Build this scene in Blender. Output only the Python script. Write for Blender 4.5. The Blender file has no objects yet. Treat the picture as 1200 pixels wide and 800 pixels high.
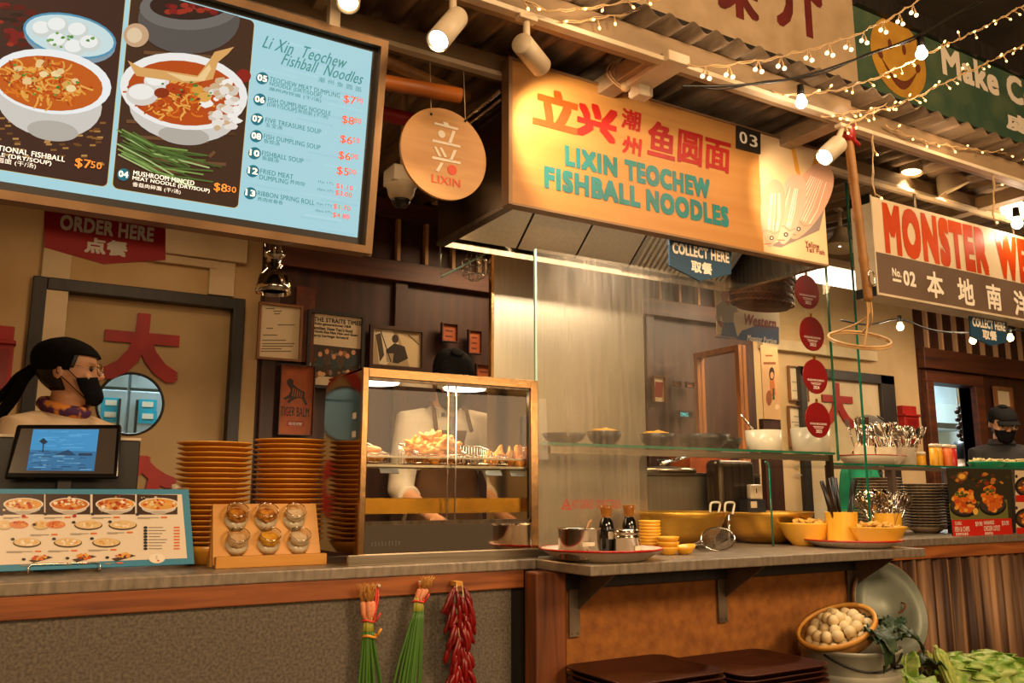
import bpy, math, random
from mathutils import Vector as V, Matrix, Euler
random.seed(7)
S = bpy.context.scene
COL = S.collection
PI = math.pi
R = math.radians

# ---------------------------------------------------------------- camera, world, big lights, exposure
CAMZ, FPX, YAW, PITCH = 1.17, 1007.3, R(30.73), R(10.04)
FW = V((math.sin(YAW)*math.cos(PITCH), math.cos(YAW)*math.cos(PITCH), math.sin(PITCH)))
RT = V((math.cos(YAW), -math.sin(YAW), 0)); UP = RT.cross(FW)
CP = V((0, 0, CAMZ))
cd = bpy.data.cameras.new('camera'); cam = bpy.data.objects.new('camera', cd); COL.objects.link(cam)
cd.sensor_width = 36; cd.lens = FPX/1200*36; cd.clip_start = .05; cd.clip_end = 60
m3 = Matrix((RT, UP, -FW)).transposed()
cam.matrix_world = Matrix.Translation(CP) @ m3.to_4x4()
S.camera = cam
vs = S.view_settings
vs.view_transform = 'Standard'; vs.look = 'None'; vs.gamma = 1; vs.use_curve_mapping = False
vs.exposure = 0.0
w = bpy.data.worlds.new('world'); S.world = w; w.use_nodes = True
bg = w.node_tree.nodes['Background']
bg.inputs[0].default_value = (1.0, .62, .34, 1); bg.inputs[1].default_value = .16

def light(name, kind, loc, power, col, target=None, size=.1, size_y=None, spot=None, blend=.3):
    l = bpy.data.lights.new(name, kind); o = bpy.data.objects.new(name, l); COL.objects.link(o)
    l.energy = power; l.color = col; o.location = loc
    if kind == 'AREA':
        l.size = size
        if size_y: l.shape = 'RECTANGLE'; l.size_y = size_y
    else: l.shadow_soft_size = size
    if kind == 'SPOT': l.spot_size = spot; l.spot_blend = blend
    if target is not None:
        o.rotation_euler = (V(target)-V(loc)).to_track_quat('-Z', 'Y').to_euler()
    return o
WARM = (1, .66, .36); WARM2 = (1, .76, .5); COOL = (.75, .92, 1.0)
# ceiling lamps of the market hall, above and behind the viewer
light('hall_lamp', 'AREA', (-1.0, -1.9, 3.25), 115, WARM, (.4, 3.0, 1.0), 1.6, .8)
light('hall_lamp', 'AREA', (3.0, -1.6, 3.25), 125, WARM, (3.0, 3.0, 1.0), 1.6, .8)
# added fill from across the aisle, brightens the roof underside and stall fronts
light('aisle_fill', 'AREA', (-.2, -3.1, 1.9), 30, WARM, (.6, 3.0, 2.3), 2.4, .7)
light('aisle_fill', 'AREA', (4.2, -3.1, 1.9), 34, WARM, (3.6, 3.0, 2.3), 2.4, .7)
# daylight-white lamps of the kitchen behind the stalls
light('kitchen_lamp', 'AREA', (1.2, 5.3, 2.5), 90, COOL, (1.2, 5.6, 0), 1.6, .5)
light('kitchen_lamp', 'AREA', (8.4, 5.2, 2.6), 190, COOL, (8.4, 5.9, 0.6), 2.4, .5)
# stall ceiling lamps under the awning
light('stall_lamp', 'AREA', (.5, 3.2, 2.45), 4.5, WARM, (.5, 3.4, 0), .5, .3)
light('stall_lamp', 'AREA', (2.3, 3.55, 2.45), 13, WARM, (2.3, 3.7, 0), .6, .3)
light('stall_lamp', 'AREA', (4.2, 3.3, 2.45), 30, WARM2, (4.4, 3.5, 0), .9, .4)
light('stall_lamp', 'AREA', (6.0, 3.0, 2.45), 28, WARM2, (6.0, 3.2, 0), .9, .4)

# ---------------------------------------------------------------- geometry helpers
def ray(px, py): return FW + RT*((px-600)/FPX) - UP*((py-400)/FPX)
def at(px, py, Y):
    d = ray(px, py); return CP + d*(Y/d.y)
def atz(px, py, z):
    d = ray(px, py); return CP + d*((z-CAMZ)/d.z)
class Pl:
    "a flat face in the place: origin, two in-face directions, outward normal"
    def __init__(s, o, u=(1, 0, 0), v=(0, 0, 1)):
        s.o = V(o); s.u = V(u).normalized(); s.v = V(v).normalized(); s.n = s.u.cross(s.v).normalized()
    def uv(s, px, py):
        d = ray(px, py); t = (s.o-CP).dot(s.n)/d.dot(s.n); p = CP+d*t-s.o
        return p.dot(s.u), p.dot(s.v)
    def p(s, u, v, h=0): return s.o + s.u*u + s.v*v + s.n*h
    def mat(s): return Matrix((s.u, s.v, s.n)).transposed()
def lin(c):
    if isinstance(c, str): c = tuple(int(c[i:i+2], 16)/255 for i in (0, 2, 4))
    return tuple(x/12.92 if x <= .04045 else ((x+.055)/1.055)**2.4 for x in c[:3]) + (1,)

class MB:
    def __init__(s): s.v = []; s.f = []; s.sm = []; s.c = []; s.cur = None
    def col(s, c): s.cur = lin(c); return s
    def add(s, vs, fs, smooth=False, M=None):
        b = len(s.v)
        s.v += [tuple(M @ V(p)) if M else tuple(p) for p in vs]
        s.c += [s.cur or (1, 1, 1, 1)]*len(vs)
        s.f += [tuple(i+b for i in f) for f in fs]; s.sm += [smooth]*len(fs)
        return s
    def box(s, c, d, M=None):
        x, y, z = d[0]/2, d[1]/2, d[2]/2; c = V(c)
        vs = [c+V((a*x, b*y, e*z)) for a in (-1, 1) for b in (-1, 1) for e in (-1, 1)]
        return s.add(vs, [(0, 1, 3, 2), (4, 6, 7, 5), (0, 4, 5, 1), (2, 3, 7, 6), (0, 2, 6, 4), (1, 5, 7, 3)], False, M)
    def bb(s, a, b, M=None):
        a = V(a); b = V(b); return s.box((a+b)/2, [abs(t) for t in (b-a)], M)
    def quad(s, a, b, c, d): return s.add([a, b, c, d], [(0, 1, 2, 3)])
    def lathe(s, prof, n=32, c=(0, 0, 0), M=None, smooth=True, closed=False, a0=0, sx=1, sy=1):
        c = V(c); vs = []; fs = []
        for r, z in prof:
            for k in range(n):
                a = a0+2*PI*k/n; vs.append(c+V((r*sx*math.cos(a), r*sy*math.sin(a), z)))
        m = len(prof)
        for i in range(m-1 if not closed else m):
            for k in range(n):
                i2 = (i+1) % m; k2 = (k+1) % n
                fs.append((i*n+k, i*n+k2, i2*n+k2, i2*n+k))
        if not closed:
            if prof[0][0] > 1e-5: fs.append(tuple(range(n))[::-1])
            if prof[-1][0] > 1e-5: fs.append(tuple((m-1)*n+k for k in range(n)))
        return s.add(vs, fs, smooth, M)
    def cyl(s, a, b, r, n=16, r2=None, smooth=True):
        a = V(a); b = V(b); d = b-a; L = d.length
        q = d.to_track_quat('Z', 'Y').to_matrix().to_4x4(); q.translation = a
        r2 = r if r2 is None else r2
        vs = [(rr*math.cos(2*PI*k/n), rr*math.sin(2*PI*k/n), z) for rr, z in ((r, 0), (r2, L)) for k in range(n)]
        s.add(vs, [(k, (k+1) % n, n+(k+1) % n, n+k) for k in range(n)], smooth, q)
        b0 = len(s.v)-2*n
        s.f += [tuple(b0+k for k in range(n))[::-1], tuple(b0+n+k for k in range(n))]; s.sm += [False, False]
        return s
    def tube(s, pts, r, n=8, closed=False, M=None):
        pts = [V(p) for p in pts]; m = len(pts); vs = []; fs = []
        rs = r if isinstance(r, (list, tuple)) else [r]*m
        up = None
        for i in range(m):
            if closed: t = pts[(i+1) % m]-pts[i-1]
            else: t = pts[min(i+1, m-1)]-pts[max(i-1, 0)]
            t = t.normalized() if t.length > 1e-9 else V((0, 0, 1))
            if up is None: up = t.orthogonal().normalized()
            up = (up-t*up.dot(t)); up = up.normalized() if up.length > 1e-6 else t.orthogonal().normalized()
            w_ = t.cross(up)
            for k in range(n):
                a = 2*PI*k/n; vs.append(pts[i]+(up*math.cos(a)+w_*math.sin(a))*rs[i])
        for i in range(m if closed else m-1):
            j = (i+1) % m
            for k in range(n): fs.append((i*n+k, i*n+(k+1) % n, j*n+(k+1) % n, j*n+k))
        if not closed: fs += [tuple(range(n))[::-1], tuple((m-1)*n+k for k in range(n))]
        return s.add(vs, fs, True, M)
    def ball(s, c, r, n=16, k=10, sc=(1, 1, 1), M=None):
        prof = [(max(1e-6, r*math.sin(PI*i/k)), -r*math.cos(PI*i/k)) for i in range(k+1)]
        Q = Matrix.Translation(V(c)) @ (M.to_4x4() if M else Matrix.Identity(4)) @ Matrix.Diagonal((*sc, 1))
        return s.lathe(prof, n, (0, 0, 0), Q)
    def prism(s, poly, pl, h0, h1):
        "outline in a face, pushed from h0 to h1 along its normal"
        n = len(poly)
        vs = [pl.p(u, v, h0) for u, v in poly]+[pl.p(u, v, h1) for u, v in poly]
        fs = [tuple(range(n))[::-1], tuple(range(n, 2*n))]+[(i, (i+1) % n, n+(i+1) % n, n+i) for i in range(n)]
        return s.add(vs, fs)
    def flat(s, poly, pl, h): return s.add([pl.p(u, v, h) for u, v in poly], [tuple(range(len(poly)))])
    def grid(s, fn, nu, nv, smooth=True, closed_u=False):
        vs = [fn(i/nu, j/nv) for j in range(nv+1) for i in range(nu+(0 if closed_u else 1))]
        W_ = nu if closed_u else nu+1
        fs = [(j*W_+i, j*W_+(i+1) % W_, (j+1)*W_+(i+1) % W_, (j+1)*W_+i) for j in range(nv) for i in range(nu)]
        return s.add(vs, fs, smooth)
    def build(s, name, m, parent=None, world=False, bev=0, sub=0, solid=0, seg=2):
        me = bpy.data.meshes.new(name)
        vs = s.v
        if parent is not None and world:
            L = wloc(parent); vs = [(x-L.x, y-L.y, z-L.z) for x, y, z in vs]
        me.from_pydata(vs, [], s.f); me.polygons.foreach_set('use_smooth', s.sm)
        if s.cur is not None:
            ca = me.color_attributes.new('Col', 'FLOAT_COLOR', 'POINT')
            ca.data.foreach_set('color', [x for c in s.c for x in c])
        me.update()
        me.materials.append(m)
        o = bpy.data.objects.new(name, me); COL.objects.link(o)
        if parent is not None: o.parent = parent
        if solid:
            d = o.modifiers.new('solid', 'SOLIDIFY'); d.thickness = solid; d.offset = 0
        if bev:
            d = o.modifiers.new('bevel', 'BEVEL'); d.width = bev; d.segments = seg; d.limit_method = 'ANGLE'; d.angle_limit = R(40)
        if sub:
            d = o.modifiers.new('subd', 'SUBSURF'); d.levels = sub; d.render_levels = sub
        return o
def wloc(o):
    p = V((0, 0, 0))
    while o is not None: p += V(o.location); o = o.parent
    return p
KIDS = {}
def tag(o, label=None, cat=None, group=None, kind=None):
    if label: o['label'] = label
    if cat: o['category'] = cat
    if group: o['group'] = group
    if kind: o['kind'] = kind
    return o
def thing(name, label, cat, loc=(0, 0, 0), rz=0, group=None):
    o = bpy.data.objects.new(name, None); COL.objects.link(o); o.empty_display_size = .05
    o.location = loc; o.rotation_euler = (0, 0, rz)
    return tag(o, label, cat, group)
def struct(name, mb, m, **k): return tag(mb.build(name, m, **k), kind='structure')
def kids(o): return [c for c in bpy.data.objects if c.parent == o]
def family(o): return (o, [family(c) for c in kids(o)])
def dup(fam, loc, rot=None, label=None, group=None, parent=None):
    o, ch = fam
    c = o.copy(); COL.objects.link(c)
    if parent is not None: c.parent = parent
    else:
        c.location = loc
        if rot is not None: c.rotation_euler = rot if not isinstance(rot, (int, float)) else (0, 0, rot)
        if label: c['label'] = label
        if group: c['group'] = group
    for f in ch: dup(f, None, parent=c)
    return c
ORD = ['topmost', 'second', 'third', 'fourth', 'fifth', 'sixth', 'seventh', 'eighth', 'ninth', 'tenth', 'eleventh', 'twelfth', 'thirteenth',
       'fourteenth', 'fifteenth', 'sixteenth', 'seventeenth', 'eighteenth', 'nineteenth', 'twentieth', 'twenty-first', 'twenty-second',
       'twenty-third', 'twenty-fourth', 'twenty-fifth', 'twenty-sixth', 'twenty-seventh', 'twenty-eighth']
NTH = ['first']+ORD[1:]

def text(name, s, pl, box, m, parent, h=.0012, bold=0, shear=0, depth=.0008, spacing=1.06, fit=True, align=None):
    "lettering fitted into box (u0, v0, u1, v1) of a face, as one mesh"
    cu = bpy.data.curves.new(name, 'FONT'); cu.body = s; cu.extrude = 0; cu.shear = shear
    cu.space_character = spacing; cu.resolution_u = 3
    t = bpy.data.objects.new(name, cu); COL.objects.link(t)
    dg = bpy.context.evaluated_depsgraph_get()
    me = bpy.data.meshes.new_from_object(t.evaluated_get(dg))
    bpy.data.objects.remove(t); bpy.data.curves.remove(cu)
    vs = [v.co for v in me.vertices]
    if not vs: return None
    x0 = min(v.x for v in vs); x1 = max(v.x for v in vs); y0 = min(v.y for v in vs); y1 = max(v.y for v in vs)
    u0, v0, u1, v1 = box
    su = (u1-u0)/max(x1-x0, 1e-6); sv = (v1-v0)/max(y1-y0, 1e-6)
    if not fit: su = sv
    mb = MB()
    fs = [tuple(p.vertices) for p in me.polygons]
    # heavier strokes: the same letters again, nudged by the stroke gain
    em = bold*abs(sv); ex = bold*abs(su)
    offs = [(0, 0)] if bold < .008 else [(-1, 0), (1, 0), (0, 0)] if bold < .022 else [(-1, 0), (1, 0), (0, 1), (0, -1), (0, 0), (-1, 1), (1, 1), (-1, -1), (1, -1)]
    if bold > .05: offs += [(x*.5, y*.5) for x, y in offs if (x, y) != (0, 0)]
    cnt = {}
    for f in fs:
        for i in range(len(f)):
            e = (f[i], f[(i+1) % len(f)]); cnt[e] = cnt.get(e, 0)+1
    edges = [e for e in cnt if (e[1], e[0]) not in cnt]
    for q_, (ox, oy) in enumerate(offs):
        P = [(u0+(v.x-x0)*su+ox*ex, v0+(v.y-y0)*sv+oy*em) for v in vs]
        mb.add([pl.p(u, v, h+depth+q_*2e-6) for u, v in P], fs)
        if depth > .0009:
            b = len(mb.v)-len(P); c_ = len(mb.v); mb.v += [tuple(pl.p(u, v, h)) for u, v in P]; mb.c += [(1, 1, 1, 1)]*len(P)
            for a_, e_ in edges: mb.f.append((b+e_, b+a_, c_+a_, c_+e_)); mb.sm.append(False)
    bpy.data.meshes.remove(me)
    return mb.build(name, m, parent, world=parent is not None)
def boxpx(pl, x0, y0, x1, y1):
    "face box from an upper-left and a lower-right picture point"
    a = pl.uv(x0, y0); b = pl.uv(x1, y1); return (a[0], b[1], b[0], a[1])

# ---------------------------------------------------------------- materials
def nt(m): return m.node_tree.nodes, m.node_tree.links
def M(name, col, rough=.5, metal=0, col2=None, scale=6, stretch=(1, 1, 1), lo=.35, hi=.65, detail=4, bump=0, bscale=None, spec=.5, emit=0, distort=0,
      coat=0, kind='noise', trans=0, sss=0):
    m = bpy.data.materials.new(name); m.use_nodes = True; N, L = nt(m); b = N['Principled BSDF']
    c = lin(col); b.inputs['Base Color'].default_value = c; b.inputs['Roughness'].default_value = rough; b.inputs['Metallic'].default_value = metal
    b.inputs['Specular IOR Level'].default_value = spec
    if coat: b.inputs['Coat Weight'].default_value = coat; b.inputs['Coat Roughness'].default_value = .12
    if trans: b.inputs['Transmission Weight'].default_value = trans
    if sss: b.inputs['Subsurface Weight'].default_value = sss; b.inputs['Subsurface Radius'].default_value = (.01, .004, .002)
    if emit: b.inputs['Emission Color'].default_value = c; b.inputs['Emission Strength'].default_value = emit
    if col2 or bump:
        tc = N.new('ShaderNodeTexCoord'); mp = N.new('ShaderNodeMapping'); L.new(tc.outputs['Object'], mp.inputs[0])
        mp.inputs['Scale'].default_value = stretch
        if kind == 'noise':
            t = N.new('ShaderNodeTexNoise'); t.inputs['Scale'].default_value = scale; t.inputs['Detail'].default_value = detail; t.inputs['Distortion'].default_value = distort
            out = t.outputs[0]
        elif kind == 'wave':
            t = N.new('ShaderNodeTexWave'); t.inputs['Scale'].default_value = scale; t.inputs['Distortion'].default_value = distort; t.inputs['Detail'].default_value = detail
            t.inputs['Detail Scale'].default_value = 1.5; out = t.outputs['Fac']
        elif kind == 'voronoi':
            t = N.new('ShaderNodeTexVoronoi'); t.inputs['Scale'].default_value = scale; out = t.outputs['Distance']
        L.new(mp.outputs[0], t.inputs['Vector'])
        if col2:
            rp = N.new('ShaderNodeValToRGB'); L.new(out, rp.inputs[0])
            rp.color_ramp.elements[0].position = lo; rp.color_ramp.elements[1].position = hi
            rp.color_ramp.elements[0].color = c; rp.color_ramp.elements[1].color = lin(col2)
            L.new(rp.outputs[0], b.inputs['Base Color'])
        if bump:
            bp = N.new('ShaderNodeBump'); bp.inputs['Strength'].default_value = bump; bp.inputs['Distance'].default_value = .004
            if bscale:
                t2 = N.new('ShaderNodeTexNoise'); t2.inputs['Scale'].default_value = bscale; t2.inputs['Detail'].default_value = 3
                L.new(mp.outputs[0], t2.inputs['Vector']); out = t2.outputs[0]
            L.new(out, bp.inputs['Height']); L.new(bp.outputs[0], b.inputs['Normal'])
    return m
def MC(name, rough=.5, emit=0, metal=0, spec=.4):
    "printed picture: colour comes from the print stored on the mesh"
    m = bpy.data.materials.new(name); m.use_nodes = True; N, L = nt(m); b = N['Principled BSDF']
    a = N.new('ShaderNodeAttribute'); a.attribute_name = 'Col'
    b.inputs['Roughness'].default_value = rough; b.inputs['Metallic'].default_value = metal; b.inputs['Specular IOR Level'].default_value = spec
    L.new(a.outputs['Color'], b.inputs['Base Color'])
    if emit:
        L.new(a.outputs['Color'], b.inputs['Emission Color']); b.inputs['Emission Strength'].default_value = emit
        N.remove(b.inputs['Base Color'].links[0].from_node) if False else L.remove(b.inputs['Base Color'].links[0]); b.inputs['Base Color'].default_value = (.01, .01, .01, 1)
    return m
def ME(name, col, strength, sample=False):
    m = bpy.data.materials.new(name); m.use_nodes = True; N, L = nt(m); b = N['Principled BSDF']
    c = lin(col); b.inputs['Base Color'].default_value = c; b.inputs['Emission Color'].default_value = c; b.inputs['Emission Strength'].default_value = strength
    if not sample: m.cycles.emission_sampling = 'NONE'
    return m
def glass(name, tint=(1, 1, 1), rough=0, refl=1.0, fog=0, fogcol='d9c4a8'):
    "thin clear pane: see-through with a mirror sheen; fog adds patchy condensation"
    m = bpy.data.materials.new(name); m.use_nodes = True; N, L = nt(m)
    N.remove(N['Principled BSDF']); out = [n for n in N if n.type == 'OUTPUT_MATERIAL'][0]
    tr = N.new('ShaderNodeBsdfTransparent'); tr.inputs[0].default_value = (*tint, 1)
    gl = N.new('ShaderNodeBsdfGlossy'); gl.inputs['Roughness'].default_value = rough
    fr = N.new('ShaderNodeFresnel'); fr.inputs[0].default_value = 1.45
    mu = N.new('ShaderNodeMath'); mu.operation = 'MULTIPLY'; mu.inputs[1].default_value = refl; L.new(fr.outputs[0], mu.inputs[0])
    ge = N.new('ShaderNodeNewGeometry'); fb = N.new('ShaderNodeMath'); fb.operation = 'SUBTRACT'; fb.inputs[0].default_value = 1; L.new(ge.outputs['Backfacing'], fb.inputs[1])
    m0 = N.new('ShaderNodeMath'); m0.operation = 'MULTIPLY'; L.new(mu.outputs[0], m0.inputs[0]); L.new(fb.outputs[0], m0.inputs[1])
    mx = N.new('ShaderNodeMixShader'); L.new(m0.outputs[0], mx.inputs[0]); L.new(tr.outputs[0], mx.inputs[1]); L.new(gl.outputs[0], mx.inputs[2])
    last = mx
    if fog:
        tc = N.new('ShaderNodeTexCoord'); mp = N.new('ShaderNodeMapping'); mp.inputs['Scale'].default_value = (1.0, 1, .55); L.new(tc.outputs['Object'], mp.inputs[0])
        n1 = N.new('ShaderNodeTexNoise'); n1.inputs['Scale'].default_value = 2.2; n1.inputs['Detail'].default_value = 5; L.new(mp.outputs[0], n1.inputs['Vector'])
        m2 = N.new('ShaderNodeMapping'); m2.inputs['Scale'].default_value = (60, 1, 3.5); L.new(tc.outputs['Object'], m2.inputs[0])
        n2 = N.new('ShaderNodeTexNoise'); n2.inputs['Scale'].default_value = 1; n2.inputs['Detail'].default_value = 4; L.new(m2.outputs[0], n2.inputs['Vector'])
        sx = N.new('ShaderNodeSeparateXYZ'); L.new(tc.outputs['Object'], sx.inputs[0])
        g = N.new('ShaderNodeMapRange'); g.inputs[1].default_value = .15; g.inputs[2].default_value = 1.05; g.inputs[3].default_value = 1; g.inputs[4].default_value = 0.03
        L.new(sx.outputs['X'], g.inputs[0])
        rp = N.new('ShaderNodeMapRange'); rp.inputs[1].default_value = .3; rp.inputs[2].default_value = .7; L.new(n1.outputs[0], rp.inputs[0])
        r2 = N.new('ShaderNodeMapRange'); r2.inputs[1].default_value = .35; r2.inputs[2].default_value = .62; r2.inputs[3].default_value = .55; L.new(n2.outputs[0], r2.inputs[0])
        a1 = N.new('ShaderNodeMath'); a1.operation = 'MULTIPLY'; L.new(rp.outputs[0], a1.inputs[0]); L.new(r2.outputs[0], a1.inputs[1])
        a2 = N.new('ShaderNodeMath'); a2.operation = 'MULTIPLY'; L.new(a1.outputs[0], a2.inputs[0]); L.new(g.outputs[0], a2.inputs[1])
        a3 = N.new('ShaderNodeMath'); a3.operation = 'MULTIPLY'; a3.inputs[1].default_value = fog; L.new(a2.outputs[0], a3.inputs[0]); a4 = N.new('ShaderNodeMath'); a4.operation = 'MULTIPLY'; L.new(a3.outputs[0], a4.inputs[0]); L.new(fb.outputs[0], a4.inputs[1]); a3 = a4
        di = N.new('ShaderNodeBsdfDiffuse'); di.inputs[0].default_value = lin(fogcol)
        tl = N.new('ShaderNodeBsdfTranslucent'); tl.inputs[0].default_value = lin(fogcol)
        md = N.new('ShaderNodeMixShader'); md.inputs[0].default_value = .5; L.new(di.outputs[0], md.inputs[1]); L.new(tl.outputs[0], md.inputs[2])
        mf = N.new('ShaderNodeMixShader'); L.new(a3.outputs[0], mf.inputs[0]); L.new(mx.outputs[0], mf.inputs[1]); L.new(md.outputs[0], mf.inputs[2]); last = mf
    L.new(last.outputs[0], out.inputs[0])
    return m
mt = {}
mt['counter'] = M('galvanised_counter', 'a39480', .42, .45, '6f6557', 16, (3, 1, 1), .3, .75, 6, .15)
mt['countertop'] = M('steel_top', 'a89a88', .3, .8, '84796b', 3, (1, 6, 1), .3, .7, 5)
mt['panel'] = M('mottled_zinc', '786e5f', .6, .2, '4d463c', 120, (1, 1, 1), .35, .7, 6, .1)
mt['beam_wood'] = M('red_pine', 'a8602a', .55, 0, '6b3512', 2.2, (1.2, 12, 14), .3, .72, 7, .08, distort=.6)
mt['post_wood'] = M('red_pine_post', '84481f', .55, 0, '42200d', 2.2, (14, 12, 1.2), .3, .72, 7, .08, distort=.6)
mt['dark_wood'] = M('dark_stained_wood', '4a2413', .5, 0, '241009', 2, (12, 12, 1.0), .3, .75, 6, .05)
mt['dark_wood_h'] = M('dark_stained_rail', '63321a', .5, 0, '33170a', 2, (1, 12, 12), .3, .75, 6, .05)
mt['black_frame'] = M('black_wood', '1b1613', .5, 0, '2a221c', 5, (8, 8, 1))
mt['cream'] = M('cream_plaster', 'c7a87c', .85, 0, 'b2925f', 2.5, (1, 1, 1), .35, .7, 8, .12, 30)
mt['cream_trim'] = M('cream_trim', 'd3bd98', .7, 0, 'bfa67e', 3)
mt['grey_wall'] = M('grey_upper_wall', '6e6152', .85, 0, '4f463b', 2)
mt['burlap'] = None
mt['steel'] = M('brushed_steel', 'b0a591', .36, .9, 'a59a86', 3, (40, 40, 1), .3, .7, 4)
mt['steel_h'] = M('brushed_steel_flat', 'b9ab96', .3, .95, '948873', 3, (1, 40, 40), .3, .7, 4)
mt['steel_dark'] = M('hood_steel', '6b5c49', .28, .9, '4c4033', 2, (30, 30, 1), .3, .7, 4)
mt['chrome'] = M('chrome', 'd8d2c8', .08, 1)
mt['white_metal'] = M('white_painted_steel', 'd9c9ae', .45, 0, 'c5b292', 6)
mt['beam_paint'] = M('painted_steel_beam', '9c8262', .5, .1, '806a4c', 3, (1, 4, 4), .3, .7, 5)
mt['roof'] = M('rusty_corrugated_iron', '5c4a39', .55, .3, 'a88f70', 5, (4, .5, 1), .38, .8, 8, .1, distort=.4)
mt['black'] = M('black_plastic', '15130f', .4)
mt['black_soft'] = M('black_cloth', '12110f', .9, 0, '1d1b18', 40, bump=.2)
mt['bill_cream'] = M('painted_cream_board', 'bfa480', .8, 0, 'a98d68', 6, (1, 1, 1), .35, .7, 8, .1, 40)
mt['bill_green'] = M('painted_green_board', '33503a', .8, 0, '5b6a48', 5, (1, 1, 1), .4, .8, 8, .1, 40)
mt['red_paint'] = M('red_paint', 'a3160c', .5, 0, '8a0f08', 8)
mt['dark_red_paint'] = M('dark_red_paint', '6e1a12', .6, 0, '571009', 8)
mt['white_paint'] = M('white_paint', 'e9ddc8', .6)
mt['yellow_paint'] = M('yellow_paint', 'c9962f', .7, 0, 'b58227', 8)
mt['brown_paint'] = M('brown_paint', '6b3213', .7)
mt['floor'] = M('polished_concrete', '5a4a3a', .5, 0, '463a2e', 3)
mt['print'] = MC('printed_picture', .5)
mt['print_gloss'] = MC('glossy_print', .25)
mt['screen'] = MC('backlit_screen', .45, .95, spec=.08)
mt['black_ink'] = M('black_ink', '1a1410', .6)
mt['white_ink'] = M('white_ink', 'efe6d4', .6)
mt['clear_glass'] = glass('clear_glass', (.97, .98, .96), 0, 1.0)
mt['dark_glass'] = glass('smoked_glass', (.86, .82, .76), 0, 1.2)
mt['fog_glass'] = glass('steamed_glass', (.97, .97, .93), 0, 1.0, .62)
mt['green_edge'] = M('green_glass_edge', '0f6b52', .15, 0, emit=0, spec=.8)
mt['bulb_warm'] = ME('warm_bulb', 'ffd79a', 5)
mt['bulb_led'] = ME('tiny_led', 'ffcf7a', 4)
mt['bulb_white'] = ME('white_bulb', 'fff3e6', 6)
mt['tube_white'] = ME('white_tube', 'fff4e2', 3.0, True)
mt['amber'] = ME('amber_glass', 'c98a2a', .6)

def burlap():
    m = M('burlap', 'a8642a', .9); N, L = nt(m); b = N['Principled BSDF']
    tc = N.new('ShaderNodeTexCoord')
    def wv(axis, sc):
        t = N.new('ShaderNodeTexWave'); t.bands_direction = axis; t.inputs['Scale'].default_value = sc; t.inputs['Distortion'].default_value = .35
        t.inputs['Detail'].default_value = 3; t.inputs['Detail Scale'].default_value = 2; L.new(tc.outputs['Object'], t.inputs['Vector']); return t
    a, c = wv('X', 95), wv('Z', 95)
    mu = N.new('ShaderNodeMath'); mu.operation = 'MULTIPLY'; L.new(a.outputs['Fac'], mu.inputs[0]); L.new(c.outputs['Fac'], mu.inputs[1])
    n = N.new('ShaderNodeTexNoise'); n.inputs['Scale'].default_value = 7; n.inputs['Detail'].default_value = 6
    mp = N.new('ShaderNodeMapping'); mp.inputs['Scale'].default_value = (3.5, 1, 3.5); L.new(tc.outputs['Object'], mp.inputs[0]); L.new(mp.outputs[0], n.inputs['Vector'])
    ad = N.new('ShaderNodeMath'); ad.operation = 'MULTIPLY_ADD'; ad.inputs[1].default_value = .6; nm_ = N.new('ShaderNodeMath'); nm_.operation = 'MULTIPLY'; nm_.inputs[1].default_value = .7; L.new(n.outputs[0], nm_.inputs[0]); L.new(mu.outputs[0], ad.inputs[0]); L.new(nm_.outputs[0], ad.inputs[2])
    rp = N.new('ShaderNodeValToRGB'); L.new(ad.outputs[0], rp.inputs[0])
    rp.color_ramp.elements[0].position = .2; rp.color_ramp.elements[0].color = lin('6b3a16'); rp.color_ramp.elements[1].position = .95; rp.color_ramp.elements[1].color = lin('c98236')
    L.new(rp.outputs[0], b.inputs['Base Color'])
    bp = N.new('ShaderNodeBump'); bp.inputs['Strength'].default_value = .5; bp.inputs['Distance'].default_value = .002; L.new(mu.outputs[0], bp.inputs['Height']); L.new(bp.outputs[0], b.inputs['Normal'])
    return m
mt['burlap'] = burlap()

# ================================================================ SETTING
YL, YR, CT = 2.563, 2.25, .95            # front edges of the left and right counters, worktop height
struct('floor', MB().bb((-4, -3.5, -.06), (10.5, 6.6, 0)), mt['floor'])
struct('ceiling', MB().bb((-4, -3.5, 4.3), (10.5, 6.6, 4.4)), mt['grey_wall'])
# corrugated awning sheets over the stalls
def roof_fn(u, v):
    x = -1.6+u*9.6; y = 1.87+v*2.31
    return (x, y, 2.636+.035*(y-1.84)+.014*math.sin(2*PI*x/.098))
struct('roof', MB().grid(roof_fn, 960, 3), mt['roof'], solid=.002)
YB = 4.12                                # back wall face
DX0, DX1, DZ = .075, .945, 2.085         # left doorway board
# back wall, in pieces round its openings
wl = MB().bb((-4, YB, 0), (DX0-.0, YB+.1, 4.3)).bb((DX0, YB, DZ), (DX1, YB+.1, 4.3)).bb((DX1, YB, 0), (1.03, YB+.1, 4.3))
struct('wall_back', wl, mt['cream'])
struct('wall_back_alcove', MB().bb((1.03, YB, 0), (4.36, YB+.1, 4.3)), mt['dark_wood'])
PXR = lambda x, y: at(x, y, YB)
c0 = PXR(938, 420).x; c1 = PXR(1085, 560).x        # cream strip wall right of the alcove
k0, k1 = PXR(1092, 500).x, PXR(1141, 500).x         # pass-through opening
kz0, kz1 = 1.0, PXR(1115, 451).z
e1 = c0+.05
struct('wall_back_side', MB().bb((4.36, YB, 0), (c1, YB+.1, 4.3)), mt['cream'])
wr = MB().bb((c1, YB, 0), (k0, YB+.1, 4.3)).bb((k0, YB, kz1), (k1, YB+.1, 4.3)).bb((k0, YB, 0), (k1, YB+.1, kz0)).bb((k1, YB, 0), (10.5, YB+.1, 4.3))
struct('wall_back_far', wr, mt['dark_wood'])
struct('wall_left', MB().bb((-4.1, -3.5, 0), (-4, 6.6, 4.3)), mt['cream'])
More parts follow.
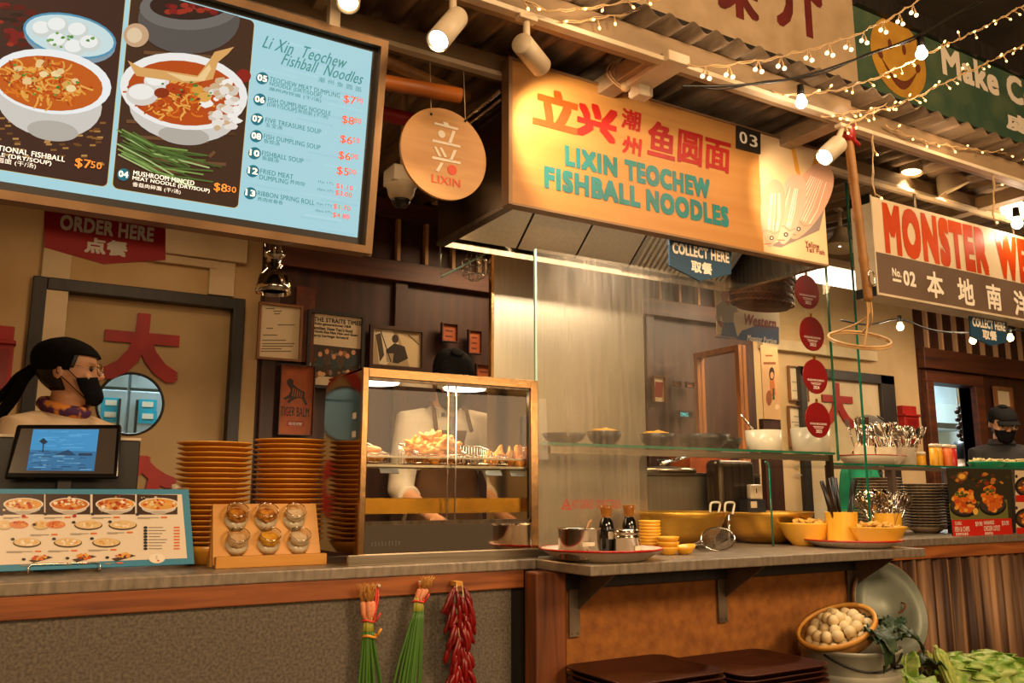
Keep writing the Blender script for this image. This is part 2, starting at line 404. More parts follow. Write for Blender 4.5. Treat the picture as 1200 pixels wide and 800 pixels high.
struct('wall_right', MB().bb((10.5, -3.5, 0), (10.6, 6.6, 4.3)), mt['cream'])
mt['tile'] = M('white_wall_panel', 'c9dbe0', .5, 0, 'b5c9d0', 2)
struct('wall_kitchen', MB().bb((-4, 6.5, 0), (10.5, 6.6, 4.3)), mt['tile'])
struct('ceiling_kitchen', MB().bb((-4, YB+.1, 2.75), (10.5, 6.5, 2.8)), mt['tile'])
# dark door with round porthole
dr = struct('door_1', MB(), mt['black_frame'])
bpy.data.objects.remove(dr)
dfw = .045
df = MB().bb((DX0-.01, YB-.03, 0), (DX0+dfw, YB+.06, DZ)).bb((DX1-dfw, YB-.03, 0), (DX1+.01, YB+.06, DZ)).bb((DX0+dfw, YB-.03, DZ-.055), (DX1-dfw, YB+.06, DZ))
door = struct('door_1', df, mt['black_frame'], bev=.004)
pc = at(153, 473, YB+.03); pr = .137
outer = []
x0, x1, z0, z1 = DX0+dfw, DX1-dfw, .02, DZ-.055
angs = sorted([2*PI*k/64 for k in range(64)]+[math.atan2(cz-pc.z, cx-pc.x) % (2*PI) for cx in (x0, x1) for cz in (z0, z1)]); n = len(angs)
for a in angs:
    ca, sa = math.cos(a), math.sin(a)
    t = 1e9
    if ca > 1e-6: t = min(t, (x1-pc.x)/ca)
    if ca < -1e-6: t = min(t, (x0-pc.x)/ca)
    if sa > 1e-6: t = min(t, (z1-pc.z)/sa)
    if sa < -1e-6: t = min(t, (z0-pc.z)/sa)
    outer.append((pc.x+ca*t, pc.z+sa*t))
dl = MB()
for yy in (YB+.03, YB+.055):
    dl.v += [(pc.x+pr*math.cos(a), yy, pc.z+pr*math.sin(a)) for a in angs]+[(x, yy, z) for x, z in outer]
dl.c += [(1, 1, 1, 1)]*len(dl.v)
for L0 in (0, 2*n):
    for k in range(n): dl.f.append((L0+k, L0+(k+1) % n, L0+n+(k+1) % n, L0+n+k)); dl.sm.append(False)
for k in range(n): dl.f.append((k, (k+1) % n, 2*n+(k+1) % n, 2*n+k)); dl.sm.append(True)
dlo = dl.build('door_leaf', M('door_plaster', 'b59a6e', .8, 0, 'a2855a', 2.5, detail=8), door)
circ = lambda c, r, y, n=64: [(c.x+r*math.cos(2*PI*k/n), y, c.z+r*math.sin(2*PI*k/n)) for k in range(n)]
MB().tube(circ(pc, pr, YB+.028), .006, 8, True).build('porthole_rim', mt['black'], door)
gp = MB(); gp.add(circ(pc, pr, YB+.04)+circ(pc, pr, YB+.044), [tuple(range(64)), tuple(range(64, 128))[::-1]]); gp.build('porthole_glass', mt['clear_glass'], door)
pld = Pl((0, YB+.03, 0))
def red_char(ch, px, parent, pl, name='red_character', m='red_paint', depth=.012, bold=.045, sh=0):
    return text(name, ch, pl, boxpx(pl, *px), mt[m], parent, h=0, bold=bold, depth=depth, shear=sh)
red_char('大', (127, 367, 204, 446), door, pld)
red_char('众', (128, 536, 201, 606), door, pld)
# mouldings on the cream wall
struct('trim_1', MB().bb((at(50, 300, YB).x, YB-.025, 0), (at(84, 300, YB).x, YB, 2.5)), mt['cream_trim'], bev=.004)
struct('trim_2', MB().bb((at(244, 325, YB).x, YB-.025, 2.09), (at(274, 325, YB).x, YB, 2.5)), mt['cream_trim'], bev=.004)
struct('trim_3', MB().bb((at(84, 300, YB).x, YB-.05, at(200, 300, YB).z), (at(287, 300, YB).x, YB, at(200, 268, YB).z)).bb((at(84, 300, YB).x, YB-.03, at(200, 310, YB).z), (at(255, 300, YB).x, YB, at(200, 300, YB).z)), mt['cream_trim'], bev=.005)
# shuttered clerestory of the alcove: deep header rail, dark recess boards and pale mullions
hz0, hz1 = at(460, 330, YB).z, at(460, 309, YB).z
def rail(n_, X0, X1, za, zb, dep=.06): return struct(n_, MB().bb((X0, YB-dep, za), (X1, YB, zb)), mt['dark_wood_h'], bev=.004)
rail('trim_4', 1.04, 4.36, hz0-.005, hz1+.005)
rail('trim_5', c1+.02, 10.4, at(1150, 440, YB).z, at(1150, 418, YB).z)
rail('trim_6', 1.04, 4.36, hz1+.24, hz1+.34, .05)
mt['mullion'] = M('pale_mullion', 'c79a70', .6)
i = 0
for x in [1.07+.163*k for k in range(20)]:
    i += 1; struct('trim_%d' % (10+i), MB().bb((x, YB-.035, hz1), (x+.02, YB, hz1+.25)), mt['mullion'], bev=.002)
for x in [c1+.12+.19*k for k in range(14)]:
    i += 1; struct('trim_%d' % (10+i), MB().bb((x, YB-.035, at(1150, 418, YB).z), (x+.022, YB, at(1150, 418, YB).z+.42)), mt['mullion'], bev=.002)
for x in (1.045, 1.72, 2.5, 3.4): 
    i += 1; struct('trim_%d' % (10+i), MB().bb((x, YB-.03, 0), (x+.07, YB, hz0)), mt['dark_wood'], bev=.004)
# framed pass-through to the kitchen on the far right
pf = MB().bb((k0-.09, YB-.05, kz0), (k0, YB+.1, kz1)).bb((k1, YB-.05, kz0), (k1+.12, YB+.1, kz1)).bb((k0-.09, YB-.05, kz1), (k1+.12, YB+.1, kz1+.09))
struct('window_1', pf, mt['dark_wood_h'], bev=.006)
# second doorway with a big red character, behind the glass on the right
d2x0, d2x1, d2z = at(965, 440, YB).x, at(1041, 440, YB).x, at(1000, 437, YB).z
d2x0 -= .3; d2 = MB().bb((d2x0, YB-.05, 0), (d2x0+.06, YB, d2z)).bb((d2x1-.16, YB-.05, 0), (d2x1, YB, d2z)).bb((d2x0, YB-.05, d2z-.07), (d2x1, YB, d2z))
door2 = struct('door_2', d2, mt['black_frame'], bev=.004)
MB().bb((d2x0+.06, YB-.02, 0), (d2x1-.16, YB, d2z-.07)).build('door_leaf', mt['cream_trim'], door2)
red_char('大', (962, 449, 999, 500), door2, Pl((0, YB-.02, 0)), m='red_paint', bold=.04)
struct('trim_7', MB().bb((4.4, YB-.05, at(985, 420, YB).z), (at(1022, 420, YB).x, YB, at(985, 408, YB).z)), mt['cream_trim'], bev=.005)

# ---- steel beams carrying the awning
def beam(n_, Y, zb, h, d, X0, X1):
    o = struct(n_, MB().bb((X0, Y-d/2, zb), (X1, Y+d/2, zb+h)), mt['beam_paint'], bev=.004)
    MB().bb((X0, Y-d/2-.012, zb-.012), (X1, Y-d/2+.02, zb+.004)).build('track_rail', mt['white_metal'], o, bev=.002)
    return o
beam('trim_beam_front', 1.97, 2.535, .085, .06, -1.5, 2.63)
beam('trim_beam_front_far', 2.0, 2.535, .085, .06, 2.66, 8)
beam('trim_beam_rear', 2.34, 2.545, .07, .06, -1.5, 8)
struct('trim_beam_third', MB().bb((2.9, 3.05, 2.45), (8, 3.12, 2.53)), mt['beam_paint'], bev=.004)
for j, x in enumerate((1.72, 2.62, 4.05, 5.3)):
    struct('trim_crossbeam_%d' % (j+1), MB().bb((x-.035, 2.0, 2.54), (x+.035, 3.6, 2.6)), mt['beam_paint'], bev=.004)
# ---- left counter
ctr = thing('counter_left', 'long grey metal topped service counter with a red pine rail on the left', 'counter', (0, YL, 0)); ctr.name = 'service_counter'
MB().bb((-1.6, YL, CT-.034), (1.62, 3.05, CT)).build('worktop', mt['counter'], ctr, world=True, bev=.004)
MB().bb((-1.6, YL+.006, CT-.093), (1.575, YL+.045, CT-.034)).build('wood_rail', mt['beam_wood'], ctr, world=True, bev=.003)
MB().bb((-1.6, YL+.025, .0), (1.535, YL+.05, CT-.093)).build('front_panel', mt['panel'], ctr, world=True)
MB().bb((1.535, YL+.03, 0), (1.62, YL+.05, CT-.034)).build('gap_shade', mt['black_frame'], ctr, world=True)  # black board stands in for the shade in the open gap
# ---- right counter
c2 = thing('projecting_counter', 'grey metal topped counter projecting over burlap panelling and steel brackets', 'counter', (1.62, YR, 0))
MB().bb((1.622, YR, CT-.034), (3.315, 3.1, CT)).build('worktop', mt['counter'], c2, world=True, bev=.004)
YP = 2.5
px0 = at(660, 740, YP).x
MB().bb((px0, YP, .0), (3.3, YP+.03, CT-.034)).build('burlap_panel', mt['burlap'], c2, world=True)
MB().bb((px0-.01, YP-.03, at(700, 687, YP).z), (3.25, YP+.002, CT-.034)).build('dark_rail', mt['black_frame'], c2, world=True, bev=.003)
MB().bb((at(622, 760, YP).x, YP-.035, 0), (px0-.008, YP+.04, CT-.036)).build('wood_post', mt['post_wood'], c2, world=True, bev=.006)
MB().bb((3.22, YP-.03, 0), (3.3, YP, CT-.034)).build('wood_post', mt['post_wood'], c2, world=True, bev=.006)
mt['bracket'] = M('dark_steel_bracket', '7d6c58', .5, .4, '5f5244', 8)
for x, zb in ((at(673, 720, YP-.01).x, at(673, 745, YP).z), (at(847, 720, YP-.01).x, at(848, 728, YP).z), (at(998, 700, YP-.01).x, at(998, 706, YP).z)):
    b = MB().bb((x-.022, YP-.014, zb), (x+.022, YP-.008, CT-.036)).bb((x-.022, YR+.05, CT-.04), (x+.022, YP-.008, CT-.0345))
    b.prism([(0, 0), (.2, 0), (0, -.125)], Pl((x+.016, YP-.014, CT-.04), (0, -1, 0), (0, 0, 1)), -.004, .004)
    for dz in (.012,):
        for dx in (-.012, .012): b.cyl((x+dx, YP-.018, zb+dz), (x+dx, YP-.012, zb+dz), .004, 8)
    b.build('bracket', mt['bracket'], c2, world=True)
# ---- neighbouring stall counter on the right
c3 = thing('neighbour_counter', 'neighbouring stall counter of weathered corrugated boards under a grey slab', 'counter', (5, 2.6, 0))
YM = 2.6
MB().bb((3.32, YM, CT-.025), (8, 3.2, CT+.01)).build('worktop', mt['counter'], c3, world=True, bev=.004)
MB().bb((3.32, YM+.01, CT-.085), (8, YM+.05, CT-.025)).build('wood_rail', mt['beam_wood'], c3, world=True, bev=.003)
mt['rusty'] = M('rusted_corrugated_panel', '3a2214', .6, .2, 'b58a62', 2.2, (7, 1, .25), .45, .72, 8, .1, distort=.3)
def cor(u, v):
    x = 3.32+u*4.6; return (x, YM+.03+.011*math.sin(2*PI*x/.115)+.005*math.sin(2*PI*x/.041), v*(CT-.085))
MB().grid(cor, 900, 2).build('corrugated_panel', mt['rusty'], c3, world=True, solid=.003)
# ---- painted billboard above the awning
YBB = 2.62
pb = Pl((0, YBB, 0))
zb = 3.21; xm = at(1003, 60, YBB).x
bb = thing('billboard', 'cream and green painted billboard above the corrugated awning with a smiling face', 'billboard', (xm, YBB, zb))
MB().bb((.6, YBB, zb), (xm, YBB+.04, 4.2)).build('cream_board', mt['bill_cream'], bb, world=True)
MB().bb((xm, YBB, zb), (7.2, YBB+.04, at(1100, 50, YBB).z)).build('green_board', mt['bill_green'], bb, world=True)
MB().bb((.6, YBB-.03, zb-.3), (7.2, YBB+.05, zb)).build('dark_gap_frame', mt['black_frame'], bb, world=True)  # black frame carried further down, standing in for the dark gap below
zt = at(1100, 50, YBB).z
MB().bb((xm, YBB-.03, zt), (7.2, YBB+.05, zt+.1)).build('upper_frame', mt['black_frame'], bb, world=True)
for x in (.7, 4, 7): MB().bb((x, YBB+.05, 2.72), (x+.08, YBB+.12, 4.25)).build('support_post', mt['black_frame'], bb, world=True)
text('red_lettering', '味', pb, boxpx(pb, 824, -55, 888, 28), mt['dark_red_paint'], bb, bold=.03, h=.001)
text('red_lettering', '介', pb, boxpx(pb, 905, -50, 965, 48), mt['dark_red_paint'], bb, bold=.03, h=.001)
def ell(pl, cx, cy, rx, ry, n=40, rot=0, a0=0, a1=2*PI):
    o = []
    for k in range(n):
        a = a0+(a1-a0)*k/(n if a1-a0 > 6.28 else n-1); x, y = rx*math.cos(a), ry*math.sin(a)
        o.append((cx+x*math.cos(rot)-y*math.sin(rot), cy+x*math.sin(rot)+y*math.cos(rot)))
    return o
u, v = pb.uv(1053, 68)
MB().flat(ell(pb, u, v, .235, .225), pb, .002).build('smiling_face', mt['yellow_paint'], bb, world=True)
for dx in (-.06, .06): MB().flat(ell(pb, u+dx-.01, v+.06, .016, .03), pb, .004).build('eye_mark', mt['brown_paint'], bb, world=True)
e = MB()
sm = [(u-.16+.32*t, v-.03-.1*math.sin(PI*t)) for t in [k/20 for k in range(21)]]; s2 = [(u-.16+.32*t, v-.03-.15*math.sin(PI*t)) for t in [k/20 for k in range(20, -1, -1)]]
for k in range(20): e.flat([sm[k], s2[20-k], s2[19-k], sm[k+1]], pb, .004)
e.flat(ell(pb, u-.16, v-.02, .02, .028, rot=.5), pb, .0045).flat(ell(pb, u+.16, v-.02, .02, .028, rot=-.5), pb, .0045)
e.build('mouth_mark', mt['brown_paint'], bb, world=True)
text('white_lettering', 'Make Co', pb, (pb.uv(1103, 60)[0], pb.uv(1105, 80)[1]-.03, pb.uv(1212, 110)[0], pb.uv(1105, 55)[1]), mt['white_paint'], bb, bold=.035, h=.002)
text('white_lettering', '處', pb, boxpx(pb, 1178, 130, 1212, 162), mt['white_paint'], bb, bold=.03, h=.002)

# ================================================================ SIGNS
class Art:
    "a printed picture: coloured shapes stacked in one mesh on a face, drawn where the photograph shows them on it"
    def __init__(s, pl, h=.0012): s.pl = pl; s.mb = MB(); s.h = h; s.clip = None; s.rng = random.Random(11)
    def poly(s, pts, col, px=True):
        s.mb.col(col); s.h += 4e-6
        q = [s.pl.uv(*p) for p in pts] if px else pts
        if s.clip: q = [(min(max(u, s.clip[0]), s.clip[2]), min(max(v, s.clip[1]), s.clip[3])) for u, v in q]
        a = sum(q[i][0]*q[(i+1) % len(q)][1]-q[(i+1) % len(q)][0]*q[i][1] for i in range(len(q)))
        s.mb.flat(q if a > 0 else q[::-1], s.pl, s.h); return s
    def ell(s, cx, cy, rx, ry, col, rot=0, n=28, sh=.0):
        o = []
        for k in range(n):
            a = 2*PI*k/n; x, y = rx*math.cos(a), ry*math.sin(a); x, y = x*math.cos(rot)-y*math.sin(rot), x*math.sin(rot)+y*math.cos(rot)
            o.append((cx+x, cy+y+sh*x))
        return s.poly(o, col)
    def line(s, pts, wd, col):
        for (x0, y0), (x1, y1) in zip(pts, pts[1:]):
            L = math.hypot(x1-x0, y1-y0) or 1; nx, ny = -(y1-y0)/L*wd/2, (x1-x0)/L*wd/2
            s.poly([(x0+nx, y0+ny), (x1+nx, y1+ny), (x1-nx, y1-ny), (x0-nx, y0-ny)], col)
        return s
    def rect(s, x0, y0, x1, y1, col): return s.poly([(x0, y0), (x1, y0), (x1, y1), (x0, y1)], col)
    def spots(s, cx, cy, rx, ry, n, r0, r1, cols, sh=0, asp=.7):
        for _ in range(n):
            a = s.rng.uniform(0, 2*PI); q = s.rng.random()**.5; r = s.rng.uniform(r0, r1)
            x, y = rx*q*math.cos(a), ry*q*math.sin(a)
            m = 7; o = [(cx+x+r*s.rng.uniform(.7, 1.2)*math.cos(2*PI*k/m), cy+y+sh*x+r*asp*s.rng.uniform(.7, 1.2)*math.sin(2*PI*k/m)) for k in range(m)]
            s.poly(o, s.rng.choice(cols))
        return s
    def noodles(s, cx, cy, rx, ry, n, ln, wd, cols, sh=0):
        for _ in range(n):
            a = s.rng.uniform(0, 2*PI); q = s.rng.random()**.5; x, y = cx+rx*q*math.cos(a), cy+ry*q*math.sin(a)+sh*rx*q*math.cos(a)
            t = s.rng.uniform(0, 2*PI); cv = s.rng.uniform(-.5, .5); pts = [(x, y)]
            for k in range(4):
                x += ln/4*math.cos(t); y += ln/4*math.sin(t)*.75; t += cv; pts.append((x, y))
            s.line(pts, wd, s.rng.choice(cols))
        return s
    def bowl(s, cx, cy, rx, ry, fill, tops, rim='e9e4dc', body='cfc8bd', sh=.06, deep=.55, n=40):
        s.ell(cx, cy+ry*deep, rx*.86, ry*.9, body, sh=sh); s.ell(cx, cy+ry*1.32, rx*.4, ry*.3, 'b9b1a4', sh=sh)
        s.ell(cx, cy, rx, ry, rim, sh=sh); s.ell(cx, cy+.02*ry, rx*.92, ry*.88, fill, sh=sh)
        s.spots(cx, cy-.03*ry, rx*.8, ry*.72, n, rx*.05, rx*.14, tops, sh=sh); return s
    def build(s, name, m, parent, world=True): return s.mb.build(name, m, parent, world=world)
ORNG = ['d9741c', 'c5530f', 'e39a3a', 'b8420c', 'e8a84c', 'a83a0c']
CREAM = ['f0e2c4', 'e6cf9e', 'd9b879', 'f6ecd8']

# ---- big backlit menu board
TOPY, BOTY, TZ, BZ = 2.05, 2.13, 2.389, 1.808
pmb = Pl((.82, BOTY, BZ), (1, 0, 0), (0, TOPY-BOTY, TZ-BZ))
fu1, fv0 = pmb.uv(434, 298); fv1 = pmb.uv(454, 50)[1]; fu0 = -1.62
mbd = thing('menu_board', 'large backlit menu board hung above the left counter showing noodle bowls and a price list', 'menu board', (0, BOTY, BZ))
mt['board_frame'] = M('bronze_frame', '8a6b4a', .45, .6, '6b5034', 5, (1, 1, 1))
fr = MB(); fw_ = .02
def bar(u0, v0, u1, v1, h0, h1, mb=None): return (mb or fr).prism([(u0, v0), (u1, v0), (u1, v1), (u0, v1)], pmb, h0, h1)
bar(fu0, fv0, fu1, fv0+fw_, -.07, .012); bar(fu0, fv1-fw_, fu1, fv1, -.07, .012); bar(fu0, fv0+fw_, fu0+fw_, fv1-fw_, -.07, .012); bar(fu1-fw_, fv0+fw_, fu1, fv1-fw_, -.07, .012)
fr.build('frame', mt['board_frame'], mbd, world=True)
bz = MB(); bar(fu0+fw_, fv0+fw_, fu1-fw_, fv1-fw_, -.068, -.012, bz); bz.build('bezel', mt['black'], mbd, world=True)
a = Art(pmb, -.0118)
def pxl(u, v):
    "picture point of a board position"
    p = pmb.p(u, v)-CP; return 600+FPX*p.dot(RT)/p.dot(FW), 400-FPX*p.dot(UP)/p.dot(FW)
su0, sv0, su1, sv1 = fu0+.035, fv0+.042, fu1-.036, fv1-.032
a.poly([(su0, sv0), (su1, sv0), (su1, sv1), (su0, sv1)], 'a9d6de', px=False)
a.rng.seed(5)
for k in range(26):
    x = a.rng.uniform(pmb.uv(300, 120)[0], su1-.1); y = a.rng.uniform(sv0, sv1-.02); a.poly([(x, y), (min(x+.1, su1), y+.001), (min(x+.1, su1), y+.006), (x, y+.005)], a.rng.choice(['a3d1da', 'aedae1', 'b3dce3']), px=False)
a.clip = (su0, sv0, su1, sv1-.004); ub = pmb.uv(148, 0)[0]; u2a, u2b = pmb.uv(143, 110)[0], pmb.uv(290, 130)[0]
gap = .012
u1b = u2a-gap; vb_ = pmb.uv(205, 231)[1]; vt_ = sv1-.004
def rrect(u0, v0, u1, v1, r=.012):
    o = []
    for cx, cy, a0 in ((u1-r, v1-r, 0), (u0+r, v1-r, PI/2), (u0+r, v0+r, PI), (u1-r, v0+r, 1.5*PI)):
        o += [(cx+r*math.cos(a0+k*PI/8), cy+r*math.sin(a0+k*PI/8)) for k in range(5)]
    return o
a.poly(rrect(u1b-.6, vb_-.001, u1b+.001, vt_), 'd9b45a', px=False); a.poly(rrect(u1b-.6, vb_, u1b, vt_), '3d211a', px=False)
a.poly(rrect(u2a-.001, vb_-.001, u2b+.001, vt_), 'd9b45a', px=False); a.poly(rrect(u2a, vb_, u2b, vt_), '402619', px=False)
a.poly(rrect(u1b-1.22, vb_, u1b-.615, vt_), '3a2018', px=False)
# woven mat and dark table in the first picture
for k in range(90):
    x = a.rng.uniform(-40, 118); y = 120+a.rng.uniform(0, 60)+.1*x; a.rect(x, y, x+7, y+2.2, a.rng.choice(['8a5a26', 'a97638', '6e4319', 'b98a4a']))
for k in range(40): x = a.rng.uniform(-30, 40); y = a.rng.uniform(2, 58); a.ell(x, y, a.rng.uniform(3, 9), a.rng.uniform(2, 5), a.rng.choice(['7b1414', '571010', '9a2a1a', '2a1410']))
a.ell(82, 44, 54, 28, '7f98a6', sh=.16).ell(82, 40, 55, 26, '4f93b3', sh=.16).ell(82, 40, 52, 23.5, 'c9dfe0', sh=.16)
for x, y in ((50, 32), (68, 28), (92, 34), (68, 46), (88, 54), (106, 49)): a.ell(x, y, 13, 10, 'cfd5cf').ell(x-1.5, y-2, 10.5, 7.5, 'eef0ea')
a.spots(82, 44, 30, 10, 12, 1.5, 3, ['4d8a3a', '6aa04a'])
a.ell(58, 118, 62, 42, 'cfc9c0', sh=.1).ell(62, 152, 30, 12, 'b5ada2', sh=.1).ell(60, 94, 71, 38, 'eef0ee', sh=.1).ell(58, 96, 63, 32, 'c35a15', sh=.1)
a.noodles(52, 95, 46, 22, 170, 17, 2.2, ORNG+['d9802a', 'e0a040'], sh=.1)
a.spots(56, 90, 40, 18, 16, 4, 8, ['e9c489', 'd9a24e', 'f0d49a', 'b95f1a'], sh=.1).spots(50, 92, 46, 20, 20, 1.2, 2.6, ['3e7a2c', '5b9a3c'], sh=.1)
# second picture
for k in range(16): a.line([(150+a.rng.uniform(-5, 120), 60+k*9), (170+a.rng.uniform(0, 120), 66+k*9)], 4, a.rng.choice(['5a3a22', '6b472b', '4a2d1a']))
a.ell(222, 22, 60, 40, '55504c').ell(222, 8, 58, 26, '6d6863').ell(222, 5, 46, 17, '2a1512')
for k in range(24): a.ell(a.rng.uniform(190, 255), a.rng.uniform(2, 14), 5, 3, a.rng.choice(['7b1414', '9a2a1a', '5a0f0f']))
a.ell(160, 40, 15, 14, 'c9a27c').ell(158, 40, 9, 9, 'e2c7a3').ell(286, 88, 9, 8, '8a1a14')
a.ell(216, 128, 64, 38, 'd2ccc3', sh=.09).ell(216, 158, 30, 11, 'b3aba0', sh=.09).ell(216, 106, 75, 45, 'efece6', sh=.09).ell(216, 108, 66, 38, 'b8480f', sh=.09)
a.noodles(200, 112, 42, 22, 120, 16, 2, ORNG, sh=.09)
a.ell(184, 94, 15, 12, 'e3dcd2').ell(183, 91, 12, 8.5, 'f3efe8').ell(167, 110, 19, 13, 'd9d2c8').ell(166, 107, 15, 9, 'f0ece4')
a.spots(262, 122, 22, 30, 46, 4, 8, ['e9e0d4', 'f4efe6', 'd6c9b8', 'cfae86'], sh=.05)
a.poly([(150, 70), (165, 78), (195, 82), (232, 88), (246, 70), (252, 60), (275, 54), (268, 62), (256, 72), (250, 92), (225, 97), (188, 92), (160, 88)], 'd9a35e').poly([(195, 84), (232, 90), (246, 74), (248, 80), (240, 94), (215, 94)], 'efc98c')
a.ell(207, 104, 13, 6, 'b23a0c', rot=.3).ell(190, 108, 9, 6, '8a2a0a').ell(240, 113, 8, 6, 'e0a44e').ell(232, 104, 7, 5, 'd9963a')
a.spots(215, 108, 36, 14, 16, 1.4, 2.8, ['3e7a2c', '5b9a3c', '7a2a10'], sh=.09)
for k in range(26):
    x = 146+a.rng.uniform(-5, 14); y = 150+a.rng.uniform(0, 32); a.line([(x-4, y), (x+32, y+18+a.rng.uniform(-5, 5)), (x+78+a.rng.uniform(-20, 25), y+32+a.rng.uniform(-10, 8))], 1.8, a.rng.choice(['4f6b2c', '7b9a4a', '3a5220', 'a9bd78']))
TEAL = '17727f'
circ_n = [('05', 308, 91), ('06', 305, 116), ('07', 302, 139), ('08', 301, 159), ('10', 299, 179), ('12', 297, 200), ('13', 294, 226)]
for s_, x, y in circ_n+[('04', 145, 204)]: a.ell(x, y, 7.4, 7.2, TEAL)
a.build('screen', mt['screen'], mbd)
mt['teal_ink'] = M('teal_print', '0a7688', .5, emit=.55); mt['orange_ink'] = M('orange_print', 'e2502a', .5, emit=.5); mt['lit_white'] = M('lit_white_print', 'f3f3ea', .5, emit=.8); mt['gold_ink'] = M('gold_print', 'ef8c2a', .5, emit=.6)
def bt(s, x0, y0, x1, y1, m, sh=0, bold=.0, name='lettering', h=-.0055, px=None):
    b_ = boxpx(pmb, x0, y0, x1, y1)
    if px: b_ = (b_[0], pmb.uv(x0, y0+px)[1], b_[2], b_[3])
    return text(name, s, pmb, b_, mt[m], mbd, h=h, bold=bold, shear=sh, depth=.0003)
for s_, x, y in circ_n+[('04', 145, 204)]: bt(s_, x-5, y-4.8, x+5, y+4, 'lit_white', bold=.03, px=7)
bt('Li Xin  Teochew', 309, 40, 408, 69, 'teal_ink', .5, .01, px=15); bt('Fishball  Noodles', 331, 61, 427, 85.5, 'teal_ink', .5, .01, px=14); bt('潮 州 鱼 圆 面', 374, 89, 424, 108, 'teal_ink', px=6)
for s_, x0, y0, x1, y1 in (('TEOCHEW MEAT DUMPLING', 317, 90, 399, 113), ('NOODLE (DRY/SOUP)', 317, 96, 377, 114), ('潮州肉饺面 (干/汤)', 316, 102, 377, 119), ('FISH DUMPLING NOODLE', 315, 114, 388, 134), ('(DRY/SOUP)', 314, 120, 348, 132), ('鱼饺面 (干/汤)', 350, 128, 385, 139),
        ('FIVE TREASURE SOUP', 312, 138, 377, 155), ('五宝汤', 312, 144, 331, 152), ('FISH DUMPLING SOUP', 310, 157, 376, 174), ('鱼饺汤', 310, 163, 328, 171), ('FISHBALL SOUP', 308, 177, 356, 189), ('鱼圆汤', 308, 183, 327, 191),
        ('FRIED MEAT', 306, 198, 344, 209), ('DUMPLING', 305, 205, 338, 214), ('炸肉饺', 341, 211, 358, 218), ('RIBBON SPRING ROLL', 303, 224, 369, 240), ('炸肉丝春卷', 303, 231, 332, 240), ('(1pc 1个)', 374, 211, 391, 217), ('(3pcs 3个)', 373, 220, 391, 226), ('(1pc 1个)', 372, 237, 389, 243), ('(3pcs 3个)', 371, 245, 389, 251)):
    bt(s_, x0, y0-1.2, x1, y1, 'teal_ink', bold=.014, px=5.8 if s_[0] < '一' and s_[0] != '(' or 'DRY' in s_ else 5 if s_[0] != '(' else 4)
for b_, c_, x, y in (('$7', '90', 404, 110), ('$8', '80', 402, 134), ('$6', '50', 400, 157), ('$6', '00', 398, 176), ('$5', '00', 396, 194)):
    bt(b_, x, y, x+13, y+13, 'orange_ink', bold=.015, px=10.5); bt(c_, x+14, y+3, x+22, y+10, 'orange_ink', px=6)
for b_, x, y in (('$1.10', 395, 214), ('$3.00', 394, 222), ('$1.70', 392, 238), ('$4.80', 391, 248)): bt(b_, x, y, x+19, y+9, 'orange_ink', bold=.01, px=6.5)
bt('MUSHROOM MINCED', 157, 199, 228, 215, 'lit_white', bold=.02, px=5.6); bt('MEAT NOODLE (DRY/SOUP)', 156, 205.5, 246, 225, 'lit_white', bold=.02, px=5.6); bt('香菇肉碎面 (干/汤)', 156, 212.5, 212, 226, 'lit_white', px=6)
bt('$8', 252, 213, 266, 226, 'gold_ink', bold=.02, px=11); bt('30', 267, 217, 277, 225, 'gold_ink', bold=.01, px=7)
bt('TRADITIONAL FISHBALL', -32, 164, 76, 189, 'lit_white', bold=.02, px=6.5); bt('NOODLE (DRY/SOUP)', -34, 172, 60, 193, 'lit_white', bold=.02, px=6.5); bt('鱼圆面 (干/汤)', -12, 182, 42, 196, 'lit_white', px=7)
bt('$7', 89, 184, 106, 199, 'gold_ink', bold=.02, px=12); bt('50', 107, 188, 119, 198, 'gold_ink', bold=.01, px=8)
for x in (-1.2, -.2, .7): MB().bb((x-.015, 2.14, 2.3), (x+.015, 2.17, 2.6)).bb((x-.015, 2.16, 2.585), (x+.015, 2.34, 2.6)).build('hanger', mt['white_metal'], mbd, world=True)
# ---- main stall sign
YS = 2.25; ps = Pl((0, YS, 0))
X0, X1, Z0, Z1 = 1.336, 2.832, 2.084, 2.571
sg = thing('stall_sign', 'long yellow wooden stall sign with red characters, teal letters and a fish picture', 'sign', (X0, YS, Z0))
mt['sign_wood'] = M('yellow_plywood', 'c08a48', .5, 0, 'b07632', 2.0, (.6, 1, 9), .3, .75, 6, distort=.8)
MB().bb((X0, YS, Z0), (X1, YS+.035, Z1)).build('board', mt['sign_wood'], sg, world=True)
mt['sign_frame'] = M('brown_frame', '8a6a48', .5, .2)
f = MB().bb((X0-.014, YS-.006, Z0-.008), (X0, YS+.04, Z1+.008)).bb((X0, YS-.006, Z1), (X1, YS+.04, Z1+.008)).bb((X0, YS-.002, Z0-.008), (X1, YS+.04, Z0))
f.build('frame', mt['sign_frame'], sg, world=True)
xf = ps.uv(890, 200)[0]
a = Art(ps, .0006)
a.poly([(xf, Z0+.001), (X1-.001, Z0+.001), (X1-.001, Z1-.001), (xf, Z1-.001)], 'e2c193', px=False)
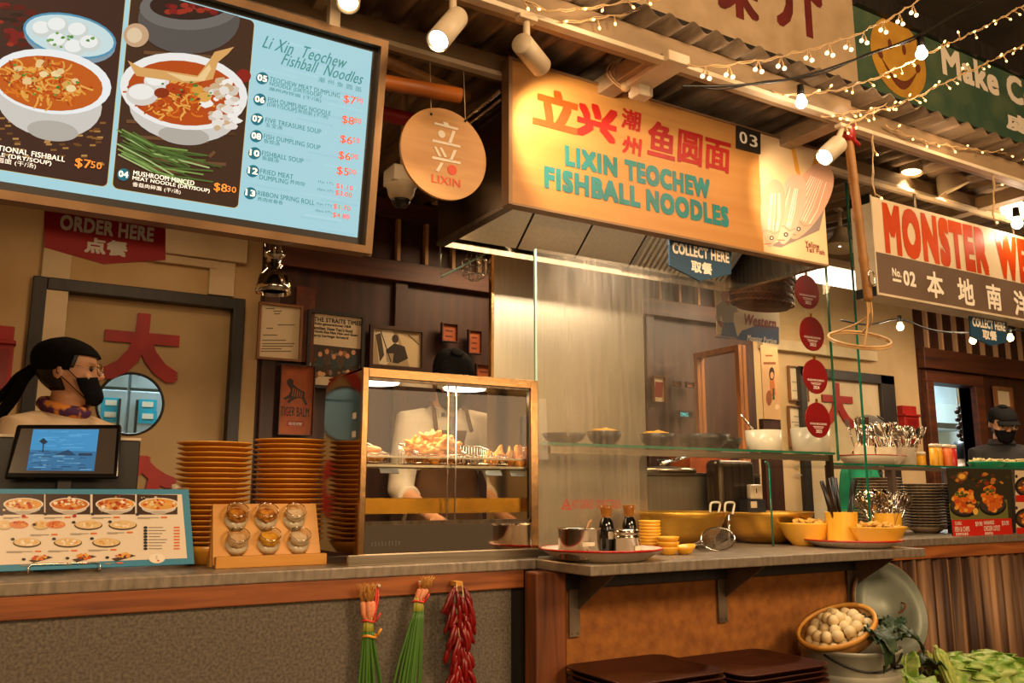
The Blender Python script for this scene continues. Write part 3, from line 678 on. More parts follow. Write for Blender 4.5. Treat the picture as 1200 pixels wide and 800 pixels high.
def fish(cx, cy, w_, h_, rot, body):
    o = []
    for k in range(40):
        t = 2*PI*k/40; y = math.cos(t)*h_; x = math.sin(t)*w_*(1-.25*math.cos(t)); o.append((cx+x*math.cos(rot)-y*math.sin(rot), cy+x*math.sin(rot)+y*math.cos(rot)))
    a.poly(o, body)
    def q(x, y): return cx+x*w_*math.cos(rot)-y*h_*math.sin(rot), cy+x*w_*math.sin(rot)+y*h_*math.cos(rot)
    for k in range(9): a.line([q(-.5+.12*k, -.6), q(-.62+.16*k, .1), q(-.5+.13*k, .5)], .8, a.rng.choice(['e9a988', 'f3ddcc', 'd98f72', 'fbeee2']))
    a.line([q(-.8, .55), q(-.2, .5), q(.3, .6), q(.7, .5)], 1.2, 'c98a72'); a.ell(*q(.1, .72), 2.6, 2.6, '3a2a22').ell(*q(.1, .72), 1.2, 1.2, 'e8e0d0'); a.line([q(-.5, .92), q(.1, .88)], 1, 'b85a4a')
a.poly([(903, 288), (915, 290), (960, 270), (969, 232), (972, 205), (966, 190), (963, 230), (945, 262), (920, 278)], '8e7b74')
a.poly([(926, 168), (932, 200), (940, 215), (934, 185), (930, 168)], 'd9962a').poly([(955, 182), (966, 200), (962, 212), (950, 198)], 'd9962a')
fish(948, 236, 20, 48, .42, 'd9a88c'); fish(926, 245, 15, 42, .22, 'e0b49c'); fish(905, 250, 14, 40, .08, 'd6a488')
a.build('fish_picture', mt['print'], sg)
MB().prism([ps.uv(862, 147), ps.uv(862, 174), ps.uv(890, 181), ps.uv(890, 156)], ps, .001, .006).build('number_plate', mt['black_frame'], sg, world=True)
def st(s_, x0, y0, x1, y1, m, bold=.02, sh=0, h=.0008, name='lettering', pl=ps, par=sg, depth=.0008): return text(name, s_, pl, boxpx(pl, x0, y0, x1, y1), mt[m], par, h=h, bold=bold, shear=sh, depth=depth, spacing=1.16 if bold > .05 else 1.06)
mt['sign_red'] = M('sign_red', 'b0140a', .45, 0, '960e06', 5); mt['sign_teal'] = M('sign_teal', '0e7a7a', .45, 0, '0c6868', 8); mt['sign_orange'] = M('sign_orange', 'd4500f', .4, 0, 'b83a0a', 3)
st('0', 865, 154, 874, 170, 'white_ink', h=.0065); st('3', 877, 158, 886, 174, 'white_ink', h=.0065)
for ch, x0, y0, x1, y1 in (('立', 626, 101, 675, 156), ('兴', 676, 118, 722, 168), ('潮', 728, 126, 751, 155), ('州', 729, 158, 752, 184), ('鱼', 758, 140, 790, 188), ('圆', 793, 151, 824, 196), ('面', 826, 161, 857, 204)):
    st(ch, x0, y0, x1, y1, 'sign_orange' if ch in '立' else 'sign_red', bold=.045 if ch in '立兴' else .024, sh=.1, name='red_character')  # first red character coloured orange, spotlight glow put into its colour
st('LIXIN', 663, 172, 722, 206, 'sign_teal', .06, name='teal_lettering'); st('TEOCHEW', 733, 188, 831, 232, 'sign_teal', .06, name='teal_lettering')
st('FISHBALL', 639, 196, 749, 242, 'sign_teal', .06, name='teal_lettering'); st('NOODLES', 758, 223, 853, 265, 'sign_teal', .06, name='teal_lettering')
mt['brown_ink'] = M('brown_print', '7a2f1a', .6)
st('Yellow', 943, 282, 960, 292, 'brown_ink', .03); st('Tail Fish', 944, 289, 966, 299, 'brown_ink', .03)
for x in (X0+.1, X1-.13): MB().bb((x, YS+.035, Z1-.06), (x+.03, YS+.06, 2.56)).bb((x, YS+.035, 2.53), (x+.03, 2.34, 2.56)).build('hanger', mt['bracket'], sg, world=True)
# ---- neighbour's sign
pm = ps; MX0, MZ0, MZ1 = 3.135, 2.005, 2.432; MX1 = 4.86
ms = thing('neighbour_sign', 'white and grey stall sign with big orange capital letters over the right-hand stall', 'sign', (MX0, YS, MZ0))
mt['ms_white'] = M('sign_white', 'e3d2b4', .45, 0, 'd9c4a0', 3); mt['ms_grey'] = M('sign_grey', '6e5a4c', .5, 0, '64503f', 4)
zm = ps.uv(1023, 294)[1]
MB().bb((MX0, YS, zm), (MX1, YS+.09, MZ1)).build('white_panel', mt['ms_white'], ms, world=True)
MB().bb((MX0, YS, MZ0), (MX1, YS+.09, zm)).build('grey_panel', mt['ms_grey'], ms, world=True)
f = MB().bb((MX0-.008, YS-.004, MZ0-.01), (MX0, YS+.1, MZ1+.004)).bb((MX0, YS-.006, MZ0-.01), (MX1, YS+.1, MZ0))
f.build('frame', mt['white_metal'], ms, world=True)
for z_ in (MZ1-.03, MZ0-.012): MB().bb((MX0-.012, YS+.0, z_), (MX0-.002, YS+.1, z_+.04)).build('corner_cap', mt['black'], ms, world=True)
st('MONSTER', 1035, 241, 1158, 319, 'sign_orange', .062, par=ms, name='orange_lettering')
a0 = boxpx(ps, 1035, 241, 1158, 319); b0 = boxpx(ps, 1167, 277, 1200, 322)
text('orange_lettering', 'WESTERN', ps, (b0[0], a0[1], b0[0]+(a0[2]-a0[0])*1.0, a0[3]), mt['sign_orange'], ms, bold=.062, spacing=1.16, h=.0008, depth=.0008)
st('No.', 1045, 314, 1056, 325, 'white_ink', .03, par=ms); st('02', 1058, 317, 1073, 336, 'white_ink', .03, par=ms)
a = MB().flat([ps.uv(1046, 326), ps.uv(1046, 329), ps.uv(1056, 331), ps.uv(1056, 328)], ps, .001).build('underline', mt['white_ink'], ms, world=True)
for ch, x0, y0, x1, y1 in (('本', 1085, 317, 1106, 350), ('地', 1121, 325, 1142, 358), ('南', 1155, 332, 1174, 364), ('洋', 1187, 340, 1207, 372)): st(ch, x0, y0, x1, y1, 'white_ink', .025, par=ms)
for x in (.4, 1.2): MB().cyl((MX0+x, YS+.06, MZ1), (MX0+x, YS+.06, 2.56), .006).build('hanger', mt['bracket'], ms, world=True)
# ---- round wooden sign on two wires
pr_ = Pl((0, 2.325, 0)); c = at(521, 180, 2.325)
rs = thing('round_sign', 'round pale wooden disc sign hanging on two wires beside the hood', 'sign', (c.x, 2.325, c.z))
mt['pale_wood'] = M('pale_wood', 'd2a062', .5, 0, 'b98347', 2.2, (1, 1, 10), .3, .75, 6, distort=.8)
rx, rz_ = (at(572, 195, 2.325).x-at(470, 180, 2.325).x)/2, (at(520, 127, 2.325).z-at(522, 232, 2.325).z)/2
rr = (rx+rz_)/2
MB().prism(ell(pr_, c.x, c.z, rr, rr, 72), pr_, -.012, 0).build('disc', mt['pale_wood'], rs, world=True, bev=.001)
g = lambda pts: [pr_.uv(380+x/4, 120+y/4) for x, y in pts]
lg = MB()
for q in ([(515, 93), (515, 103), (624, 132), (628, 122), (585, 110), (578, 97), (555, 90), (560, 104)], [(600, 132), (580, 188), (595, 192), (614, 136)], [(507, 173), (504, 184), (637, 214), (637, 203)],
          [(512, 207), (535, 253), (548, 255), (525, 209)], [(538, 210), (562, 257), (575, 258), (551, 213)], [(606, 222), (585, 270), (598, 275), (620, 225)], [(505, 252), (504, 264), (637, 291), (638, 280)], [(545, 282), (521, 320), (535, 325), (558, 285)]):
    lg.prism(g(q), pr_, .0005, .002)
cu, cv = g([(549, 149)])[0]; lg.prism(ell(pr_, cu, cv, .0125, .0125), pr_, .0005, .002)
lg.build('white_emblem', mt['white_ink'], rs, world=True)
cu, cv = g([(599, 317)])[0]; mt['vermilion'] = M('vermilion', 'd9441a', .5)
MB().prism(ell(pr_, cu, cv, .0165, .0165), pr_, .0005, .002).build('orange_dot', mt['vermilion'], rs, world=True)
text('orange_lettering', 'LIXIN', pr_, boxpx(pr_, 506, 204, 539, 220), mt['vermilion'], rs, bold=.012)
for x, y in ((505, 134), (545, 142)):
    p = at(x, y, 2.325); MB().cyl((p.x, 2.323, p.z), (p.x, 2.34, 2.55), .0016, 6).build('wire', mt['white_metal'], rs, world=True)
    MB().ball((p.x, 2.322, p.z), .004).build('eyelet', mt['black'], rs, world=True)
# ---- pennant signs
mt['pennant_red'] = M('pennant_red', 'b01212', .5); mt['pennant_blue'] = M('pennant_blue', '1f4663', .5)
def pennant(label, Y, pts, m, texts, top):
    pl = Pl((0, Y, 0)); q = [pl.uv(*p) for p in pts]; xc = sum(p[0] for p in q)/len(q)
    o = thing('pennant_sign', label, 'sign', (xc, Y, min(p[1] for p in q)))
    MB().prism(q, pl, -.008, 0).build('plate', mt[m], o, world=True)
    for s_, b_ in texts: text('white_lettering', s_, pl, boxpx(pl, *b_), mt['white_ink'], o, bold=.04, h=.0006)
    zt_ = max(p[1] for p in q)
    if top > zt_:
        for x in (xc-.09, xc+.09): MB().cyl((x, Y+.004, zt_-.01), (x, Y+.004, top), .003, 6).build('hanger', mt['bracket'], o, world=True)
    return o
pennant('red pointed sign with white lettering hanging below the big menu board', 2.335, [(52, 230), (52, 289), (122, 309), (194, 304), (194, 248)], 'pennant_red', [('ORDER HERE', (72, 252, 179, 283)), ('点餐', (101, 278, 148, 301))], 2.55)
pennant('blue pointed sign with white lettering below the yellow stall sign', 2.3, [(784, 262), (785, 311), (820, 329), (857, 321), (857, 280)], 'pennant_blue', [('COLLECT HERE', (788, 284, 854, 308)), ('取餐', (810, 305, 834, 322))], 2.12)
pennant('blue pointed sign with white lettering below the grey and white sign', 2.31, [(1136, 360), (1138, 394), (1162, 405), (1180, 401), (1180, 366)], 'pennant_blue', [('COLLECT HERE', (1139, 372, 1178, 388)), ('取餐', (1151, 386, 1168, 399))], 2.02)

# ================================================================ UNDER THE AWNING
def spotlamp(label, base, rear, front, r, lit='bulb_white', power=0, aim=None, cone=1.0, flare=None):
    o = thing('track_spotlight', label, 'spotlight', base)
    base = V(base); rear = V(rear); front = V(front); d = (front-rear).normalized(); mid = rear.lerp(front, .25)
    MB().box(base-V((0, 0, .006)), (.06, .03, .014)).build('track_adapter', mt['white_metal'], o, world=True, bev=.002)
    MB().cyl(base, mid, .009, 12, .012).build('stem', mt['white_metal'], o, world=True)
    q = d.to_track_quat('Z', 'Y').to_matrix().to_4x4(); q.translation = rear; L = (front-rear).length
    if flare: prof = [(0, 0), (r*.55, 0), (r*.6, L*.35), (r*.75, L*.45), (flare, L*.95), (flare, L), (flare*.94, L), (flare*.9, L*.93), (0, L*.9)]
    else: prof = [(0, 0), (r*.96, 0), (r, .004), (r, L), (r*.9, L), (r*.88, L-.012), (0, L-.013)]
    hd = MB().lathe(prof, 32, M=q).build('head', mt['white_metal'], o, world=True)
    m = MB().lathe([(0, L-.011), (((flare or r)*.86), L-.011)], 32, M=q).build('lens', mt[lit], hd); m.location = hd.location*0
    vs_ = [v.co-V(wloc(o)) for v in m.data.vertices]
    for v, c_ in zip(m.data.vertices, vs_): v.co = c_
    if power: light('spot_lamp', 'SPOT', front+d*.012, power, WARM2, aim or front+d, .02, spot=cone, blend=.5)
    return o
Yf = 1.94
spotlamp('white cylindrical track spotlight above the round wooden sign', at(531, -14, Yf), at(536, 20, Yf), at(513, 48, Yf-.07), .031, power=10, aim=at(470, 330, 2.4), cone=1.0)
p = at(611, 50, Yf)
spotlamp('white cylindrical track spotlight over the left end of the yellow stall sign', at(617, 20, Yf), p, at(634, 78, Yf+.075), .032, power=22, aim=at(668, 170, YS), cone=1.5)
spotlamp('white cylindrical track spotlight over the fish picture of the yellow sign', at(988, 147, Yf), at(983, 168, Yf), at(966, 184, Yf+.01), .034, power=10, aim=at(925, 235, YS), cone=1.5)
Yg = 2.28
spotlamp('white cylinder downlight nearest the bamboo handle, above the orange-lettered sign', at(1069, 168, Yg), at(1069, 173, Yg), at(1068, 203, Yg), .05, 'bulb_warm', power=10, aim=at(1068, 600, Yg), cone=1.6)
spotlamp('white flared track lamp tilted over the middle of the orange-lettered sign', at(1095, 170, Yg), at(1100, 190, Yg), at(1118, 222, Yg-.03), .06, 'bulb_warm', power=14, aim=at(1105, 330, YS), cone=1.9, flare=.075)
spotlamp('white flared track lamp at the right edge above the sign', at(1190, 200, Yg), at(1200, 222, Yg), at(1187, 247, Yg-.03), .06, 'bulb_warm', power=14, aim=at(1187, 340, YS), cone=1.9, flare=.07)
spotlamp('white round lamp between the bamboo handle and the glass edge', (at(985, 262, 2.9).x, 2.9, 2.675), at(985, 268, 2.9), at(984, 291, 2.9), .06, 'bulb_white', power=10, aim=at(984, 600, 2.9), cone=1.8, flare=.09)
spotlamp('white spotlight at the top edge beside the menu board', at(405, -30, 2.0), at(410, -16, 2.0), at(408, 4, 1.95), .03, 'bulb_warm')
# linear lamp of the next stall
p0, p1 = at(950, 309, 3.5), at(1017, 341, 3.5)
ll = thing('linear_lamp', 'bright white linear lamp glowing between the glass and the orange-lettered sign', 'lamp', (p0.x, 3.5, p1.z))
zc = (at(985, 322, 3.5).z+at(985, 330, 3.5).z)/2
MB().bb((p0.x-.1, 3.46, zc-.05), (p1.x+.05, 3.54, zc+.05)).build('diffuser', mt['tube_white'], ll, world=True, bev=.01)
MB().bb((p0.x-.11, 3.45, zc+.05), (p1.x+.06, 3.55, zc+.075)).bb((p0.x+.3, 3.48, zc+.07), (p0.x+.34, 3.52, 2.6)).build('housing', mt['white_metal'], ll, world=True)

def interp(pts, step):
    out = [pts[0]]; acc = []
    for a_, b_ in zip(pts, pts[1:]):
        n_ = max(1, int((b_-a_).length/step))
        out += [a_.lerp(b_, k/n_) for k in range(1, n_+1)]
    return out
def smooth(pts, it=2):
    pts = [V(p) for p in pts]
    for _ in range(it):
        o = [pts[0]]
        for a_, b_ in zip(pts, pts[1:]): o += [a_.lerp(b_, .25), a_.lerp(b_, .75)]
        pts = o+[pts[-1]]
    return pts
rng = random.Random(3)
def fairy(label, pts, step, size=.006, cat='string lights', globe=False, wire=.0022, group=None):
    "wire of little lamps from a list of (px, py, Y)"
    P = smooth([at(*p) for p in pts], 2); P = interp(P, .01); P = [q+V((0, .003*math.sin(i*.9), .003*math.cos(i*.9))) for i, q in enumerate(P)]
    o = thing('string_lights', label, cat, P[0], group=group)
    MB().tube(P[::2] if len(P) > 8 else P, wire, 6).tube([q+V((0, .006*math.sin(i*.7), .006*math.cos(i*.7))) for i, q in enumerate(P[::2])], wire*.8, 6).build('wire', mt['string_wire'], o, world=True)
    L = 0; nxt = step*.4; first = None; bulbs = []
    for a_, b_ in zip(P, P[1:]):
        L += (b_-a_).length
        if L > nxt:
            nxt += step*rng.uniform(.75, 1.25)
            for s_ in ((-1, 1) if globe else (0,)):
                if globe: d = V((s_*.012, 0, -.03)); 
                else: d = V((rng.uniform(-.5, .5), rng.uniform(-.6, .1), rng.uniform(-1, .4))).normalized()*.024
                e_ = b_+d; dn = d.normalized()
                st_ = MB().cyl(b_, b_+d*.75, .0018, 6); 
                st_.cyl(b_+d*.55, e_, .0032, 8)
                sk = st_.build('lamp_holder', mt['string_wire'], o, world=True)
                lb = MB()
                if globe: lb.ball((0, 0, 0), size, 10, 8)
                else: lb.ball((0, 0, 0), .0042, 8, 6, (1, 1, 1.5), dn.to_track_quat('Z', 'Y').to_matrix())
                b2 = lb.build('bulb', mt['bulb_led'] if not globe else mt['bulb_globe'], sk); b2.location = e_+dn*(size if globe else .004)-wloc(o)
    return o
mt['string_wire'] = M('clear_cable', 'c9a878', .4); mt['bulb_globe'] = ME('frosted_bulb', 'ffdfae', 2.2)
YW = 1.86
fairy('string of small globe lamps swagged across the cream billboard to the top edge', [(806, 78, 1.9), (860, 76, 1.84), (919, 66, 1.8), (991, 46, 1.76), (1027, 30, 1.74), (1070, 6, 1.72), (1090, -14, 1.7)], .11, .0075, globe=True)
fairy('string of tiny warm lamps crossing the smiling face on the green billboard', [(905, 109, 1.9), (951, 112, 1.86), (1016, 97, 1.84), (1092, 60, 1.8), (1145, 36, 1.8), (1200, 6, 1.78), (1230, -12, 1.78)], .07)
fairy('string of tiny warm lamps passing below the white words on the green billboard', [(985, 150, 1.93), (1020, 132, 1.9), (1058, 122, 1.88), (1104, 98, 1.86), (1152, 76, 1.84), (1200, 52, 1.82), (1230, 38, 1.82)], .055)
fairy('string of tiny warm lamps lying along the right end of the front beam', [(1038, 148, 1.95), (1081, 166, 1.95), (1146, 176, 1.95), (1200, 182, 1.95), (1230, 186, 1.95)], .11)
fairy('string of tiny warm lamps looped over the front beam at the top edge', [(600, -8, 1.9), (647, 16, 1.9), (690, 8, 1.88), (745, 2, 1.86), (775, -8, 1.86)], .09)
fairy('lower string of tiny warm lamps drooping under the loop at the top edge', [(640, 26, 1.93), (685, 24, 1.92), (735, 16, 1.91), (765, 4, 1.9), (785, -8, 1.9)], .08)
fairy('string of tiny warm lamps bunched on the front beam joint above the bamboo handle', [(962, 138, 1.93), (990, 132, 1.92), (1015, 130, 1.92), (1040, 122, 1.91), (1052, 120, 1.91)], .045)
fairy('short wire of tiny lamps dangling left of the orange-lettered sign', [(1023, 160, 1.96), (1024, 185, 1.96), (1021, 205, 1.96), (1026, 232, 1.96)], .14)
fairy('short wire of tiny lamps dangling over the upper edge of the orange-lettered sign', [(1164, 203, 1.97), (1166, 222, 1.97), (1162, 248, 1.97), (1168, 266, 1.97)], .14)
for q in ((870, 85, 1.8), (1040, 110, 1.8), (1120, 168, 1.9), (690, 20, 1.86)): light('string_glow', 'POINT', at(*q)-V((0, .03, .02)), .7, WARM, size=.03)
# thick festoon cable with white lamps
P = smooth([at(*q) for q in ((798, 101, 1.93), (860, 101, 1.88), (935, 93, 1.84), (1019, 64, 1.8), (1075, 43, 1.77), (1122, 14, 1.75), (1165, -8, 1.73))], 3)
fs_ = thing('festoon_cable', 'thick black festoon cable with two white round lamps in front of the billboard', 'string lights', P[0])
MB().tube(P, .0045, 8).tube([q+V((.004, .004, .008*math.sin(i*.5))) for i, q in enumerate(P)], .003, 6).build('cable', mt['black'], fs_, world=True)
def lampbulb(c_, r, parent, m='bulb_white', power=3, up=None):
    c_ = V(c_)
    sk = MB().lathe([(0, r*3.1), (r*.55, r*3.1), (r*.62, r*1.6), (r*.55, r*1.3), (.0, r*1.3)], 20, c_).build('lamp_socket', mt['black'], parent, world=True)
    b_ = MB().lathe([(0, r*1.5), (r*.5, r*1.4), (r*.66, r*.85), (r, .1*r), (r*.9, -.45*r), (r*.5, -.87*r), (0, -r)], 24).build('bulb', mt[m], sk); b_.location = c_-wloc(parent)
    if power: light('bulb_light', 'POINT', c_-V((0, .0, r*1.25)), power, WARM2, size=r)
lampbulb(at(939, 120, 1.835), .020, fs_); lampbulb(at(1080, 63, 1.765), .022, fs_)
# festoon inside the neighbouring stall
P = smooth([at(*q) for q in ((985, 375, 3.4), (1020, 382, 3.4), (1055, 371, 3.4), (1090, 388, 3.4), (1140, 390, 3.4), (1183, 385, 3.4), (1230, 392, 3.4))], 2)
f2 = thing('festoon_cable', 'black cable with small round lamps strung inside the right-hand stall', 'string lights', P[0])
MB().tube(P, .006, 6).build('cable', mt['black'], f2, world=True)
for x, y in ((1055, 383), (1140, 399), (1184, 396)): lampbulb(at(x, y, 3.4), .024, f2, 'bulb_warm', 3)
l3 = thing('globe_lamp', 'glowing round lamp at the upper edge of the orange-lettered sign', 'lamp', at(1192, 262, 2.2))
lampbulb(at(1192, 262, 2.2), .026, l3, 'bulb_white', 2)
# ---- giant bamboo strainer hanging from the beam joint
Yb = 1.97
h0, h1 = at(994, 160, Yb), at(1018, 352, Yb+.05)
bs = thing('bamboo_strainer', 'long bamboo-handled ring strainer hanging from the front beam joint', 'strainer', h1)
mt['bamboo'] = M('bamboo', 'a8763c', .5, 0, '7d5526', 2, (14, 14, 1), .3, .7, 5)
dv = h1-h0; hb = MB()
prof = []
for k in range(9):
    t = k/8; prof += [h0+dv*(t)]
hb.tube([h0+dv*(k/40) for k in range(41)], [.0165 if k % 10 else .019 for k in range(41)], 14); hb.build('handle', mt['bamboo'], bs, world=True)
MB().tube([h0+V((0, 0, .05)), h0+dv*.03], .026, 8).tube([h0+dv*.02+V((-.03, -.01, .02)), h0+dv*.04+V((.03, -.02, -.01))], .01, 6).build('red_cord', mt['red_paint'], bs, world=True)
MB().tube([h0+dv*.82+V((-.0, -.024, 0)), h0+dv*.84+V((-.016, -.024, 0)), h0+dv*.9+V((-.016, -.024, 0)), h0+dv*.92+V((0, -.024, 0)), h0+dv*.9+V((.016, -.024, 0)), h0+dv*.84+V((.016, -.024, 0))], .003, 6, True).build('clip', mt['chrome'], bs, world=True)
rc = at(1007, 397, Yb+.1)
ring = [rc+V((.108*math.cos(t), .108*math.sin(t), .05*math.sin(t+.5))) for t in [2*PI*k/48 for k in range(48)]]
mt['cane'] = M('cane', 'cfa870', .5, 0, 'b58a50', 20)
MB().tube(ring, .005, 8, True).tube([q+V((0, 0, -.008)) for q in ring], .0035, 8, True).build('ring', mt['cane'], bs, world=True)
wv = MB()
wv.tube(smooth([h1+V((-.01, 0, 0)), h1+V((-.012, 0, -.08)), ring[30]], 2), .004, 6).tube(smooth([h1+V((.012, 0, 0)), h1+V((.016, 0, -.08)), ring[4]], 2), .004, 6).tube(smooth([h1, h1+V((.0, 0, -.07)), ring[16]], 2), .004, 6)
wv.build('sling', mt['cane'], bs, world=True)
# ---- pipes and poles below the roof
def pole(label, name, cat, a_, b_, r, m):
    o = thing(name, label, cat, a_); MB().cyl(a_, b_, r, 16).build('shaft' if cat != 'pole' else 'cane', mt[m], o, world=True); return o
mt['orange_pipe'] = M('orange_pipe', 'b8671e', .45, 0, '8f4c14', 5); 
k_ = atz(420, 58, 2.52); k2 = atz(548, 114, 2.52); pole('thick bamboo pole slung under the awning above the orange pipe', 'bamboo_pole', 'pole', k_, k2, .02, 'bamboo')
pole('orange pipe running under the awning between menu board and round sign', 'orange_pipe', 'pipe', atz(380, 84, 2.42), atz(540, 112, 2.42), .024, 'orange_pipe')
pole('red sprinkler pipe behind the round wooden sign', 'red_pipe', 'pipe', atz(380, 118, 2.5), atz(560, 158, 2.5), .026, 'red_paint')
# white lamp bracket behind the sign top
b_ = at(760, 92, 2.12)
br = thing('lamp_bracket', 'empty white lamp bracket with loose cables above the yellow sign', 'bracket', b_)
MB().bb(at(747, 108, 2.15), (at(760, 100, 2.15).x+.02, 2.2, at(760, 84, 2.15).z)).build('mount', mt['white_metal'], br, world=True, bev=.003)
q = at(770, 84, 2.02); MB().box(q, (.09, .22, .035)).box(q+V((0, .09, -.03)), (.05, .05, .05)).cyl(q+V((0, -.05, .01)), q+V((0, -.05, .09)), .008).build('arm', mt['white_metal'], br, world=True, bev=.004)
cb = MB(); e_ = at(733, 95, 2.14)
for k in range(3): cb.tube(smooth([e_+V((.0, 0, .1)), e_+V((-.05-.02*k, .02, .02)), e_+V((.02, 0, -.03-.01*k)), e_+V((.06, -.02, .03))], 3), .003, 6)
cb.ball(e_+V((0, 0, -.02)), .018, 12, 8); cb.build('loose_cable', mt['string_wire'], br, world=True)
# dome camera
dc = at(470, 222, 2.75)
cc = thing('dome_camera', 'white dome security camera hanging beside the hood', 'camera', dc)
s_ = .012
MB().box(dc+V((0, 0, .045)), (.1, .1, .06)).cyl(dc+V((.02, .03, .07)), (dc.x+.02, dc.y+.03, 2.66), .012).build('mounting_box', mt['white_metal'], cc, world=True, bev=.004)
MB().lathe([(0, .02), (.056, .02), (.058, .012), (.05, .0), (.046, -.022), (.035, -.04), (0, -.04)], 32, dc).build('housing', mt['white_metal'], cc, world=True)
MB().lathe([(.034, -.036), (.034, -.048), (.024, -.064), (0, -.072)], 28, dc).build('dome', mt['black_gloss'] if 'black_gloss' in mt else mt['black'], cc, world=True)

# ================================================================ ON THE LEFT COUNTER
from mathutils import noise as NZ
mt['mirror_steel'] = M('polished_steel', 'c4b6a0', .07, 1, bump=.06, scale=5, stretch=(3, 1, .6)); mt['edge_steel'] = M('polished_edge', 'b58f60', .2, 1, bump=.12, scale=30)
mt['plate'] = M('yellow_melamine', 'e0a03a', .28, 0, 'd6942e', 5, spec=.6); mt['melamine'] = M('bright_yellow_melamine', 'efb236', .3, 0, 'e3a428', 4, spec=.6)
mt['enamel'] = M('cream_enamel', 'e3d6bf', .22, 0, 'd9cab0', 5, spec=.6); mt['enamel_red'] = M('red_enamel_rim', 'b3200f', .25, spec=.6)
mt['white_china'] = M('white_china', 'dcd3c2', .25, spec=.6); mt['black_bowl'] = M('black_melamine', '1c1b19', .35)
mt['black_gloss'] = M('black_gloss', '0b0a09', .08, spec=.8)
def lumpy(mb, c, r, sc=(1, 1, 1), amp=.25, f=2.0, seed=0, n=16, k=10, M_=None):
    b = len(mb.v); mb.ball((0, 0, 0), r, n, k)
    for i in range(b, len(mb.v)):
        p = V(mb.v[i]); d = NZ.noise(p/r*f+V((seed*7.1, seed*3.3, 0)))*amp; p = p*(1+d); p = V((p.x*sc[0], p.y*sc[1], p.z*sc[2]))
        mb.v[i] = tuple((M_ @ p if M_ else p)+V(c))
    return mb
def disc_obj(name, label, cat, prof, m, loc, group=None, n=48, **k):
    o = MB().lathe(prof, n, **k).build(name, m); o.location = loc; return tag(o, label, cat, group)
# two stacks of plates
def plate_prof(r): return [(0, 0), (r*.55, 0), (r*.6, .003), (r*.8, .006), (r*.97, .0135), (r, .0155), (r*.99, .018), (r*.95, .0165), (r*.78, .010), (r*.5, .0062), (0, .006)]
pp = MB().lathe(plate_prof(.119), 64).build('dinner_plate', mt['plate']); pf_ = family(pp); used = False
for nm, x, y, cnt, where in (('left', .612, 2.925, 20, 'left-hand plate stack behind the jar stand'), ('right', .858, 2.92, 21, 'right-hand plate stack beside the food display case')):
    base = disc_obj('serving_bowl', 'yellow bowl at the foot of the %s' % where, 'bowl', [(0, 0), (.055, 0), (.07, .004), (.098, .04), (.112, .06), (.108, .06), (.09, .036), (0, .01)], mt['plate'], (x, y, CT))
    for k in range(cnt):
        z = CT+.056+k*.0163
        o_ = ORD[cnt-1-k] if cnt-1-k < len(ORD) else None
        lb = 'yellow plate, %s from the top of the %s' % (o_ if k != cnt-1 else 'first', where)
        lo = (x+rng.uniform(-.0016, .0016), y+rng.uniform(-.0016, .0016), z); lo = (lo[0]+(.002 if k % 7 == 3 else 0), lo[1], lo[2])
        if not used: pp.location = lo; tag(pp, lb, 'plate', 'yellow plates stacked on the left counter'); used = True
        else: dup(pf_, lo, label=lb, group='yellow plates stacked on the left counter')
# slanted menu card with blue border on a wire stand
mu = Pl((.545, 2.775, CT+.012), (1, 0, 0), (0, .05, .24)); c1_ = mu.uv(218, 573); b1_ = mu.uv(228, 663)
mc = thing('menu_card', 'large blue-bordered printed menu card leaning on a wire stand on the left counter', 'menu', (.2, 2.78, CT))
mt['blue_card'] = M('blue_card', '0f7fa6', .4)
mw0 = -.62; T = c1_[1]
MB().prism([(mw0, 0), (b1_[0], 0), (c1_[0]+.008, T), (mw0, T)], mu, -.006, 0).build('border', mt['blue_card'], mc, world=True, bev=.001)
a = Art(mu, .0005); a.poly([(mw0+.012, .018), (b1_[0]-.022, .018), (c1_[0]-.012, T-.016), (mw0+.012, T-.016)], 'e9dcc8', px=False)
F5 = lambda x, y: (x/5.217, 560+y/5.217)
for k, (x0, x1) in enumerate(((-270, -10), (-4, 270), (278, 552), (566, 826), (836, 1084))):
    y0 = 98+(x0*.006); a.poly([F5(x0, y0-3), F5(x1, y0), F5(x1, 222), F5(x0, 224)], '3a2416')
    for _ in range(10): a.spots(*F5(rng.uniform(x0+30, x1-30), rng.uniform(108, 215)), 3, 2, 2, .8, 2.2, ['6b3a1c', '8a1f14', 'b87a3a', 'd8c8a8'])
    cx = (x0+x1)/2+10; a.bowl(*F5(cx, 160), 23.5, 7.5, ['d9a24e', 'd8a860', 'c5701f', 'c98a3a'][k % 4], ORNG+CREAM, n=34, sh=.0)
for y, row in ((285, ((25, 0), (115, 1), (250, 2), (340, 1), (540, 3), (750, 4))), (392, ((-90, 3), (165, 3), (415, 4), (650, 4)))):
    for x, t in row:
        if t in (1,): a.ell(*F5(x, y), 11.5, 4.6, 'd98a5a').spots(*F5(x, y-3), 9, 3, 16, 1, 2.2, ORNG)
        else: a.ell(*F5(x, y+4), 16.5 if y > 300 or t > 2 else 10, 5.6, '3a2f26' if t > 2 else 'b8a78c').ell(*F5(x, y), 15.5 if y > 300 or t > 2 else 9.5, 4.8, 'e3c48e').spots(*F5(x, y), 10, 3, 12, 1.2, 2.6, CREAM+['d9a24e'])
for x, y in ((245, 485), (510, 480), (750, 475)): a.poly([F5(x-70, y+18), F5(x+50, y-8), F5(x+80, y), F5(x-40, y+34)], '4a3524').spots(*F5(x, y), 9, 2.6, 18, 1.2, 2.8, ORNG+['e8b060'])
for x, y in ((210, 285), (450, 271), (672, 268), (78, 374), (330, 372), (562, 370), (145, 497), (412, 490), (655, 486), (10, 222), (278, 220), (566, 220), (840, 222)): a.ell(*F5(x, y), 2.3, 1.6, '2b2d33')
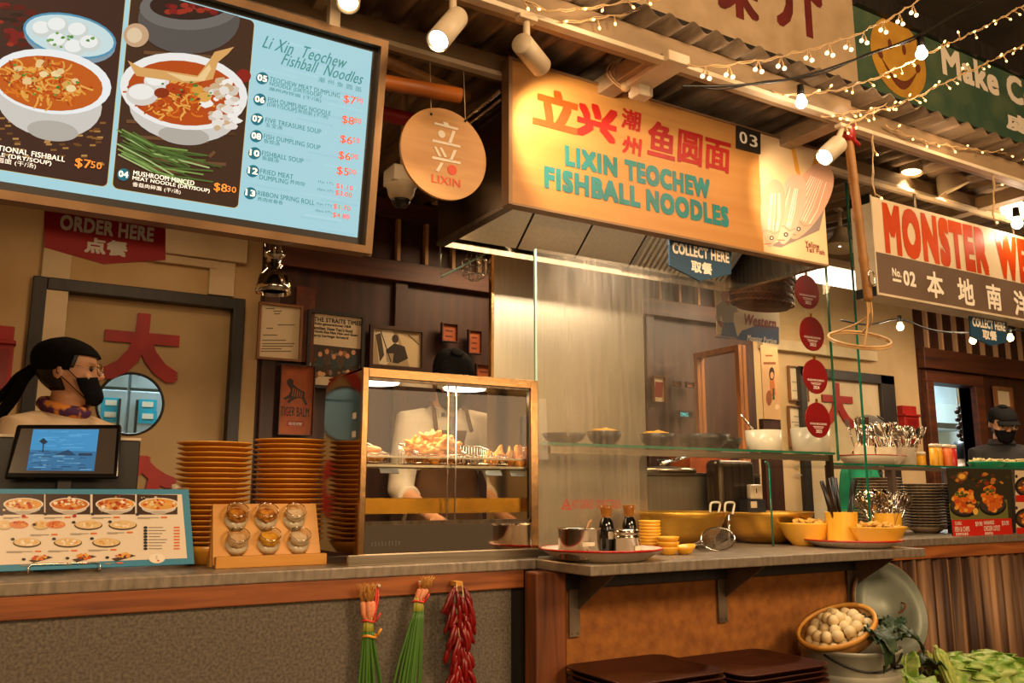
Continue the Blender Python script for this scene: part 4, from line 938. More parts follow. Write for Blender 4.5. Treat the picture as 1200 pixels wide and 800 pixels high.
for k in range(8):
    a.ell(*F5(889, 303+18.5*k), 2.4, 1.6, '2b2d33'); a.rect(*F5(908, 300+18.5*k), *F5(908+rng.uniform(60, 120), 304+18.5*k), '8f8678'); a.rect(*F5(1062, 298+18.5*k), *F5(1098, 306+18.5*k), 'e0702a')
for x0, x1, y in ((20, 120, 240), (270, 380, 240), (560, 680, 240), (840, 970, 240), (185, 300, 345), (430, 540, 338), (655, 760, 332), (40, 200, 447), (295, 420, 443), (540, 660, 438), (120, 230, 528), (385, 480, 522), (640, 700, 518)):
    a.rect(*F5(x0, y), *F5(x1, y+4), 'a09686'); a.rect(*F5(x0, y+7), *F5(x0+(x1-x0)*.6, y+10), 'b3a998'); a.rect(*F5(x1+14, y-4), *F5(x1+52, y+5), 'e0702a')
for x, y in ((145, 233), (455, 233)): a.ell(*F5(x, y), 2.4, 1.8, 'b3261a')
a.ell(*F5(958, 492), 9.5, 5.6, 'f3ead8').ell(*F5(966, 505), 1.3, 1, 'd9441a').rect(*F5(950, 474), *F5(962, 498), 'd6cdb8')
a.build('menu_sheet', mt['print_gloss'], mc)
ws_ = MB(); z0 = .0
for du in (.0,):
    p0, p1 = mu.uv(33, 668), mu.uv(117, 662)
    for (u_, v_) in (p0, p1): pass
    A_, B_ = mu.p(p0[0], .0, .006), mu.p(p1[0], .0, .006)
    top = mu.uv(75, 663)[1]+.006
    ws_.tube([mu.p(p0[0], -.008, .012), mu.p(p0[0], top-.008, .008), mu.p(p0[0]+.006, top, .008), mu.p(p1[0]-.006, top, .008), mu.p(p1[0], top-.008, .008), mu.p(p1[0], -.008, .012)], .0022, 8)
    ws_.tube([mu.p(p0[0], -.008, .012), V((p0[0]+.545, 2.86, CT+.004)), V((p0[0]+.545, 2.87, CT+.1))], .0022, 8).tube([mu.p(p1[0], -.008, .012), V((p1[0]+.545, 2.86, CT+.004)), V((p1[0]+.545, 2.87, CT+.1))], .0022, 8)
ws_.build('wire_stand', mt['chrome'], mc, world=True)
# till: tilted customer screen and the dark monitor behind it
ppl = Pl((.18, 2.88, CT+.25), (1, 0, 0), (0, .035, .16)); q = [ppl.uv(5, 560), ppl.uv(139, 560), ppl.uv(143, 497), ppl.uv(20, 497)]
po = thing('customer_display', 'small black tilted screen showing a blue seaside picture behind the menu card', 'screen', (.18, 2.89, CT))
MB().prism(q, ppl, -.02, 0).build('bezel', mt['black_gloss'], po, world=True, bev=.006, seg=3)
s_ = [ppl.uv(10, 554), ppl.uv(133, 555), ppl.uv(137, 502), ppl.uv(25, 502)]
MB().prism(s_, ppl, .0005, .001).build('dark_screen', M('screen_grey', '3a3128', .2, emit=.06), po, world=True)
a = Art(ppl, .0015); a.poly([(31, 551), (110, 552), (116, 503), (39, 503)], '3f8fc0')
for k in range(30): y = rng.uniform(504, 526); x = rng.uniform(40, 92); a.rect(x, y, x+rng.uniform(8, 22), y+1, rng.choice(['4a9acc', '56a3d2', '3b88b8']))
a.poly([(31, 551), (110, 552), (113, 529), (35, 527)], '356f98')
for k in range(40): y = rng.uniform(528, 550); x = rng.uniform(33, 95); a.rect(x, y, x+rng.uniform(4, 15), y+1.1, rng.choice(['23506f', '4a86ad', '6aa0c0', '1d4260']))
a.line([(50, 530), (51, 517)], 1.4, '16303f').poly([(46, 517), (51, 513), (56, 518), (51, 521)], '16303f').poly([(62, 533), (80, 527), (90, 534)], '1d4260').rect(92, 531, 108, 534, '1d3a50')
a.build('screen_picture', mt['screen'], po)
MB().bb((.12, 2.9, CT), (.24, 2.96, CT+.012)).bb((.16, 2.915, CT+.012), (.2, 2.94, CT+.26)).build('stand', mt['black'], po, world=True, bev=.003)
mo = thing('till_monitor', 'wide black till monitor standing behind the small tilted screen', 'monitor', (.15, 3.0, CT))
z0, z1 = at(120, 572, 2.99).z, at(120, 515, 2.99).z
MB().bb((-.14, 2.985, z0-.03), (at(163, 540, 2.99).x, 3.012, z1)).build('screen_body', mt['black'], mo, world=True, bev=.004)
MB().bb((-.14, 2.984, z1), (at(163, 540, 2.99).x, 3.013, z1+.008)).build('pale_edge', mt['white_metal'], mo, world=True)
MB().bb((.1, 2.99, CT), (.2, 3.04, CT+.01)).bb((.135, 3.013, CT), (.165, 3.03, z0+.05)).build('stand', mt['black'], mo, world=True)
# small clear bottle
bo = thing('clear_bottle', 'small clear bottle with a pale cap between the menu card and the plates', 'bottle', (.5, 2.92, CT))
MB().lathe([(0, 0), (.028, 0), (.03, .006), (.03, .15), (.02, .19), (.013, .2), (.013, .225)], 28).build('body', mt['clear_glass'], bo)
MB().lathe([(0, .222), (.017, .222), (.017, .248), (.014, .25), (0, .25)], 24).build('cap', mt['enamel'], bo)
# wooden display stand with six sample jars
wp = Pl((.585, 2.742, CT+.02), (1, 0, 0), (0, .055, .165)); W_ = .335; H_ = wp.uv(300, 590)[1]
js = thing('jar_stand', 'pale bamboo slanted display stand holding six sample jars on the counter front', 'stand', (.585+W_/2, 2.75, CT))
mt['bamboo_ply'] = M('bamboo_ply', 'd9a04a', .4, 0, 'c98a36', 2.4, (1, 9, 9), .3, .7, 6, distort=.5)
tp = wp.p(0, H_, 0)
sb = MB().prism([(0, -.012), (W_, -.012), (W_-.006, H_), (.002, H_)], wp, -.01, 0); sb.build('slanted_face', mt['bamboo_ply'], js, world=True, bev=.001)
MB().bb((.588, tp.y+.002, CT), (.598, tp.y+.04, tp.z-.006)).build('side_panel', mt['bamboo_ply'], js, world=True); MB().bb((.585+W_-.014, tp.y+.002, CT), (.585+W_-.004, tp.y+.04, tp.z-.006)).build('side_panel', mt['bamboo_ply'], js, world=True)
MB().bb((.588, 2.712, CT), (.594+W_, 2.742, CT+.034)).build('front_lip', mt['bamboo_ply'], js, world=True, bev=.002)
mt['floss'] = M('golden_floss', 'd08a1e', .8, 0, '8a4a0c', 70, detail=3, bump=.6, bscale=60); mt['pale_sauce'] = M('pale_paste', 'ddb98a', .5, 0, 'c99f6a', 40, bump=.3); mt['yellow_bits'] = M('yellow_crisps', 'e3a92a', .6, 0, 'c07f14', 60, bump=.6, bscale=60); mt['clear_jelly'] = M('clear_jelly', 'd9c09a', .2, 0, 'c9ad82', 20)
mt['jar_glass'] = glass('jar_glass', (.97, .97, .95), .02, 1.4)
ax = (V((0, -.62, .78))).normalized(); Q0 = ax.to_track_quat('Z', 'Y').to_matrix().to_4x4()
for (x, y, m, lb) in ((276, 604, 'floss', 'sample jar of golden floss, upper left of the wooden stand'), (311, 604, 'floss', 'sample jar of brown-flecked floss, upper middle of the wooden stand'), (344, 604, 'clear_jelly', 'nearly clear sample jar, upper right of the wooden stand'),
                      (277, 633, 'pale_sauce', 'sample jar of pale paste, lower left of the wooden stand'), (314, 632, 'yellow_bits', 'sample jar of bright yellow crisps, lower middle of the wooden stand'), (349, 632, 'clear_jelly', 'nearly clear sample jar, lower right of the wooden stand')):
    u_, v_ = wp.uv(x, y); c_ = wp.p(u_, v_, .018); Q = Q0.copy()
    jr = thing('sample_jar', lb, 'jar', c_, group='sample jars on the wooden stand'); jr.rotation_euler = Q0.to_euler()
    gl_ = MB().lathe([(0, -.045), (.033, -.045), (.037, -.04), (.037, -.012), (.0335, -.004), (.0335, .018), (.0315, .018), (.0315, -.004), (.0345, -.014), (.0345, -.041), (0, -.042)], 40).build('glass_body', mt['jar_glass'], jr)
    MB().tube([(.0325*math.cos(t), .0325*math.sin(t), .018) for t in [2*PI*k/40 for k in range(40)]], .0013, 6, True).build('rim', mt['chrome'], jr)
    ct_ = MB(); lumpy(ct_, (0, 0, -.004), .031, (1, 1, .42), .25, 3, x); ct_.build('contents', mt[m], jr)
    MB().lathe([(0, -.0415), (.034, -.0415), (.034, -.018), (0, -.014)], 32).build('base_glow', mt['enamel'], jr)  # white disc stands in for the pale glow in the jar glass

# ---- hot food display case
FX0, FX1, FY0, FY1 = .99, 1.655, 2.6, 2.97
fc = thing('food_display_case', 'polished steel heated glass display case with fried snacks', 'display case', ((FX0+FX1)/2, FY0, CT))
zt, zg, zbp = 1.572, 1.541, 1.072
b = MB().bb((FX0, FY0, CT+.03), (FX0+.02, FY0+.02, zt)).bb((FX1-.03, FY0, CT+.03), (FX1, FY0+.02, zt)).bb((FX0+.02, FY0, zg), (FX1-.03, FY0+.02, zt)); b.build('front_frame', mt['edge_steel'], fc, world=True, bev=.002)
MB().prism([(FY0+.02, CT+.03), (FY1, CT+.03), (FY1, zt-.06), (FY1-.008, zt-.03), (FY1-.03, zt-.012), (FY0+.02, zt)], Pl((FX0, 0, 0), (0, 1, 0), (0, 0, 1)), -.0, .004).build('left_side', mt['mirror_steel'], fc, world=True)
MB().bb((FX1-.004, FY0+.02, CT+.03), (FX1, FY1, zt)).build('right_side', mt['mirror_steel'], fc, world=True)
MB().bb((FX0, FY0+.02, zt-.008), (FX1, FY1-.03, zt)).build('top', mt['mirror_steel'], fc, world=True)
MB().bb((FX0+.004, FY0+.002, CT+.03), (FX1-.004, FY0+.014, zbp)).build('lower_panel', mt['mirror_steel'], fc, world=True)
MB().bb((FX0-.035, FY0-.012, CT), (FX1-.01, FY0+.004, CT+.033)).bb((FX0-.035, FY0+.004, CT), (FX1-.002, FY1, CT+.004)).build('base_skirt', mt['steel_h'], fc, world=True, bev=.002)
MB().bb((FX0+.01, FY0+.02, zbp-.012), (FX1-.01, FY1-.01, zbp)).build('floor_tray', mt['steel_h'], fc, world=True)
text('embossed_badge', 'SAMMIC', Pl((0, FY0+.002, 0)), (FX0+.04, CT+.055, FX0+.14, CT+.072), mt['chrome'], fc, bold=.01, h=.0005, depth=.0015) if False else None
bd = MB()
for k in range(9): bd.box((FX0+.045+.0115*k, FY0+.001, CT+.064), (.007, .003, .012+.003*(k % 2)))
bd.build('embossed_badge', mt['chrome'], fc, world=True)
xm_ = 1.316
MB().bb((FX0+.021, FY0+.008, zbp+.01), (xm_+.014, FY0+.011, zg)).build('glass_door', mt['clear_glass'], fc, world=True)
MB().bb((xm_-.014, FY0+.014, zbp+.01), (FX1-.031, FY0+.017, zg)).build('glass_door', mt['clear_glass'], fc, world=True)
MB().bb((xm_+.012, FY0+.007, zbp+.01), (xm_+.015, FY0+.012, zg)).bb((xm_-.015, FY0+.013, zbp+.01), (xm_-.012, FY0+.018, zg)).build('door_edge', mt['chrome'], fc, world=True)
MB().bb((FX0+.02, FY0+.004, zbp), (FX1-.03, FY0+.022, zbp+.012)).bb((FX0+.02, FY0+.004, zg-.008), (FX1-.03, FY0+.022, zg)).bb((FX1-.036, FY0+.004, zbp), (FX1-.03, FY0+.02, zg)).build('door_channel', mt['steel_dark'], fc, world=True)
zr = 1.268
sh = MB().bb((FX0+.022, FY0+.03, zr+.018), (FX1-.034, FY0+.036, zr+.024)).bb((FX0+.022, FY0+.026, zr-.012), (FX1-.034, FY0+.034, zr-.004))
for k in range(26): sh.bb((FX0+.03+.0235*k, FY0+.035, zr-.008), (FX0+.034+.0235*k, FY1-.03, zr-.004))
sh.build('wire_shelf', mt['steel_h'], fc, world=True)
mt['gold_tray'] = M('brass_tray', 'c98f2a', .25, .9, '8f5f18', 4)
MB().bb((FX0+.03, FY0+.04, 1.11), (FX1-.05, FY0+.046, 1.155)).bb((FX0+.03, FY1-.06, 1.11), (FX1-.05, FY1-.054, 1.155)).bb((FX0+.03, FY0+.04, 1.106), (FX1-.05, FY1-.054, 1.11)).build('drip_tray', mt['gold_tray'], fc, world=True)
for x in (1.1, 1.44):
    MB().lathe([(0, 0), (.075, 0), (.08, .008), (.05, .02), (0, .022)], 32, (x, FY0+.16, zt-.031)).build('heat_lamp', mt['tube_white'], fc, world=True)
light('case_lamp', 'AREA', (1.3, 2.79, 1.53), 5, WARM, (1.3, 2.79, 1.0), .45, .15)
for x, y in ((455, 549), (577, 552), (606, 553)):
    p = at(x, y, FY0+.03); pl_ = Pl(p, (1, 0, 0), (0, .6, .8)); MB().prism([(-.032, -.02), (.032, -.02), (.032, .02), (-.032, .02)], pl_, 0, .003).build('price_tag', M('tag_grey', '57503f', .4), fc, world=True)
for y, z in ((FY0+.1, 1.36), (FY0+.1, 1.42)): MB().box((FX0-.001, FY0+.07, z), (.001, .03, .02)).build('label_sticker', mt['enamel'], fc, world=True)
MB().bb((1.48, FY1-.02, 1.36), (1.5, FY1, 1.47)).bb((1.45, FY1-.03, 1.46), (1.5, FY1, 1.475)).build('rear_handle', mt['black'], fc, world=True)
# wire baskets with fried food
mt['fried'] = M('fried_golden', 'c9751a', .5, 0, 'e3a24a', 18, bump=.4, bscale=30, spec=.4); mt['fried_pale'] = M('fried_pale', 'd9a052', .5, 0, 'c07c2c', 14, bump=.3, bscale=30)
def basket(label, x0, x1, zt_, depth=.2):
    o = thing('wire_basket', label, 'basket', ((x0+x1)/2, FY0+.15, zr))
    y0, y1 = FY0+.06, FY0+.06+depth; t = MB()
    for z in (zr+.004, zr+zt_): t.tube([(x0, y0, z), (x1, y0, z), (x1, y1, z+(.045 if z > zr+.01 else 0)), (x0, y1, z+(.045 if z > zr+.01 else 0))], .0022, 6, True)
    n_ = int((x1-x0)/.011)
    for k in range(n_+1):
        x = x0+(x1-x0)*k/n_; t.cyl((x, y0, zr+.004), (x, y0, zr+zt_), .0011, 5); t.cyl((x, y1, zr+.004), (x, y1, zr+zt_+.045), .0011, 5); t.cyl((x, y0, zr+.004), (x, y1, zr+.004), .0011, 5)
    n_ = int(depth/.014)
    for k in range(n_+1):
        y = y0+(y1-y0)*k/n_
        for x in (x0, x1): t.cyl((x, y, zr+.004), (x, y, zr+zt_+.045*k/n_), .0011, 5)
    t.build('mesh', mt['chrome'], o, world=True); return o
basket('small wire basket of pale rolls at the left of the display case', 1.015, 1.115, .03); basket('middle wire basket of crinkled fried snacks in the display case', 1.23, 1.4, .032); basket('right wire basket of upright crisps in the display case', 1.42, 1.56, .032)
def food(name, label, x, y, z, r, sc, m, amp, f, seed, rot=(0, 0, 0), group=None):
    mb = MB(); lumpy(mb, (0, 0, 0), r, sc, amp, f, seed, 22, 14); o = mb.build(name, mt[m]); o.location = (x, y, z); o.rotation_euler = rot; return tag(o, label, 'food', group)
for k, (dx, dy, dz) in enumerate(((0, 0, .02), (.004, .06, .022), (.0, .13, .022), (.002, .03, .045), (0, .1, .046))):
    food('fried_roll', 'pale fried roll piled in the small left basket of the display case', 1.065+dx, FY0+.085+dy, zr+dz, .02, (2.1, 1.2, .75), 'fried_pale', .15, 1.5, k, (0, 0, .1*k), 'pale rolls in the left basket')
for k in range(17):
    x = 1.255+.145*rng.random(); y = FY0+.085+.15*rng.random(); h = .03+.075*rng.random()*(1-abs(x-1.33)/.12)
    food('fried_beancurd', 'crinkled golden fried bean curd heaped in the middle basket of the display case', x, y, zr+h, .034, (1.15, 1, .75), 'fried' if k % 3 else 'fried_pale', 1.1, 2.1, k+20, (rng.random(), rng.random(), rng.random()*6), 'crinkled fried snacks in the middle basket')
for k, (px_, py_, tilt, L) in enumerate(((582, 535, .5, .045), (597, 545, .2, .035), (608, 540, .15, .05), (571, 549, -.4, .03), (590, 553, 1.3, .05), (612, 552, 1.2, .045))):
    p = at(px_, py_, FY0+.13)
    food('wonton_crisp', 'golden folded wonton crisp standing in the right basket of the display case', p.x, p.y, max(p.z, zr+.03), L*.8, (.42, .5, 1.25), 'fried_pale' if k % 2 else 'fried', .6, 1.6, k+50, (.1, tilt, k), 'wonton crisps in the right basket')

# ================================================================ HOOD AND GLASS
hd = thing('extractor_hood', 'brown steel extractor hood with slanted filters behind the yellow sign', 'hood', (2.08, 2.55, 2.085))
hx0, hx1, hy0, hy1, hz0_, hz1_ = 1.345, 2.845, 2.295, 2.81, 2.083, 2.5
MB().bb((hx0, hy0, hz0_), (hx0+.004, hy1, hz1_)).build('left_side', mt['hood_side'] if 'hood_side' in mt else M('hood_side', '5c4a36', .2, .9, '493a2a', 2), hd, world=True)
MB().bb((hx1-.004, hy0, hz0_), (hx1, hy1, hz1_)).build('right_side', mt['steel_dark'], hd, world=True)
MB().bb((hx0, hy1-.004, hz0_), (hx1, hy1, hz1_)).bb((hx0, hy0, hz1_-.004), (hx1, hy1, hz1_)).bb((hx0, hy0, hz0_), (hx1, hy0+.004, hz1_)).build('shell', mt['steel_dark'], hd, world=True)
for xx in (hx0-.003, hx1-.03): MB().bb((xx, hy0, hz0_), (xx+.033, hy1, hz0_+.014)).build('lower_flange', mt['steel_dark'], hd, world=True)
for k in range(5):
    x = hx0+.06+.275*k; pl_ = Pl((x, hy1-.03, hz0_+.03), (1, 0, 0), (0, -.42, .36)); f = MB().prism([(0, 0), (.265, 0), (.265, .5), (0, .5)], pl_, -.004, 0)
    for j in range(9 if k > 2 else 0): f.prism([(.012+.028*j, .01), (.026+.028*j, .01), (.026+.028*j, .49), (.012+.028*j, .49)], pl_, 0, .012)
    f.build('baffle_filter', mt['steel'], hd, world=True)
MB().cyl((hx0-.02, hy0, hz1_-.02), (hx0-.02, hy1, hz1_-.02), .008, 12).cyl((hx0-.02, hy0, hz1_-.05), (hx0-.02, hy1, hz1_-.05), .006, 12).build('side_rod', mt['chrome'], hd, world=True)
for x in (1.6, 2.5): MB().bb((x, 2.5, hz1_), (x+.04, 2.54, 2.66)).build('hanger', mt['bracket'], hd, world=True)
light('hood_lamp', 'AREA', (2.1, 2.42, 2.24), 20, (1, .84, .64), (2.1, 2.75, 1.0), 1.2, .1)
# steel splash panel behind the cooking station
sp = thing('splash_panel', 'tall brushed steel splash panel behind the steamed glass', 'panel', (2.1, 3.06, 0))
MB().bb((at(578, 400, 3.05).x, 3.06, CT+.001), (2.53, 3.075, 2.2)).build('sheet', mt['steel'], sp, world=True, bev=.003)
MB().bb((at(578, 400, 3.05).x-.006, 3.055, CT+.001), (at(578, 400, 3.05).x+.006, 3.08, 2.2)).build('edge_trim', mt['edge_steel'], sp, world=True)
# glass front: L-shaped main pane, with the serving gap at lower right
GY = 2.655; plg = Pl((0, GY, 0)); gx0, gx1 = at(627.5, 400, GY).x, at(976, 440, GY).x; gc = at(748, 540, GY).x; gz = at(748, 533, GY).z
gf = thing('glass_screen', 'tall steamed glass screen between the display case and the red discs', 'glass screen', (gx0, GY, CT))
r = .03; corner = [(gc+r-r*math.cos(t), gz-r+r*math.sin(t)) for t in [PI/2*k/6 for k in range(7)]]
outl = [(gx0, CT+.03), (gc, CT+.03)]+corner+[(gx1, gz), (gx1, 2.56), (2.85, 2.56), (2.85, 2.082), (gx0, 2.082)]
pm_ = MB().prism([(u-gx0, v-CT) for u, v in outl], Pl((0, 0, 0)), -.004, .004); pane = pm_.build('pane', mt['fog_glass'], gf)
MB().bb((gx0-.02, GY-.012, CT), (gc, GY+.012, CT+.035)).build('base_channel', mt['steel_h'], gf, world=True, bev=.002)
MB().bb((gx0-.004, GY-.005, CT+.03), (gx0+.004, GY+.005, 2.08)).build('edge', M('pale_glass_edge', 'a9c4ae', .15, spec=.8), gf, world=True)
MB().bb((gx1-.003, GY-.005, gz), (gx1+.003, GY+.005, 2.56)).build('edge', mt['green_edge'], gf, world=True)
mt['hot_red'] = M('sticker_red', 'b3241a', .5)
text('red_lettering', 'HOT SURFACE - DO NOT TOUCH', plg, boxpx(plg, 669, 585.5, 726, 595.5), mt['hot_red'], gf, bold=.0, h=.005)
tri = [plg.uv(663, 583.5), plg.uv(656.5, 596.5), plg.uv(669, 597)]; ti = [(.72*u+.28*sum(p[0] for p in tri)/3, .72*v+.28*sum(p[1] for p in tri)/3) for u, v in tri]
wt = MB()
for k in range(3): wt.prism([tri[k], tri[(k+1) % 3], ti[(k+1) % 3], ti[k]], plg, .005, .0055)
u, v = plg.uv(663, 592.5); wt.prism(ell(plg, u, v, .009, .004), plg, .005, .0055)
wt.build('warning_triangle', mt['hot_red'], gf, world=True)
# side return pane
rp_ = thing('glass_return', 'narrow glass return pane at the right end of the projecting counter', 'glass screen', (3.285, 2.5, CT))
MB().bb((3.282, 2.485, CT+.02), (3.29, 2.65, 2.5)).build('pane', mt['clear_glass'], rp_, world=True)
MB().bb((3.281, 2.48, CT), (3.291, 2.4855, 2.6)).build('edge', mt['green_edge'], rp_, world=True)
# low guard glass with green edge
lgx1 = at(903, 600, 2.63).x; lgz = at(890, 541, 2.63).z; pl_ = Pl((0, 2.625, 0)); r = .025
lg_ = thing('guard_glass', 'low clear guard glass with a green rounded edge in front of the brass bowls', 'glass screen', (lgx1-.3, 2.63, CT))
o_ = [(gc+.02, CT+.002), (lgx1, CT+.002)]+[(lgx1-r+r*math.cos(t), lgz-r+r*math.sin(t)) for t in [PI/2*k/6 for k in range(7)]]+[(gc+.02+r-r*math.cos(t), lgz-r+r*math.sin(t)) for t in [PI/2*(6-k)/6 for k in range(7)]]
MB().prism(o_, pl_, -.004, .004).build('pane', mt['clear_glass'], lg_, world=True)
MB().tube([pl_.p(lgx1, CT+.002), pl_.p(lgx1, lgz-r)]+[pl_.p(lgx1-r+r*math.cos(t), lgz-r+r*math.sin(t)) for t in [PI/2*k/6 for k in range(7)]], .0042, 8).build('edge', mt['green_edge'], lg_, world=True)
# glass shelf with bowls
SZ = 1.358
gs = thing('glass_shelf', 'green-edged glass shelf carrying dark bowls behind the steamed glass', 'shelf', (2.5, 2.68, SZ))
sx0, sx1 = gx0+.03, at(978, 530, 2.67).x
MB().bb((sx0, 2.668, SZ-.012), (sx1, 2.98, SZ)).build('glass_plate', mt['clear_glass'], gs, world=True)
MB().bb((sx0, 2.666, SZ-.011), (sx1, 2.6685, SZ-.001)).build('green_front_edge', mt['green_edge'], gs, world=True)
MB().bb((sx0+.05, 2.68, SZ-.04), (sx1, 2.7, SZ-.014)).build('rail', mt['steel_h'], gs, world=True)
MB().bb((sx1-.03, 2.675, CT), (sx1-.006, 2.7, SZ-.012)).build('post', mt['steel_dark'], gs, world=True)
def bowl(name, label, cat, c, r, h, m, group=None, contents=None, foot=.5, square=False):
    o = thing(name, label, cat, c, group=group)
    MB().lathe([(0, 0), (r*foot, 0), (r*foot, h*.08), (r*.82, h*.45), (r, h), (r*.95, h), (r*.76, h*.47), (r*foot*.8, h*.16), (0, h*.13)], 40).build('body', mt[m], o)
    if contents:
        mb = MB(); lumpy(mb, (0, 0, h*.8), r*.84, (1, 1, .42), .3, 3, r*100, 28, 14); mb.build('contents', mt[contents], o)
    return o
YQ = 2.82
def shelfx(px_): return at(px_, 515, YQ).x
bowl('dark_bowl', 'flat black bowl at the left end of the glass shelf', 'bowl', (shelfx(661), YQ, SZ), .088, .045, 'black_bowl')
bowl('dark_bowl', 'black bowl heaped with yellow noodles nearest the left of the glass shelf', 'bowl', (shelfx(708), YQ, SZ), .075, .06, 'black_bowl', contents='yellow_bits')
bowl('dark_bowl', 'black bowl heaped with yellow noodles at the middle of the glass shelf', 'bowl', (shelfx(769), YQ, SZ), .075, .06, 'black_bowl', contents='yellow_bits')
bowl('dark_bowl', 'wide dark bowl left of its twin on the glass shelf', 'bowl', (shelfx(824), YQ, SZ), .118, .065, 'black_bowl', foot=.6)
bowl('dark_bowl', 'wide dark bowl beside the white pot on the glass shelf', 'bowl', (shelfx(862), YQ+.1, SZ), .105, .06, 'black_bowl', foot=.6)
wp_ = thing('white_pot', 'plain white pot standing on the glass shelf', 'pot', (shelfx(899), YQ+.02, SZ))
MB().lathe([(0, 0), (.07, 0), (.078, .01), (.084, .1), (.079, .1), (.073, .012), (0, .01)], 40).build('body', mt['white_china'], wp_)
MB().cyl((-.02, 0, .06), (-.12, .02, .17), .005, 8).build('spoon_handle', mt['chrome'], wp_)
wm = thing('white_tub', 'white tub at the right end of the glass shelf behind the lowest red disc', 'tub', (shelfx(950), YQ, SZ))
MB().lathe([(0, 0), (.075, 0), (.085, .01), (.092, .12), (.087, .12), (.08, .012), (0, .01)], 40).build('body', mt['white_china'], wm)
# cooking station
ck = thing('cooking_station', 'low steel cooking block with pale top behind the brass bowls', 'cooker', (2.75, 3.05, CT))
zk = at(840, 557, 3.09).z
MB().bb((2.45, 3.165, CT), (3.0, 3.4, zk)).build('body', mt['steel'], ck, world=True, bev=.006); MB().bb((2.9+.2, 3.16, CT), (3.35, 3.4, zk-.002)).build('side_body', mt['steel_dark'], ck, world=True, bev=.006)
MB().bb((2.45, 3.16, zk), (3.35, 3.4, zk+.014)).build('top', mt['steel_h'], ck, world=True, bev=.002)
ld = thing('pan_lid', 'flat steel lid lying on the cooking block', 'lid', (2.8, 3.27, zk+.015)); MB().lathe([(0, 0), (.16, 0), (.165, .01), (.15, .02), (0, .035)], 40).build('disc', mt['steel_h'], ld); MB().tube([(-.03, 0, .03), (-.03, 0, .06), (.03, 0, .06), (.03, 0, .03)], .006, 8).build('handle', mt['black'], ld)
lad = thing('serving_tongs', 'steel tongs lying across the flat lid', 'tongs', (2.86, 3.2, zk+.055)); MB().tube([(-.12, 0, .0), (.08, .0, .045)], .006, 8).build('arm', mt['chrome'], lad); MB().tube([(-.12, .02, .0), (.07, .02, .055)], .006, 8).build('arm', mt['chrome'], lad)
kt = thing('water_boiler', 'rounded dark steel boiler behind the white timer', 'boiler', (at(866, 570, 3.05).x, 3.1, CT)); x_ = at(866, 570, 3.05).x
MB().bb((x_-.13, 3.05, zk-.16), (x_+.12, 3.15, zk+.075)).build('body', mt['steel_dark'], kt, world=True, bev=.03, seg=4); MB().bb((x_-.05, 3.06, CT), (x_+.06, 3.145, zk-.15)).build('stand', mt['steel_dark'], kt, world=True)
mt['brass'] = M('brass_bowl', 'e6b04a', .36, .85, 'd09a36', 3)
for lb, px_, y_, r_ in (('big brass mixing bowl on the left, behind the guard glass', 792, 2.85, .212), ('big brass mixing bowl on the right, behind the guard glass', 898, 2.87, .212)):
    c_ = at(px_, 620, y_); rz__ = at(px_, 600, y_).z-CT
    o = thing('brass_bowl', lb, 'bowl', (c_.x, y_, CT)); MB().lathe([(0, 0), (r_*.45, 0), (r_*.62, .012), (r_*.85, .06), (r_*.97, rz__*.85), (r_*1.02, rz__), (r_*1.0, rz__+.004), (r_*.93, rz__*.85), (r_*.8, .065), (r_*.5, .012), (0, .01)], 64).build('body', mt['brass'], o)
tm = thing('kitchen_timer', 'white square kitchen timer on a dark blue box behind the guard glass', 'timer', at(884, 592, 3.0)); p = at(884, 576, 3.0); s_ = 1/ (FPX/((p-CP).dot(FW)))
MB().box(p, (19*s_, .03, 17*s_)).build('case', mt['white_china'], tm, world=True, bev=.008, seg=3); MB().box(p+V((-.004, -.0155, 0)), (.03, .003, .042)).build('dial', mt['enamel'], tm, world=True, bev=.002); MB().box(p+V((-.004, -.018, .004)), (.004, .002, .022)).build('hand', mt['black'], tm, world=True)
pb2 = at(884, 591, 3.0); b_ = MB().bb((pb2.x-.06, 2.985, CT), (pb2.x+.06, 3.04, p.z-8.7*s_)).build('navy_box', M('navy_card', '1d2233', .5), tm, world=True)
MB().box((pb2.x-.02, 2.984, pb2.z), (.04, .002, .03)).build('label', mt['enamel'], tm, world=True)
for k, px_ in enumerate((837, 854)):
    p = at(px_, 594, 2.72); o = thing('basket_handle', 'white looped handle of a noodle strainer, %s of two behind the guard glass' % ('left one', 'right one')[k], 'strainer', (p.x, 2.72, p.z))
    MB().tube(smooth([(-.025, 0, -.03), (-.022, 0, .012), (-.01, 0, .02), (.03, 0, .02), (.034, 0, .008), (.02, 0, -.03)], 2), .005, 8).build('loop', mt['white_china'], o); MB().cyl((0, 0, -.03), (-.01, .0, CT-p.z), .006, 8).build('rod', mt['chrome'], o)

# ================================================================ ON THE PROJECTING COUNTER
def enamel_tray(label, x, y, r, h):
    o = thing('enamel_tray', label, 'tray', (x, y, CT))
    MB().lathe([(0, 0), (r*.68, 0), (r*.75, .004), (r*.92, h*.7), (r, h), (r*.995, h+.003), (r*.9, h*.75), (r*.72, .008), (0, .007)], 72).build('dish', mt['enamel'], o)
    MB().lathe([(r*.965, h*.93), (r*.995, h+.0036), (r*1.008, h+.001), (r*1.0, h-.004), (r*.985, h-.003)], 72, closed=True).build('red_rim', mt['enamel_red'], o)
    fl = MB()
    for k in range(26):
        a_ = 2*PI*k/26; rr_ = r*.86; zz = h*.62
        fl.tube([(rr_*math.cos(a_+.07*math.sin(j))*(1+.04*math.cos(j*2)), rr_*math.sin(a_+.07*math.sin(j))*(1+.04*math.cos(j*2)), zz+h*.28*math.cos(j*2)*.15) for j in [2*PI*i/8 for i in range(8)]], .0022, 5, True)
    fl.build('red_pattern', mt['enamel_red'], o); return o
T1 = (1.795, 2.425)
